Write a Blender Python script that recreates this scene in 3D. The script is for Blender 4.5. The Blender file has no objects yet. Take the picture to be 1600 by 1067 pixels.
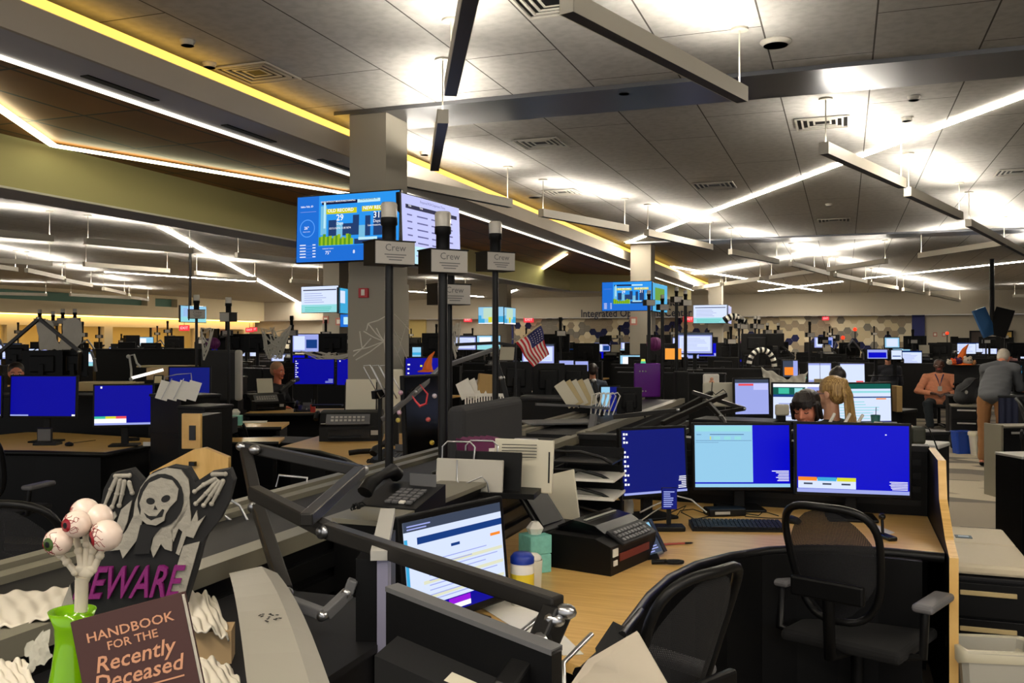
import bpy, bmesh, math, random
from mathutils import Vector, Matrix
random.seed(7)
sc = bpy.context.scene
COL = sc.collection
TH = math.radians(19.85)          # the room's long axis is +Y; the camera looks a little left of it
F = 1440.0
HOR = 533.0
EYE = 1.65
# ---------------------------------------------------------------- camera, world, exposure
cam_d = bpy.data.cameras.new('camera'); cam = bpy.data.objects.new('camera', cam_d); COL.objects.link(cam)
cam.location = (0, 0, EYE); cam.rotation_euler = (math.pi/2, 0, TH)
cam_d.sensor_width = 36; cam_d.lens = 36*F/1600; cam_d.clip_start = .05; cam_d.clip_end = 300
sc.camera = cam
world = bpy.data.worlds.new('world'); sc.world = world; world.use_nodes = True
world.node_tree.nodes['Background'].inputs[0].default_value = (.78, .77, .76, 1)
world.node_tree.nodes['Background'].inputs[1].default_value = 1.0
sc.view_settings.view_transform = 'Standard'; sc.view_settings.look = 'None'
sc.view_settings.gamma = 1; sc.view_settings.use_curve_mapping = False
sc.view_settings.exposure = 0.28
sc.cycles.use_denoising = True
sc.cycles.max_bounces = 6; sc.cycles.diffuse_bounces = 3; sc.cycles.glossy_bounces = 3
sc.cycles.transmission_bounces = 4; sc.cycles.transparent_max_bounces = 8
sc.cycles.caustics_reflective = False; sc.cycles.caustics_refractive = False
sc.cycles.sample_clamp_indirect = 4
PEND_E = 52.0      # upward strength of the pendant lamps
LINE_E = 80.0       # recessed line lights
# ---------------------------------------------------------------- geometry helpers
FW = Vector((-math.sin(TH), math.cos(TH), 0)); RT = Vector((math.cos(TH), math.sin(TH), 0))
def W(px, py, D):
    return FW*D + RT*((px-800)/F*D) + Vector((0, 0, EYE-(py-HOR)/F*D))
def WZ(px, py, z):
    return W(px, py, (EYE-z)*F/(py-HOR))
def WH(px, D, z):
    p = FW*D + RT*((px-800)/F*D); p.z = z; return p
def T(x, y, z): return Matrix.Translation((x, y, z))
def RZ(a): return Matrix.Rotation(a, 4, 'Z')
def RX(a): return Matrix.Rotation(a, 4, 'X')
def RY(a): return Matrix.Rotation(a, 4, 'Y')
R_ = math.radians
_box = {}
def rbox_data(sx, sy, sz, r, seg):
    k = (round(sx, 4), round(sy, 4), round(sz, 4), round(r, 4), seg)
    if k not in _box:
        bm = bmesh.new(); bmesh.ops.create_cube(bm, size=1)
        for v in bm.verts: v.co = Vector((v.co.x*sx, v.co.y*sy, v.co.z*sz))
        r = min(r, .49*min(sx, sy, sz))
        bmesh.ops.bevel(bm, geom=list(bm.edges), offset=r, segments=seg, affect='EDGES', profile=.5)
        bm.verts.ensure_lookup_table()
        _box[k] = ([v.co.copy() for v in bm.verts], [[v.index for v in f.verts] for f in bm.faces]); bm.free()
    return _box[k]
_txt = {}
def text_data(s, bold=False, width=1.0):
    k = (s, bold)
    if k not in _txt:
        c = bpy.data.curves.new('t', 'FONT'); c.body = s; c.size = 1; c.resolution_u = 2
        c.align_x = 'CENTER'; c.align_y = 'CENTER'
        if bold: c.offset = .012
        o = bpy.data.objects.new('t', c); COL.objects.link(o)
        bpy.context.view_layer.update()
        me = bpy.data.meshes.new_from_object(o.evaluated_get(bpy.context.evaluated_depsgraph_get()))
        _txt[k] = ([v.co.copy() for v in me.vertices], [list(p.vertices) for p in me.polygons])
        bpy.data.objects.remove(o); bpy.data.meshes.remove(me)
    return _txt[k]
class MB:
    def __init__(s): s.v = []; s.f = []; s.m = []; s.s = []
    def add(s, vs, fs, mat=0, M=None, smooth=False):
        n = len(s.v)
        s.v += [(M @ Vector(v)) if M is not None else Vector(v) for v in vs]
        for f in fs: s.f.append([i+n for i in f]); s.m.append(mat); s.s.append(smooth)
        return s
    def box(s, c, d, mat=0, M=None, r=0, seg=2):
        if r > 0:
            vs, fs = rbox_data(d[0], d[1], d[2], r, seg)
            return s.add([v+Vector(c) for v in vs], fs, mat, M)
        x, y, z = c; a, b, h = d[0]/2, d[1]/2, d[2]/2
        vs = [(x-a, y-b, z-h), (x+a, y-b, z-h), (x+a, y+b, z-h), (x-a, y+b, z-h), (x-a, y-b, z+h), (x+a, y-b, z+h), (x+a, y+b, z+h), (x-a, y+b, z+h)]
        return s.add(vs, [(0, 3, 2, 1), (4, 5, 6, 7), (0, 1, 5, 4), (1, 2, 6, 5), (2, 3, 7, 6), (3, 0, 4, 7)], mat, M)
    def bx(s, x0, x1, y0, y1, z0, z1, mat=0, M=None, r=0):
        return s.box(((x0+x1)/2, (y0+y1)/2, (z0+z1)/2), (abs(x1-x0), abs(y1-y0), abs(z1-z0)), mat, M, r)
    def tube(s, pts, r, mat=0, n=8, M=None, flat=1.0):
        pts = [Vector(p) for p in pts]; N = len(pts); rr = r if isinstance(r, (list, tuple)) else [r]*N
        vs = []; up = None
        for i, p in enumerate(pts):
            t = (pts[min(i+1, N-1)]-pts[max(i-1, 0)])
            if t.length < 1e-9: t = Vector((0, 0, 1))
            t.normalize()
            if up is None:
                up = Vector((0, 0, 1)) if abs(t.z) < .9 else Vector((0, 1, 0))
            side = t.cross(up)
            if side.length < 1e-4: side = t.cross(Vector((1, 0, 0)))
            side.normalize(); up = side.cross(t).normalized()
            for k in range(n):
                a = 2*math.pi*k/n; vs.append(p+side*math.cos(a)*rr[i]+up*math.sin(a)*rr[i]*flat)
        fs = [(i*n+k, i*n+(k+1) % n, (i+1)*n+(k+1) % n, (i+1)*n+k) for i in range(N-1) for k in range(n)]
        s.add(vs, fs, mat, M, True)
        s.add(vs[:n], [list(range(n))[::-1]], mat, M); s.add(vs[-n:], [list(range(n))], mat, M)
        return s
    def bar(s, p0, p1, w, h, mat=0, M=None, r=0, up=(0, 0, 1)):
        p0, p1 = Vector(p0), Vector(p1); t = p1-p0; L = t.length; t.normalize()
        upv = Vector(up)
        if abs(t.dot(upv)) > .98: upv = Vector((0, 1, 0))
        x = t.cross(upv).normalized(); z = x.cross(t).normalized()
        B = Matrix(((x.x, t.x, z.x, 0), (x.y, t.y, z.y, 0), (x.z, t.z, z.z, 0), (0, 0, 0, 1)))
        B = Matrix.Translation((p0+p1)/2) @ B
        if M is not None: B = M @ B
        return s.box((0, 0, 0), (w, L, h), mat, B, r)
    def lathe(s, prof, mat=0, n=20, M=None, smooth=True):
        vs = []; N = len(prof)
        for (r, z) in prof:
            for k in range(n):
                a = 2*math.pi*k/n; vs.append((r*math.cos(a), r*math.sin(a), z))
        fs = [(i*n+k, i*n+(k+1) % n, (i+1)*n+(k+1) % n, (i+1)*n+k) for i in range(N-1) for k in range(n)]
        s.add(vs, fs, mat, M, smooth)
        if prof[0][0] > 1e-5: s.add(vs[:n], [list(range(n))[::-1]], mat, M)
        if prof[-1][0] > 1e-5: s.add(vs[-n:], [list(range(n))], mat, M)
        return s
    def ball(s, c, r, mat=0, n=14, M=None):
        r = r if isinstance(r, (list, tuple)) else (r, r, r); m = n//2+1; vs = []
        for i in range(m+1):
            t = math.pi*i/m
            for k in range(n):
                a = 2*math.pi*k/n
                vs.append((c[0]+r[0]*math.sin(t)*math.cos(a), c[1]+r[1]*math.sin(t)*math.sin(a), c[2]-r[2]*math.cos(t)))
        fs = [(i*n+k, i*n+(k+1) % n, (i+1)*n+(k+1) % n, (i+1)*n+k) for i in range(m) for k in range(n)]
        return s.add(vs, fs, mat, M, True)
    def prism(s, poly, z0, z1, mat=0, M=None, side=None, smooth=False):
        n = len(poly); vs = [(x, y, z0) for x, y in poly]+[(x, y, z1) for x, y in poly]
        s.add(vs, [list(range(n))[::-1], list(range(n, 2*n))], mat, M)
        return s.add(vs, [(i, (i+1) % n, (i+1) % n+n, i+n) for i in range(n)], mat if side is None else side, M, smooth)
    def quad(s, a, b, c, d, mat=0, M=None): return s.add([a, b, c, d], [(0, 1, 2, 3)], mat, M)
    def text(s, t, size, mat, M, bold=False, sx=1.0):
        vs, fs = text_data(t, bold)
        return s.add([Vector((v.x*size*sx, v.y*size, 0)) for v in vs], fs, mat, M)
    def mesh(s, name, mats):
        me = bpy.data.meshes.new(name); me.from_pydata([tuple(v) for v in s.v], [], s.f)
        for m in mats: me.materials.append(m)
        me.polygons.foreach_set('material_index', s.m); me.polygons.foreach_set('use_smooth', s.s)
        me.update(); return me
    def build(s, name, mats, parent=None, mat4=None, label=None):
        if not isinstance(mats, (list, tuple)): mats = [mats]
        o = bpy.data.objects.new(name, s.mesh(name, mats)); COL.objects.link(o)
        if parent is not None: o.parent = parent
        if mat4 is not None: o.matrix_basis = mat4
        if label: o['label'] = label
        return o
def tag(o, label, cat, group=None, kind=None):
    o['label'] = label; o['category'] = cat
    if group: o['group'] = group
    if kind: o['kind'] = kind
    return o
def thing(name, label, cat, M=None, group=None):
    o = bpy.data.objects.new(name, None); COL.objects.link(o); o.empty_display_size = .1
    if M is not None: o.matrix_basis = M
    return tag(o, label, cat, group)
def struct(name, mb, mats, label=None):
    o = mb.build(name, mats); o['kind'] = 'structure'
    if label: o['label'] = label
    return o
def kids(o): return [c for c in bpy.data.objects if c.parent == o]
def copy_tree(o, M=None, label=None, group=None, parent=None):
    c = o.copy(); COL.objects.link(c)
    if parent is not None: c.parent = parent
    if M is not None: c.matrix_basis = M
    if label: c['label'] = label
    if group: c['group'] = group
    for k in kids(o): copy_tree(k, parent=c)
    return c
def cam_M(px, D, z, yaw=0):          # a frame standing at height z whose -Y side looks back to the viewer
    return Matrix.Translation(WH(px, D, z)) @ RZ(TH+R_(yaw))
# ---------------------------------------------------------------- materials
def lin(c):
    c = c/255.0
    return c/12.92 if c <= .04045 else ((c+.055)/1.055)**2.4
def rgb(r, g, b): return (lin(r), lin(g), lin(b), 1)
_m = {}
def mat(name, col, rough=.6, metal=0, spec=.5, emit=None, es=1.0, noise=0, nscale=20, bump=0, trans=0, alpha=1, coat=0):
    if name in _m: return _m[name]
    m = bpy.data.materials.new(name); m.use_nodes = True; nt = m.node_tree; b = nt.nodes['Principled BSDF']
    c = rgb(*col); b.inputs['Base Color'].default_value = c; b.inputs['Roughness'].default_value = rough
    b.inputs['Metallic'].default_value = metal; b.inputs['Specular IOR Level'].default_value = spec
    b.inputs['Transmission Weight'].default_value = trans; b.inputs['Alpha'].default_value = alpha
    b.inputs['Coat Weight'].default_value = coat
    if emit: b.inputs['Emission Color'].default_value = rgb(*emit); b.inputs['Emission Strength'].default_value = es
    if noise or bump:
        tc = nt.nodes.new('ShaderNodeTexCoord'); nz = nt.nodes.new('ShaderNodeTexNoise'); nz.inputs['Scale'].default_value = nscale
        nz.inputs['Detail'].default_value = 4
        nt.links.new(tc.outputs['Object'], nz.inputs['Vector'])
        if noise:
            mx = nt.nodes.new('ShaderNodeMixRGB'); mx.blend_type = 'MIX'
            mx.inputs[1].default_value = tuple(x*(1-noise) for x in c[:3])+(1,)
            mx.inputs[2].default_value = tuple(min(1, x*(1+noise)) for x in c[:3])+(1,)
            nt.links.new(nz.outputs['Fac'], mx.inputs[0]); nt.links.new(mx.outputs[0], b.inputs['Base Color'])
        if bump:
            bp = nt.nodes.new('ShaderNodeBump'); bp.inputs['Strength'].default_value = bump; bp.inputs['Distance'].default_value = .01
            nt.links.new(nz.outputs['Fac'], bp.inputs['Height']); nt.links.new(bp.outputs[0], b.inputs['Normal'])
    _m[name] = m; return m
def em(r, g, b, s=1.0):
    k = 'glow_%d_%d_%d_%d' % (r, g, b, int(s*100))
    if k in _m: return _m[k]
    return mat(k, (4, 4, 5), .5, spec=.15, emit=(r, g, b), es=s/1.2 if s < 1.8 else s)
BLK = mat('black_plastic', (7, 7, 8), .5, spec=.22, noise=.3, nscale=60)
BLK2 = mat('satin_black_metal', (11, 11, 12), .42, spec=.3)
GLOSS = mat('gloss_black', (6, 6, 8), .2, spec=.4)
DGREY = mat('dark_grey_laminate', (22, 22, 25), .55, spec=.25, noise=.15)
MGREY = mat('mid_grey_plastic', (92, 92, 94), .5)
LGREY = mat('light_grey_plastic', (176, 174, 168), .5)
CAP = mat('taupe_console_cap', (118, 114, 100), .4, noise=.08, nscale=3)
WHITE = mat('white_paint', (225, 222, 214), .55)
PAPER = mat('paper', (232, 228, 218), .8, noise=.05)
CREAM = mat('cream_plastic', (206, 200, 180), .5)
CHROME = mat('brushed_steel', (180, 180, 182), .28, metal=1)
FABRIC = mat('charcoal_fabric', (12, 12, 14), .95, noise=.4, nscale=300)
PADF = mat('grey_acoustic_fabric', (50, 50, 52), .95, noise=.2, nscale=250, bump=.15)
def maple():
    m = mat('maple_laminate', (205, 160, 98), .32); nt = m.node_tree; b = nt.nodes['Principled BSDF']
    tc = nt.nodes.new('ShaderNodeTexCoord'); mp = nt.nodes.new('ShaderNodeMapping'); mp.inputs['Scale'].default_value = (2, 30, 2)
    nz = nt.nodes.new('ShaderNodeTexNoise'); nz.inputs['Scale'].default_value = 2.5; nz.inputs['Detail'].default_value = 6
    cr = nt.nodes.new('ShaderNodeValToRGB'); cr.color_ramp.elements[0].color = rgb(216, 168, 92); cr.color_ramp.elements[1].color = rgb(240, 198, 124)
    cr.color_ramp.elements[0].position = .3; cr.color_ramp.elements[1].position = .7
    nt.links.new(tc.outputs['Object'], mp.inputs[0]); nt.links.new(mp.outputs[0], nz.inputs[0]); nt.links.new(nz.outputs['Fac'], cr.inputs[0]); nt.links.new(cr.outputs[0], b.inputs['Base Color'])
    return m
MAPLE = maple()
def N(nt, t, **kw):
    n = nt.nodes.new(t)
    for k, v in kw.items(): n.inputs[k].default_value = v
    return n
def ceiling_mat():
    m = mat('ceiling_panels', (176, 172, 163), .75); nt = m.node_tree; b = nt.nodes['Principled BSDF']; L = nt.links
    tc = nt.nodes.new('ShaderNodeTexCoord'); sp = nt.nodes.new('ShaderNodeSeparateXYZ'); cb = nt.nodes.new('ShaderNodeCombineXYZ')
    L.new(tc.outputs['Object'], sp.inputs[0]); L.new(sp.outputs[1], cb.inputs[0])
    ad = nt.nodes.new('ShaderNodeMath'); ad.operation = 'ADD'; ad.inputs[1].default_value = 40*.73-.20
    L.new(sp.outputs[0], ad.inputs[0]); L.new(ad.outputs[0], cb.inputs[1])
    br = nt.nodes.new('ShaderNodeTexBrick'); br.offset = .35; br.squash = 1
    br.inputs['Scale'].default_value = 1; br.inputs['Brick Width'].default_value = 2.45; br.inputs['Row Height'].default_value = .73
    br.inputs['Mortar Size'].default_value = .006; br.inputs['Mortar Smooth'].default_value = 0
    br.inputs['Color1'].default_value = rgb(186, 184, 180); br.inputs['Color2'].default_value = rgb(181, 179, 175); br.inputs['Mortar'].default_value = rgb(70, 66, 60)
    L.new(cb.outputs[0], br.inputs['Vector'])
    nz = N(nt, 'ShaderNodeTexNoise', Scale=14.0, Detail=5.0); L.new(tc.outputs['Object'], nz.inputs['Vector'])
    mx = nt.nodes.new('ShaderNodeMixRGB'); mx.blend_type = 'MULTIPLY'; mx.inputs[0].default_value = .5
    cr = nt.nodes.new('ShaderNodeValToRGB'); cr.color_ramp.elements[0].position = .35; cr.color_ramp.elements[0].color = (.72, .72, .72, 1); cr.color_ramp.elements[1].position = .6
    L.new(nz.outputs['Fac'], cr.inputs[0]); L.new(br.outputs['Color'], mx.inputs[1]); L.new(cr.outputs[0], mx.inputs[2]); L.new(mx.outputs[0], b.inputs['Base Color'])
    return m
def carpet_mat():
    m = mat('patterned_carpet', (120, 112, 100), .95); nt = m.node_tree; b = nt.nodes['Principled BSDF']; L = nt.links
    tc = nt.nodes.new('ShaderNodeTexCoord'); mp = N(nt, 'ShaderNodeMapping'); mp.inputs['Rotation'].default_value = (0, 0, .5); mp.inputs['Scale'].default_value = (.75, 2.3, 1)
    L.new(tc.outputs['Object'], mp.inputs[0])
    vo = N(nt, 'ShaderNodeTexVoronoi', Scale=1.1, Randomness=.75); L.new(mp.outputs[0], vo.inputs['Vector'])
    sp = nt.nodes.new('ShaderNodeSeparateXYZ'); L.new(vo.outputs['Color'], sp.inputs[0])
    cr = nt.nodes.new('ShaderNodeValToRGB'); cr.color_ramp.interpolation = 'CONSTANT'
    cr.color_ramp.elements[0].color = rgb(84, 78, 70); cr.color_ramp.elements[1].color = rgb(150, 140, 122); cr.color_ramp.elements[1].position = .4
    e = cr.color_ramp.elements.new(.72); e.color = rgb(122, 113, 99)
    L.new(sp.outputs[0], cr.inputs[0])
    nz = N(nt, 'ShaderNodeTexNoise', Scale=160.0, Detail=2.0); L.new(tc.outputs['Object'], nz.inputs['Vector'])
    mx = nt.nodes.new('ShaderNodeMixRGB'); mx.blend_type = 'OVERLAY'; mx.inputs[0].default_value = .5
    L.new(cr.outputs[0], mx.inputs[1]); L.new(nz.outputs['Fac'], mx.inputs[2]); L.new(mx.outputs[0], b.inputs['Base Color'])
    return m
def wood_ceiling_mat():
    m = mat('brown_ceiling_panels', (88, 50, 22), .5); nt = m.node_tree; b = nt.nodes['Principled BSDF']; L = nt.links
    tc = nt.nodes.new('ShaderNodeTexCoord'); mp = N(nt, 'ShaderNodeMapping'); mp.inputs['Rotation'].default_value = (0, 0, R_(90)); L.new(tc.outputs['Object'], mp.inputs[0])
    br = nt.nodes.new('ShaderNodeTexBrick'); br.offset = 0
    br.inputs['Scale'].default_value = 1; br.inputs['Brick Width'].default_value = 1.22; br.inputs['Row Height'].default_value = .55
    br.inputs['Mortar Size'].default_value = .016; br.inputs['Color1'].default_value = rgb(176, 112, 54); br.inputs['Color2'].default_value = rgb(132, 82, 40); br.inputs['Mortar'].default_value = rgb(44, 24, 12)
    br.inputs['Bias'].default_value = .1
    L.new(mp.outputs[0], br.inputs['Vector'])
    nz = N(nt, 'ShaderNodeTexNoise', Scale=1.2, Detail=3.0); L.new(tc.outputs['Object'], nz.inputs['Vector'])
    mx = nt.nodes.new('ShaderNodeMixRGB'); mx.blend_type = 'MULTIPLY'; mx.inputs[0].default_value = .6
    L.new(br.outputs['Color'], mx.inputs[1]); L.new(nz.outputs['Fac'], mx.inputs[2]); L.new(mx.outputs[0], b.inputs['Base Color'])
    return m
# ================================================================ THE ROOM
CZ = 3.8
WALLM = mat('wall_paint_warm_grey', (186, 178, 162), .8)
WCREAM = mat('wall_paint_cream', (214, 200, 168), .8)
OLIVE = mat('bulkhead_olive_paint', (186, 178, 128), .7)
LIPM = mat('bulkhead_lip_paint', (190, 182, 170), .7)
SOFF = mat('soffit_grey_paint', (196, 196, 204), .7)
COLM = mat('column_paint', (150, 144, 132), .75)
NAVY = mat('navy_wall_paint', (16, 26, 92), .6)
struct('floor', MB().bx(-44, 30, -3, 60, -.05, 0), carpet_mat(), 'patterned grey and beige carpet')
struct('ceiling', MB().bx(-44, 30, -3, 60, CZ, CZ+.1), ceiling_mat(), 'pale grey panelled ceiling')
struct('wall_far', MB().bx(-44, 30, 43, 43.4, 2.8, CZ).bx(-44, 30, 43.6, 43.8, 0, 2.8), WALLM, 'warm grey far wall under a deep bulkhead')
struct('wall_right', MB().bx(29.6, 29.8, -3, 60, 0, CZ), WALLM, 'warm grey right wall')
# left wall: bulkhead, clerestory windows, lit ledge, glazed rooms below
lw = MB().bx(-30.5, -30, -3, 43, 2.76, 3.28).bx(-30.5, -30, -3, 43, 3.66, CZ).bx(-30.5, -30, 36, 43, 3.28, 3.66)
for y in range(-2, 38, 12): lw.bx(-30.5, -30, y, y+.5, 3.28, 3.66)
lw.bx(-30.9, -30.6, -3, 43, 2.3, 2.9)
lw.bx(-30.9, -30.6, -3, 43, 0, .9)
for y in (0, 9.5, 18.5, 27, 32, 38, 42): lw.bx(-30.9, -30.6, y, y+.5, .9, 2.3)
struct('wall_left', lw, WCREAM, 'cream left wall over glazed rooms')
TEAL = mat('dark_teal_glass', (92, 128, 114), .6)
struct('window_1', MB().bx(-30.45, -30.35, -3, 36, 3.28, 3.66), TEAL, 'long teal clerestory window high on the left wall')
struct('wall_rooms', MB().bx(-34.2, -34, -3, 43, 0, 2.7).bx(-34, -30.9, -3, 43, 2.6, 2.7), mat('room_wall_yellow', (214, 190, 128), .8), 'lit back wall of the glazed rooms')
o = tag(MB().bx(-33, -32.2, -2, 42, 2.57, 2.6).build('ceiling_light', em(255, 214, 140, 5)), 'long warm ceiling light inside the glazed rooms', 'ceiling light')
o = tag(MB().bx(-30.58, -30.3, -2, 43, 2.715, 2.745).build('cove_light', em(255, 206, 120, 5)), 'warm cove light under the left wall ledge', 'cove light')
fr = MB()
for y in (2, 5, 7.5, 12, 15, 21, 24, 29.5, 35): fr.bx(-30.78, -30.7, y, y+.08, .9, 2.3)
struct('window_2', fr, DGREY, 'dark mullions of the glazed rooms')
struct('window_3', MB().bx(-30.76, -30.74, -2, 42, .9, 2.3), mat('room_glass', (230, 240, 235), .05, trans=1, alpha=.25), 'clear glass of the rooms on the left')
# brown recessed ceiling, soffits, bulkheads
def bp(px, py, z): return WZ(px, py, z)
struct('ceiling_recess', MB().bx(-8, -5.0, -1.5, 34, 3.56, 3.6), wood_ceiling_mat(), 'dark brown panelled recess ceiling')
struct('trim_1', MB().bx(-5.19, -4.561, -1.5, 33.7, 3.5, 3.7, 0).bx(-4.56, -4.53, -1.5, 33.7, 3.45, 3.64, 1), [SOFF, LIPM], 'grey soffit with a beige lip')
bk = MB(); bk.bx(-7.9, -7.3, -1.5, 25.2, 3.08, CZ, 1)
for p in bk.m: pass
bk.bx(-7.32, -7.29, -1.5, 25.2, 3.08, 3.56, 0)
p1 = WH(826, 26.6, 0); p2 = WH(1003, 26.7, 0); p3 = WH(1080, 35, 0)
def wallseg(mb, a, b, z0, z1, t, m):
    d = (b-a).normalized(); n = Vector((-d.y, d.x, 0))
    mb.prism([(a.x, a.y), (b.x, b.y), (b.x+n.x*t, b.y+n.y*t), (a.x+n.x*t, a.y+n.y*t)], z0, z1, m)
s0 = Vector((-7.29, 25.0, 0))
wallseg(bk, s0, p2, 3.08, 3.57, .5, 0); wallseg(bk, p2, p3, 3.08, 3.57, .5, 0)
wallseg(bk, s0, p2, 3.06, 3.08, .5, 1); wallseg(bk, p2, p3, 3.06, 3.08, .5, 1)
struct('trim_2', bk, [OLIVE, SOFF], 'olive bulkhead around the brown recess')
struct('trim_3', MB().bx(-7.29, -7.26, -1.5, 24.8, 3.06, 3.08), WHITE, 'thin white bottom edge of the olive bulkhead')
METAL = mat('satin_metal_strip', (128, 130, 136), .32, metal=1)
beam = MB().bx(-4.5, 23, 7.55, 8.3, CZ-.035, CZ+.01)
struct('trim_4', beam, METAL, 'satin metal strip crossing the ceiling at the near column')
struct('trim_5', MB().bx(-4.5, 23, 19.6, 20.35, CZ-.035, CZ+.01), METAL, 'satin metal strip crossing the ceiling farther off')
for i in range(1): pass
def column(x0, x1, y0, y1, lab):
    m = MB().bx(x0, x1, y0, y1, 0, CZ).bx(x0-.012, x1+.012, y0-.012, y1+.012, 0, 2.2)
    o = m.build('column', COLM); o['kind'] = 'structure'; o['label'] = lab
column(-4.36, -3.98, 7.6, 8.04, 'nearest square grey column with two large televisions')
column(-4.4, -3.95, 19.8, 20.25, 'second square column in the middle of the room')
column(-4.4, -3.95, 32, 32.45, 'third square column near the hexagon wall')
column(-12.1, -11.65, 19.8, 20.25, 'square column behind the left pair of televisions')
column(-12.2, -11.75, 32, 32.45, 'square column carrying the two map televisions')
# line lights
def line_light(a, b, w, z, lab, e=None, t=.02):
    mb = MB(); p = Vector((a.x, a.y, z)); q = Vector((b.x, b.y, z)); mb.bar(p, q, w, t)
    return tag(mb.build('line_light', e or em(255, 240, 214, LINE_E)), lab, 'light')
cove_e = em(255, 198, 84, 1.8)
o = tag(MB().bx(-4.62, -4.555, -1.5, 33.6, 3.66, 3.72).build('cove_light', cove_e), 'amber cove light running along the soffit lip to the far wall', 'cove light')
line_light(Vector((-5.14, -1.5, 0)), Vector((-5.14, 33.5, 0)), .036, 3.49, 'long white line light between the soffit and the brown ceiling', em(255, 246, 220, 2.4))
WE = em(250, 248, 200, 6)
line_light(bp(-90, 108, 3.51), bp(84, 228, 3.51), .07, 3.515, 'slanting white line light in the brown ceiling at the left edge', WE)
line_light(bp(84, 228, 3.51), bp(545, 303, 3.51), .07, 3.515, 'white line light in the brown ceiling leading towards the near column', WE)
line_light(bp(884, 397, 3.51), bp(832, 430, 3.51), .09, 3.515, 'short diagonal line light at the far corner of the brown ceiling', WE)
line_light(bp(836, 434, 3.54), bp(950, 434, 3.54), .09, 3.545, 'line light along the far olive bulkhead', WE)
RL = em(255, 243, 222, LINE_E)
for a, b, w, lab in (((980, 378), (1700, 110), .085, 'long diagonal line light crossing the ceiling on the right'),
                     ((253, 354), (465, 471), .12, 'long diagonal line light over the left half of the room'),
                     ((165, 424), (397, 439), .12, 'level line light over the far left desks'),
                     ((1050, 416), (1282, 454), .12, 'line light descending to the right above the middle of the hexagon wall'),
                     ((1187, 454), (1315, 439), .12, 'line light rising to the right above the middle of the hexagon wall'),
                     ((1343, 435), (1640, 403), .1, 'thin line light above the right end of the hexagon wall'),
                     ((636, 454), (754, 463), .12, 'line light beyond the near column, left of the middle pole'),
                     ((786, 461), (806, 452), .12, 'short line light behind the map televisions')):
    line_light(bp(a[0], a[1], CZ), bp(b[0], b[1], CZ), w, CZ-.005, lab, RL)
# pendants
def pendant_parts(root, L):
    w, h = .085, .105
    mb = MB().bx(-L/2, L/2, -w/2, -w/2+.004, 0, h).bx(-L/2, L/2, w/2-.004, w/2, 0, h).bx(-L/2, -L/2+.004, -w/2, w/2, 0, h).bx(L/2-.004, L/2, -w/2, w/2, 0, h)
    mb.bx(-L/2+.002, L/2-.002, -w/2+.002, w/2-.002, .002, .012, 1)
    mb.build('housing', [PENDM, PENDB], root)
    MB().bx(-L/2+.01, L/2-.01, -w/2+.008, w/2-.008, .085, .095).build('diffuser', PE, root)
    for s in (-1, 1):
        x = s*(L/2-.05)
        c = MB().tube([(x, 0, .1), (x, 0, CZ-3.3)], .006, n=6); c.lathe([(.06, CZ-3.3-.015), (.06, CZ-3.3)], n=12, M=T(x, 0, 0))
        c.build('suspension', PENDM, root)
PENDM = mat('pendant_housing', (196, 190, 176), .4); PENDB = mat('pendant_underside', (44, 40, 40), .5)
PE = em(255, 246, 230, PEND_E)
def pendant(a, b, lab, group=None, fix=None):
    p = WZ(a[0], a[1], 3.3); q = WZ(b[0], b[1], 3.3); L = (q-p).length
    if fix: # keep one end
        d = (p-q).normalized(); p = q+d*fix; L = fix
    c = (p+q)/2; ang = math.atan2(q.y-p.y, q.x-p.x)
    r = thing('pendant_light', lab, 'pendant light', T(c.x, c.y, 3.3) @ RZ(ang), group)
    pendant_parts(r, min(L, 8)); return r
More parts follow.
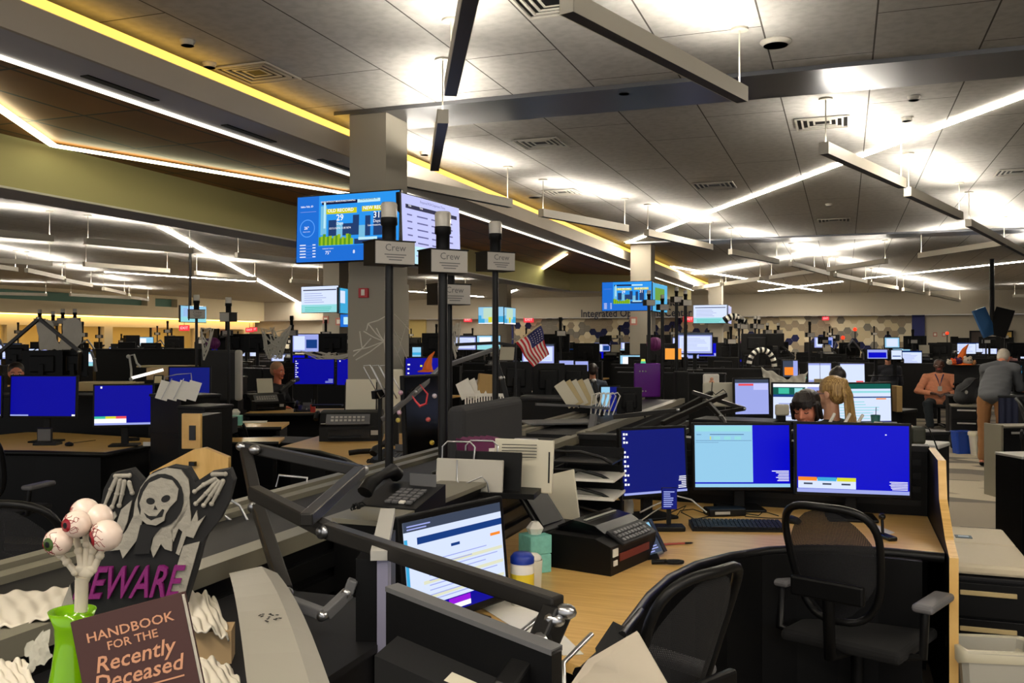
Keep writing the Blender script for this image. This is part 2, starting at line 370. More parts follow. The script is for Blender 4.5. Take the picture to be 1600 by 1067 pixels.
PL = [((735, 0), (704, 150), 'long pendant light hanging in front of the near column, nearest of its row', 3.0),
 ((885, 20), (1160, 160), 'largest pendant light, slanting across the top of the picture', None),
 ((692, 192), (679, 267), 'pendant light with a dark underside just above the near column\'s right side', None),
 ((600, 285), (797, 324), 'pale pendant light above the right-hand television', None),
 ((845, 338), (979, 362), 'pale pendant light above the soffit, centre of the room', None),
 ((1010, 368), (1111, 390), 'pendant light just right of the top of the middle column', None),
 ((1141, 397), (1215, 412), 'pendant light right of the middle column, below a hanging row', None),
 ((1287, 240), (1410, 294), 'pendant light crossing the long diagonal line light', None),
 ((1418, 306), (1500, 343), 'second pendant light in the row crossing the diagonal line light', None),
 ((1513, 353), (1625, 412), 'third pendant light in that row, reaching the right edge', None),
 ((1437, 403), (1572, 383), 'pendant light tilted up to the right near the right edge', None),
 ((1235, 415), (1294, 430), 'pendant light whose right end points at the hexagon wall middle', None),
 ((1204, 436), (1274, 426), 'pendant light rising to the right above the grey far wall', None),
 ((1133, 446), (1189, 438), 'small pendant light rising to the right, left of the crossing lines', None),
 ((1083, 453), (1127, 446), 'small pendant light at the end of the amber cove', None),
 ((1294, 424), (1385, 411), 'long pendant light tilted up, right of the crossing lines', None),
 ((1305, 432), (1353, 442), 'small pendant light sloping down, first of three at the far right', None),
 ((1361, 445), (1402, 452), 'small pendant light sloping down, second of three at the far right', None),
 ((1411, 454), (1444, 460), 'small pendant light sloping down, third of three at the far right', None),
 ((1452, 461), (1500, 471), 'farthest pendant light against the right end of the far wall', None),
 ((1583, 464), (1650, 463), 'small level pendant light at the right edge of the picture', None),
 ((-30, 366), (82, 377), 'pendant light at the left edge, nearest on the left side', None),
 ((133, 381), (300, 396), 'long pale pendant light in the left part of the room', None),
 ((369, 402), (475, 412), 'pale pendant light just left of the large television', None),
 ((131, 416), (264, 426), 'pendant light behind the long pale one on the left', None),
 ((305, 429), (400, 438), 'pendant light left of the small document television', None),
 ((-10, 410), (81, 415), 'pendant light second from the left edge', None),
 ((-30, 416), (26, 424), 'short pendant light at the left edge over the clerestory', None),
 ((41, 425), (98, 437), 'pendant light sloping down towards the clerestory', None),
 ((101, 440), (143, 448), 'short pendant light sloping down above the clerestory window', None),
 ((-20, 460), (74, 462), 'white pendant light in front of the clerestory, left edge', None),
 ((109, 462), (203, 467), 'white pendant light in front of the clerestory middle', None),
 ((203, 466), (232, 470), 'small pendant light at the end of the clerestory row', None),
 ((161, 453), (195, 460), 'small pendant light just above the clerestory middle', None),
 ((454, 441), (499, 444), 'pendant light between the big television and the document television', None),
 ((663, 456), (729, 458), 'pendant light beyond the near column, behind the tall black poles', None)]
for a, b, lab, fx in PL: pendant(a, b, lab, fix=fx)
# ceiling fittings
VENTW = mat('vent_white', (190, 186, 176), .5)
def vent(px, py, s, lab, dark=.5):
    p = bp(px, py, CZ); r = thing('ceiling_vent', lab, 'vent', T(p.x, p.y, CZ-.001) @ RZ(0))
    mb = MB()
    for k in range(4):
        a = s/2*(1-k*.22); b = a-.018; z = -.02+.004*k
        for (x0, x1, y0, y1) in ((-a, a, -a, -b), (-a, a, b, a), (-a, -b, -b, b), (b, a, -b, b)): mb.bx(x0, x1, y0, y1, z, z+.012)
    mb.build('frame', VENTW, r); MB().bx(-s/2+.02, s/2-.02, -s/2+.02, s/2-.02, -.004, 0).build('duct_opening', BLK, r)
vent(402, 112, .5, 'square ceiling vent at the upper left beside the amber cove')
vent(845, 222, .5, 'square ceiling vent just below the metal strip, centre')
vent(1285, 190, .5, 'square ceiling vent behind the diagonal line light pendant')
vent(1116, 288, .55, 'square ceiling vent above the middle column')
vent(1303, 343, .55, 'square ceiling vent in the middle of the right ceiling')
vent(878, 299, .5, 'square ceiling vent over the amber cove, centre')
vent(1590, 267, .5, 'square ceiling vent at the right edge')
vent(862, 1, .45, 'square ceiling vent cut by the top edge')
def disc(name, px, py, r, lab, cat, h=.03):
    p = bp(px, py, CZ); m = MB().lathe([(r*.2, -h), (r*.75, -h), (r, -.008), (r, 0)], 0, 24, T(p.x, p.y, CZ), smooth=False)
    for k in range(1, 4): m.lathe([(r*.25*k, -h-.002), (r*.25*k+.004, -h-.002)], 1, 24, T(p.x, p.y, CZ))
    tag(m.build(name, [VENTW, MGREY]), lab, cat)
disc('ceiling_speaker', 1212, 64, .11, 'round white ceiling speaker right of the largest pendant', 'speaker')
disc('ceiling_speaker', 835, 305, .11, 'round ceiling speaker above the amber cove, centre', 'speaker')
for px, py, lab in ((293, 63, 'smoke detector at the upper left above the amber cove'), (663, 237, 'smoke detector right of the near column top'),
                    (1417, 183, 'smoke detector above the diagonal line light'), (1428, 150, 'small sprinkler just under the metal strip on the right'),
                    (1295, 318, 'smoke detector in the middle of the right ceiling'), (327, 98, 'tiny sprinkler left of the upper left vent'), (975, 140, 'small detector near the metal strip, centre')):
    disc('smoke_detector', px, py, .055, lab, 'detector', .035)
for (pa, pb, lab) in (((130, 117), (245, 156), 'linear slot diffuser at the left end of the soffit'), ((350, 194), (428, 221), 'linear slot diffuser in the soffit, second from left'),
                      ((500, 248), (549, 265), 'linear slot diffuser in the soffit beside the near column'), ((820, 365), (845, 374), 'linear slot diffuser in the soffit beyond the near column'), ((925, 402), (942, 408), 'farthest linear slot diffuser in the soffit')):
    a = bp(pa[0], pa[1], 3.5); b = bp(pb[0], pb[1], 3.5); xm = (a.x+b.x)/2
    tag(MB().bx(xm-.035, xm+.035, a.y, b.y, 3.492, 3.503).build('slot_diffuser', BLK), lab, 'air diffuser')
# far wall: hexagon felt tiles, lettering, doors
hexm = [mat('hex_beige', (186, 172, 142), .9), mat('hex_taupe', (140, 128, 110), .9), mat('hex_grey', (118, 114, 106), .9), mat('hex_navy', (18, 24, 66), .9), mat('hex_cream', (204, 194, 168), .9)]
def far_x(px):   # x on the far wall plane y=43.55 for a photo column
    k = (px-800)/F; D = 43.5/(math.cos(TH)+k*math.sin(TH)); return WH(px, D, 0).x
hx0, hx1 = far_x(800), far_x(1432)
hb = MB(); rnd = random.Random(3); R = .185; x = hx0; i = 0
cols = {}
while x < hx1:
    for j in range(10):
        z = 2.8-.14-j*R*1.732+(0 if i % 2 else -R*.866)+.1
        prev = cols.get((i-1, j), 1)
        c = prev if rnd.random() < .38 else rnd.choices([0, 1, 2, 3, 4], [3, 3, 2.2, 2.0, 2.4])[0]
        cols[(i, j)] = c
        poly = [(R*.985*math.cos(k*math.pi/3), R*.985*math.sin(k*math.pi/3)) for k in range(6)]
        top = z+R*.87
        if top > 2.80: poly = [(a, min(b, 2.80-z)) for a, b in poly]
        hb.prism(poly, 0, .03+.006*(c % 3), c, T(x, 43.6, z) @ RX(math.pi/2))
    x += R*1.5; i += 1
tag(hb.build('hexagon_tile_panel', hexm), 'hexagon felt tiles in beige, grey and navy on the far wall', 'wall panel')
nb = MB().bx(far_x(1425), far_x(1445), 43.5, 43.62, 0, 2.8); struct('wall_navy', nb, NAVY, 'navy strip at the right end of the hexagons')
struct('wall_navy.001', MB().bx(far_x(786), far_x(802), 43.5, 43.62, 0, 2.8), NAVY, 'navy strip at the left end of the hexagons')
LET = mat('lettering_navy', (30, 36, 66), .5)
M = T(0, 42.97, 0) @ RX(math.pi/2)
lt = MB().text('American Airlines', .5, 0, T(far_x(1008), 42.97, WH(1000, 43.5, 0).z+3.46) @ RX(math.pi/2), True)
lt.text('Integrated Operations Center', .52, 0, T(far_x(996), 42.97, 2.98) @ RX(math.pi/2), True, sx=.84)
tag(lt.build('wall_lettering', LET), 'dark blue lettering on the far wall bulkhead reading Integrated Operations Center', 'sign')
def door(n, px0, px1, zt, m, lab, fm=DGREY):
    x0, x1 = far_x(px0), far_x(px1)
    o = struct('door_%d' % n, MB().bx(x0+.05, x1-.05, 43.5, 43.58, 0, zt), m, lab)
    MB().bx(x0, x0+.06, 43.46, 43.6, 0, zt+.06).bx(x1-.06, x1, 43.46, 43.6, 0, zt+.06).bx(x0, x1, 43.46, 43.6, zt, zt+.06).build('door_frame', fm, o)
    MB().box((x0+.2, 43.46, 1.0), (.14, .04, .03)).build('door_handle', CHROME, o)
door(1, 1515, 1541, 2.05, mat('door_brown', (62, 50, 44), .5), 'dark brown door in the far wall on the right')
door(2, 1557, 1583, 2.05, mat('door_lit_yellow', (222, 186, 100), .6), 'yellow lit doorway at the far right')
door(3, 724, 738, 2.0, mat('door_brown', (62, 50, 44), .5), 'dark brown door left of the map televisions')
struct('wall_textured', MB().bx(far_x(636), far_x(665), 43.5, 43.62, 0, 2.8), mat('yellow_textured_wall', (206, 184, 120), .8, bump=.6, nscale=6), 'yellow rippled wall panel beside the near column')
def exit_sign(px, py, D, w, lab, txt=True):
    k = (px-800)/F
    if px > 500: D = 43.1/(math.cos(TH)+k*math.sin(TH))
    else: D = -29.9/(math.cos(TH)*k-math.sin(TH))
    r = thing('exit_sign', lab, 'exit sign', Matrix.Translation(W(px, py, D)) @ RZ(TH))
    MB().box((0, 0, 0), (w, .05, w*.55), r=.01).build('housing', em(255, 60, 70, 1.0), r)
    if txt: MB().text('EXIT', w*.36, 0, T(0, -.027, 0) @ RX(math.pi/2), True).build('lettering', em(255, 200, 200, 1.2), r)
    MB().tube([(0, 0, w*.27), (0, 0, w*.27+.25)], .012).build('mount', DGREY, r)
exit_sign(731, 499, 41, .42, 'red exit sign left of the map televisions'); exit_sign(826, 499, 41, .5, 'red exit sign right of the map televisions')
exit_sign(1076, 498, 38, .5, 'red exit sign left of the bright document television'); exit_sign(1290, 497, 40, .3, 'small red exit light above the hexagon tiles')
exit_sign(288, 512, 38, .5, 'red exit sign on the far left wall near the hanging television')
exit_sign(390, 515, 46, .42, 'red exit sign at the far left, first of a close pair'); exit_sign(396, 514, 46, .4, 'red exit sign at the far left, second of a close pair')

for (xa, ya, xb, yb, lab) in ((-3.6, .4, 2.6, -2.2, 'line light crossing the ceiling over the viewer\'s left shoulder'), (1.2, .9, 5.6, 3.4, 'line light over the aisle right of the near desk, above the picture')):
    line_light(Vector((xa, ya, 0)), Vector((xb, yb, 0)), .085, CZ-.005, lab, RL)  # extra lamps outside the view, added to brighten the near desk and floor
# ================================================================ BUILDERS
SB = em(4, 6, 200, 1.0); SBD = em(10, 22, 112, 1.0); SBX = em(2, 2, 150, 1.0); SW = em(214, 226, 255, 1.05); SL = em(150, 205, 236, 1.0); SLAV = em(160, 170, 235, 1.0)
ST = em(150, 220, 226, 1.0); SG = em(60, 70, 90, 1.0); SO = em(250, 140, 40, 1.0); SC = em(60, 170, 220, 1.0); SY = em(220, 220, 50, 1.0); SR = em(236, 80, 90, 1.0); SGN = em(60, 190, 160, 1.0)
SD = em(20, 60, 130, 1.0); SWH = em(248, 248, 255, 1.1); SP = em(150, 20, 220, 1.0); SDG = em(10, 90, 80, 1.0)
PAL = [GLOSS, SB, SBD, SBX, SW, SL, SLAV, ST, SG, SO, SC, SY, SR, SGN, SD, SWH, SP, SDG]
ix = {id(m): i for i, m in enumerate(PAL)}
def content_mesh(w, h, base, rects, tilt=None):
    """screen lying in the XZ plane, front towards -Y, origin at its centre"""
    mb = MB(); mb.quad((-w/2, 0, -h/2), (w/2, 0, -h/2), (w/2, 0, h/2), (-w/2, 0, h/2), PAL.index(base))
    for k, (u0, v0, u1, v1, m) in enumerate(rects):
        y = -.0004-.00025*k
        mb.quad(((u0-.5)*w, y, (v0-.5)*h), ((u1-.5)*w, y, (v0-.5)*h), ((u1-.5)*w, y, (v1-.5)*h), ((u0-.5)*w, y, (v1-.5)*h), PAL.index(m))
    return mb
def lines(u0, u1, v0, v1, n, m, seed=1, right=False, th=.45):
    r = random.Random(seed); out = []
    for k in range(n):
        va = v0+(v1-v0)*k/n; L = (u1-u0)*r.uniform(.55, 1)
        out.append((u1-L, va, u1, va+(v1-v0)/n*th, m) if right else (u0, va, u0+L, va+(v1-v0)/n*th, m))
    return out
def icons(n, u=.02, m=SWH, v0=.1, v1=.97):
    return [(u, v0+(v1-v0)*k/n, u+.03, v0+(v1-v0)*k/n+.035, m) for k in range(n)]+[(u+.04, v0+(v1-v0)*k/n, u+.07, v0+(v1-v0)*k/n+.03, m) for k in range(0, n, 2)]
def c_blue(k=0): return SB, [(0, 0, 1, .035, SLAV)]+lines(.8, .97, .06, .24, 5, SWH, k, True)
def c_desk(k=0): return SBX, icons(9)+lines(.78, .98, .07, .25, 5, SLAV, k, True)+[(0, 0, 1, .03, SLAV)]
def c_doc(k=0): return SLAV, [(0, .9, 1, 1, SG), (.05, .1, .95, .85, SW)]+lines(.1, .9, .2, .8, 8, SLAV, k, th=.25)
def c_white(k=0): return SW, [(0, .92, 1, 1, SD)]+lines(.05, .9, .1, .85, 9, SLAV, k, th=.3)
def c_web(k=0): return SW, [(0, .88, 1, 1, SDG), (0, .78, 1, .83, ST), (0, .66, 1, .69, SD), (0, 0, 1, .1, SBX)]+lines(.05, .95, .15, .62, 7, ST, k, th=.3)+[(.75, .62, .92, .65, SO)]
def c_off(k=0): return GLOSS, []
def monitor_parts(root, w, h, ch, content, tilt=-3, back_detail=True, stand='post', bez=.014, bm=None):
    """panel centre at height ch above the root"""
    bm = bm or BLK
    A = T(0, 0, ch) @ RX(R_(tilt))
    MB().box((0, .018, 0), (w, .03, h), r=.006).box((0, .045, 0), (w*.6, .04, h*.62), r=.015).build('casing', bm, root, A)
    base, rects = content
    content_mesh(w-2*bez, h-2*bez-.006, base, rects).build('screen', PAL, root, A @ T(0, .0022, .003))
    s = MB()
    if stand == 'post':
        s.box((0, .075, ch/2), (.06, .03, ch), r=.006).box((0, .06, .008), (.24, .2, .016), r=.006)
    elif stand == 'arm':
        s.tube([(0, .06, ch), (0, .14, ch-.02), (.05, .2, ch*.5), (.03, .22, .01)], .016).lathe([(.05, 0), (.05, .012), (.02, .02)], M=T(.03, .22, 0), n=14)
    s.build('stand', bm, root)
def mon(px, py, D, w, h, yaw, content, lab, zb=.75, stand='post', group=None, tilt=-3, name='monitor', cat='monitor', bez=.014):
    """px,py = centre of the panel in the picture"""
    zc = EYE-(py-HOR)/F*D
    r = thing(name, lab, cat, cam_M(px, D, zb, yaw), group)
    monitor_parts(r, w, h, zc-zb, content, tilt, stand=stand, bez=bez); return r
def mon_back(px, py, D, w, h, yaw, lab, zb=.75, group=None, tilt=0, stand='post'):
    return mon(px, py, D, w, h, yaw+180, c_off(), lab, zb, group=group, tilt=tilt, stand=stand)
def television(name, root_M, w, h, lab, base, rects, texts=(), mats=None, group=None, mount=None):
    r = thing(name, lab, 'television', root_M, group)
    MB().box((0, .03, 0), (w, .05, h), r=.008).box((0, .08, 0), (w*.7, .06, h*.6), r=.02).build('casing', GLOSS, r)
    mb = content_mesh(w-.024, h-.024, base, rects)
    for (t, u, v, s, m, b) in texts:
        mb.text(t, s*h, PAL.index(m), T((u-.5)*w, -.012, (v-.5)*h) @ RX(math.pi/2), b)
    mb.build('screen', PAL, r, T(0, .004, 0))
    if mount: MB().bar((0, .08, 0), mount, .06, .06).build('wall_mount', BLK, r)
    return r
# console / desk furniture --------------------------------------------------
def console(px0, D0, px1, D1, top, lab, depth=.12, zb=0, capm=None, bodym=None, name='desk_console', cat='console', cap=.025):
    a = WH(px0, D0, 0); b = WH(px1, D1, 0); c = (a+b)/2; L = (b-a).length; ang = math.atan2(b.y-a.y, b.x-a.x)
    r = thing(name, lab, cat, T(c.x, c.y, zb) @ RZ(ang))
    H = top-zb
    body = MB().bx(-L/2, L/2, 0, depth, 0, H-cap)
    for z in (.3, .6, .9):
        if z < H-.1: body.bx(-L/2+.01, L/2-.01, -.004, 0, z, z+.012)
    body.build('body', bodym or BLK, r)
    MB().box((0, depth/2, H-cap/2), (L+.02, depth+.02, cap), r=.008).build('cap', capm or DGREY, r)
    return r
def desk(pts, z, lab, front=None, legs=True, name='workstation_desk', body=True):
    """pts = list of world (x,y); front = indices of the bumper edge"""
    c = Vector((sum(p[0] for p in pts)/len(pts), sum(p[1] for p in pts)/len(pts), 0))
    r = thing(name, lab, 'desk', T(c.x, c.y, 0))
    P = [(p[0]-c.x, p[1]-c.y) for p in pts]
    MB().prism(P, z-.03, z, 0).build('worktop', MAPLE, r)
    if front:
        MB().tube([(P[i][0], P[i][1], z-.022) for i in front], .022, n=8).build('bumper_edge', BLK2, r)
    if body:
        k = .9
        MB().prism([(x*k, y*k) for x, y in P], .02 if not legs else z-.14, z-.03, 0).build('frame', BLK, r)
    if legs:
        for (x, y) in [P[0], P[len(P)//3], P[len(P)//2], P[-1]]:
            MB().bx(x*.86-.025, x*.86+.025, y*.86-.025, y*.86+.025, 0, z-.03).build('leg', BLK2, r)
    return r
def rect_desk(px, py, z, w, d, yaw, lab, panel=True, mt=None):
    """front edge centre seen at px,py"""
    p = WZ(px, py, z); r = thing('workstation_desk', lab, 'desk', T(p.x, p.y, 0) @ RZ(TH+R_(yaw)))
    MB().box((0, d/2, z-.015), (w, d, .03), r=.004).build('worktop', mt or MAPLE, r)
    MB().tube([(-w/2, 0, z-.018), (w/2, 0, z-.018)], .019).build('bumper_edge', BLK2, r)
    if panel:
        MB().bx(-w/2+.02, w/2-.02, d-.05, d-.02, 0, z-.03).build('modesty_panel', BLK, r)
    for s in (-1, 1): MB().bx(s*(w/2-.04)-.02, s*(w/2-.04)+.02, .04, d-.02, 0, z-.03).build('side_panel', BLK, r)
    return r
def crew_pole(px, D, zb, zt, lab, txt=True, bw=.18, yaw=30, scale=1.0, group=None, small=None, r_=.014):
    """black pole, sign box near the top, lamp on top"""
    r = thing('sign_pole', lab, 'pole', cam_M(px, D, zb, 0), group); H = zt-zb; s = scale
    MB().tube([(0, 0, 0), (0, 0, H-.26*s)], r_*s, n=10).lathe([(.05*s, 0), (.05*s, .012), (.02*s, .02)], n=14).build('pole', BLK2, r)
    zb_ = H-.27*s
    B = T(0, 0, zb_) @ RZ(R_(yaw))
    bx_ = MB().box((0, 0, .05*s), (bw*s, .12*s, .1*s)).box((0, 0, .101*s), (bw*s*1.04, .13*s, .005*s))
    bx_.build('sign_box', BLK, r, B)
    lb = MB().box((0, -.062*s, .05*s), (bw*.97*s, .004, .094*s), 0)
    if txt:
        lb.text('Crew', .042*s, 1, T(0, -.0655*s, .07*s) @ RX(math.pi/2))
        for k in range(3): lb.box((0, -.0645*s, (.042-.011*k)*s), (.1*s-.02*k*s, .001, .004*s), 1)
    lb.build('sign_label', [LABELM, MGREY], r, B)
    MB().lathe([(.03*s, H-.17*s), (.03*s, H-.10*s), (.036*s, H-.095*s), (.036*s, H-.065*s)], n=18).build('lamp_socket', BLK, r)
    MB().lathe([(.034*s, H-.065*s), (.036*s, H-.01*s), (.03*s, H), (0, H)], n=18).build('lamp_dome', DOME, r)
    return r
LABELM = mat('sign_label_grey', (170, 166, 160), .6); DOME = mat('frosted_lamp_dome', (205, 200, 190), .25, trans=.25)
def bars(name, pts, w, lab, cat, m=None, knobs=True, group=None, h=None, lamp=None):
    """articulated arm: pts = [(px,py,D)...]; each span a bar part, each joint a knob part"""
    P = [W(*p) for p in pts]; r = thing(name, lab, cat, Matrix.Translation(P[0]), group); o = P[0]
    for i in range(len(P)-1):
        MB().bar(P[i]-o, P[i+1]-o, w, h or w, r=w*.12).build('arm_bar', m or BLK2, r)
    if knobs:
        for i in range(1, len(P)-1):
            t = MB().lathe([(0, -w*.8), (w*.45, -w*.8), (w*.45, w*.8), (0, w*.8)], n=12, M=Matrix.Translation(P[i]-o) @ RX(math.pi/2)); t.build('joint', CHROME if w > .02 else BLK2, r)
    return r
def printer_parts(r, w=.44, d=.36, h=.18, paper=True, ph=.2, pw=.24):
    MB().prism([(-d/2, 0), (-d/2, h*.5), (-d*.2, h*.96), (-d*.1, h), (d/2, h), (d/2, 0)], -w/2, w/2, 0, RZ(math.pi/2) @ RX(math.pi/2)).build('body', BLK, r)
    MB().box((-w*.05, 0, .006), (w*.7, d*.3, .01), r=.003).build('control_panel', MGREY, r, T(0, -d*.35, h*.73) @ RX(R_(40)))
    kb = MB()
    for i in range(8):
        for j in range(2): kb.box((-w*.3+i*w*.07, -d*.05+j*.035, .013), (w*.045, .018, .006))
    kb.build('keypad', LGREY, r, T(0, -d*.35, h*.73) @ RX(R_(40)))
    MB().bx(-w*.36, w*.3, -d/2-.004, -d/2, h*.12, h*.42).build('paper_slot', GLOSS, r)
    MB().box((-w*.1, -d/2-.03, h*.16), (w*.5, .1, .006)).build('output_tray', DGREY, r)
    MB().box((w*.38, -d/2-.004, h*.3), (w*.12, .004, h*.16)).box((-w*.44, -d/2+.02, h*.62), (w*.07, .05, .004)).build('label', LGREY, r)
    if paper:
        MB().box((0, 0, ph/2), (pw+.02, .008, ph), r=.003).build('paper_support', BLK, r, T(w*.12, d*.36, h) @ RX(R_(-18)))
        MB().box((0, -.008, ph*.55), (pw, .003, ph*1.1), r=.001).build('paper', CREAM, r, T(w*.12, d*.36, h) @ RX(R_(-18)))
def printer(px, py, z, yaw, lab, w=.44, d=.36, h=.18, ph=.2, pw=.24, D=None):
    M = (cam_M(px, D, z, yaw)) if D else (Matrix.Translation(WZ(px, py, z)) @ RZ(TH+R_(yaw)) @ T(0, d/2, 0))
    r = thing('fax_machine', lab, 'fax machine', M); printer_parts(r, w, d, h, True, ph, pw)
    MB().tube([(-w/2-.03, -d*.3, h*.75), (-w/2-.03, -d*.2, h*.95), (-w/2-.03, d*.1, h*.95), (-w/2-.03, d*.2, h*.8)], [.022, .016, .016, .022]).build('handset', BLK, r)
    return r
def desk_phone(M, lab):
    r = thing('desk_phone', lab, 'phone', M)
    MB().prism([(-.1, 0), (-.1, .02), (.1, .07), (.1, 0)], -.11, .11, 0, RZ(math.pi/2) @ RX(math.pi/2)).build('base', BLK2, r)
    k = MB()
    for i in range(4):
        for j in range(5): k.box((-.01+i*.026, -.07+j*.024, .006), (.019, .015, .006), 1 if j == 0 and i == 2 else 0)
    k.build('keypad', [MGREY, PAPER], r, T(0, 0, .044) @ RX(R_(14)))
    MB().tube([(-.08, -.1, .06), (-.08, -.07, .085), (-.08, .0, .1), (-.08, .07, .11), (-.08, .1, .09)], [.026, .024, .015, .024, .026], n=10).build('handset', BLK, r)
    cd = [(-.08+.012*math.cos(t*1.3), -.11-.02*math.sin(t*.25)-t*.003, .02+.012*math.sin(t*1.3)) for t in range(24)]
    MB().tube(cd, .003, n=5).build('cord', BLK, r)
    MB().box((.04, .07, .085), (.1, .004, .04), 0).build('display', MGREY, r)
    return r
def keyboard(M, lab, w=.44, d=.15):
    r = thing('keyboard', lab, 'keyboard', M)
    MB().prism([(-d/2, 0), (-d/2, .012), (d/2, .028), (d/2, 0)], -w/2, w/2, 0, RZ(math.pi/2) @ RX(math.pi/2)).build('base', BLK, r)
    k = MB()
    for j in range(6):
        for i in range(21):
            if j == 0 and 4 <= i <= 9: continue
            k.box((-w/2+.018+i*(w-.036)/20, -d/2+.018+j*(d-.036)/5, .004), (.016, .017, .008), 0)
    k.box((-w/2+.018+6.5*(w-.036)/20, -d/2+.018, .004), (.12, .017, .008), 0)
    k.build('keys', DGREY, r, T(0, 0, .021) @ RX(R_(6))); return r
def mouse(M, lab, cord=None):
    r = thing('computer_mouse', lab, 'mouse', M)
    MB().ball((0, 0, .012), (.034, .055, .022)).build('body', BLK, r)
    MB().box((0, -.0, .034), (.006, .02, .006), r=.002).build('scroll_wheel', MGREY, r)
    if cord: MB().tube(cord, .0025, n=5).build('cable', BLK, r)
    return r
MESHM = None
def mesh_fabric():
    m = mat('chair_mesh', (26, 26, 29), .8); nt = m.node_tree; b = nt.nodes['Principled BSDF']; L = nt.links
    tc = nt.nodes.new('ShaderNodeTexCoord'); w1 = N(nt, 'ShaderNodeTexWave', Scale=55.0); w2 = N(nt, 'ShaderNodeTexWave', Scale=55.0)
    w1.bands_direction = 'X'; w2.bands_direction = 'Z'
    L.new(tc.outputs['Object'], w1.inputs[0]); L.new(tc.outputs['Object'], w2.inputs[0])
    mx = nt.nodes.new('ShaderNodeMath'); mx.operation = 'MAXIMUM'; L.new(w1.outputs['Fac'], mx.inputs[0]); L.new(w2.outputs['Fac'], mx.inputs[1])
    cr = nt.nodes.new('ShaderNodeValToRGB'); cr.color_ramp.elements[0].position = .45; cr.color_ramp.elements[0].color = (.5, .5, .5, 1); cr.color_ramp.elements[1].position = .6
    L.new(mx.outputs[0], cr.inputs[0]); L.new(cr.outputs[0], b.inputs['Alpha']); return m
MESHM = mesh_fabric()
def chair_back(mb, mb2, w, h, bow=.05, n=22, z0=0):
    """rounded trapezoid frame (tube) and the webbing inside it; XZ plane, facing -Y"""
    out = []
    for k in range(40):
        a = 2*math.pi*k/40; c, s = math.cos(a), math.sin(a)
        u = math.copysign(abs(c)**.62, c); v = math.copysign(abs(s)**.62, s)
        ww = w/2*(.76+.24*(v+1)/2)
        out.append(Vector((u*ww, -bow*u*u+.03*v, z0+h/2+v*h/2)))
    mb.tube(out+[out[0], out[1]], .016, n=8)
    rows = 14; vs = []; fs = []
    for j in range(rows+1):
        v = -1+2*j/rows
        e = (1-min(1, abs(v))**(1/.62)) if abs(v) < 1 else 0; uu = max(0, e)**.62
        ww = w/2*(.76+.24*(v+1)/2)
        for i in range(9):
            u = (-1+2*i/8)*uu; vs.append((u*ww, -bow*u*u+.03*v, z0+h/2+v*h/2))
    for j in range(rows):
        for i in range(8): fs.append((j*9+i, j*9+i+1, (j+1)*9+i+1, (j+1)*9+i))
    mb2.add(vs, fs, 0, None, True)
def office_chair(M, lab, arms=True, seat_z=.46, back_h=.52, w=.5):
    """faces -Y"""
    r = thing('office_chair', lab, 'chair', M)
    f, g = MB(), MB(); chair_back(f, g, w, back_h)
    A = T(0, .24, seat_z+.1) @ RX(R_(-10))
    f.build('back_frame', BLK2, r, A); g.build('back_mesh', MESHM, r, A)
    MB().box((0, -.02, seat_z), (.5, .46, .05), r=.022, seg=3).build('seat', FABRIC, r)
    MB().tube([(0, .1, seat_z-.04), (0, .28, seat_z-.02), (0, .3, seat_z+.25)], .025).box((0, .31, seat_z+.25), (.3, .03, .08), r=.01).build('back_support', BLK, r)
    if arms:
        for s in (-1, 1):
            MB().tube([(s*.2, .1, seat_z-.02), (s*.3, .1, seat_z), (s*.3, .08, seat_z+.17)], .018).build('arm_post', BLK2, r)
            MB().box((s*.3, -.02, seat_z+.19), (.085, .28, .035), r=.016, seg=3).build('arm_pad', PADARM, r)
    MB().tube([(0, 0, .08), (0, 0, seat_z-.02)], .028).build('gas_lift', BLK, r)
    for k in range(5):
        a = k*2*math.pi/5+.3; e = (.3*math.cos(a), .3*math.sin(a), .075)
        MB().tube([(0, 0, .1), e], [.03, .018]).build('base_arm', BLK2, r)
        MB().ball((e[0], e[1], .03), (.02, .03, .03), n=10).build('castor', BLK, r)
    return r
PADARM = mat('arm_pad_grey', (104, 103, 106), .45)
def waste_bin(M, lab, w=.28, d=.2, h=.38, m=None, liner=False, name='waste_bin'):
    r = thing(name, lab, 'waste bin', M); t = .008
    def ring(k, e=0): return [(s*(w/2*k-e)*cx, q*(d/2*k-e)*cy) for (s, q, cx, cy) in ((-1, -1, .85, 1), (1, -1, .85, 1), (1, -1, 1, .8), (1, 1, 1, .8), (1, 1, .85, 1), (-1, 1, .85, 1), (-1, 1, 1, .8), (-1, -1, 1, .8))]
    mb = MB(); R0, R1, I1, I0 = ring(.78), ring(1), ring(1, t), ring(.76, t); n = 8
    vs = [(x, y, 0) for x, y in R0]+[(x, y, h) for x, y in R1]+[(x, y, h) for x, y in I1]+[(x, y, .01) for x, y in I0]
    fs = [(j*n+i, j*n+(i+1) % n, (j+1)*n+(i+1) % n, (j+1)*n+i) for j in range(3) for i in range(n)]+[list(range(n))[::-1], list(range(3*n, 4*n))]
    mb.add(vs, fs); mb.build('bin', m or CREAM, r)
    MB().tube([(x*1.02, y*1.02, h-.005) for x, y in R1+[R1[0]]], .007, n=6).build('rim', m or CREAM, r)
    if liner:
        rr = random.Random(5); L = MB(); vs = []
        for j, (k, z) in enumerate(((1.05, h-.05), (1.06, h+.006), (.97, h+.008), (.9, h-.06), (.8, h-.2))):
            for x, y in R1: vs.append((x*k+rr.uniform(-.004, .004), y*k+rr.uniform(-.004, .004), z+rr.uniform(-.008, .008)))
        L.add(vs, [(j*n+i, j*n+(i+1) % n, (j+1)*n+(i+1) % n, (j+1)*n+i) for j in range(4) for i in range(n)], smooth=True)
        L.build('liner', mat('clear_liner', (214, 206, 180), .3, alpha=.8), r)
    return r
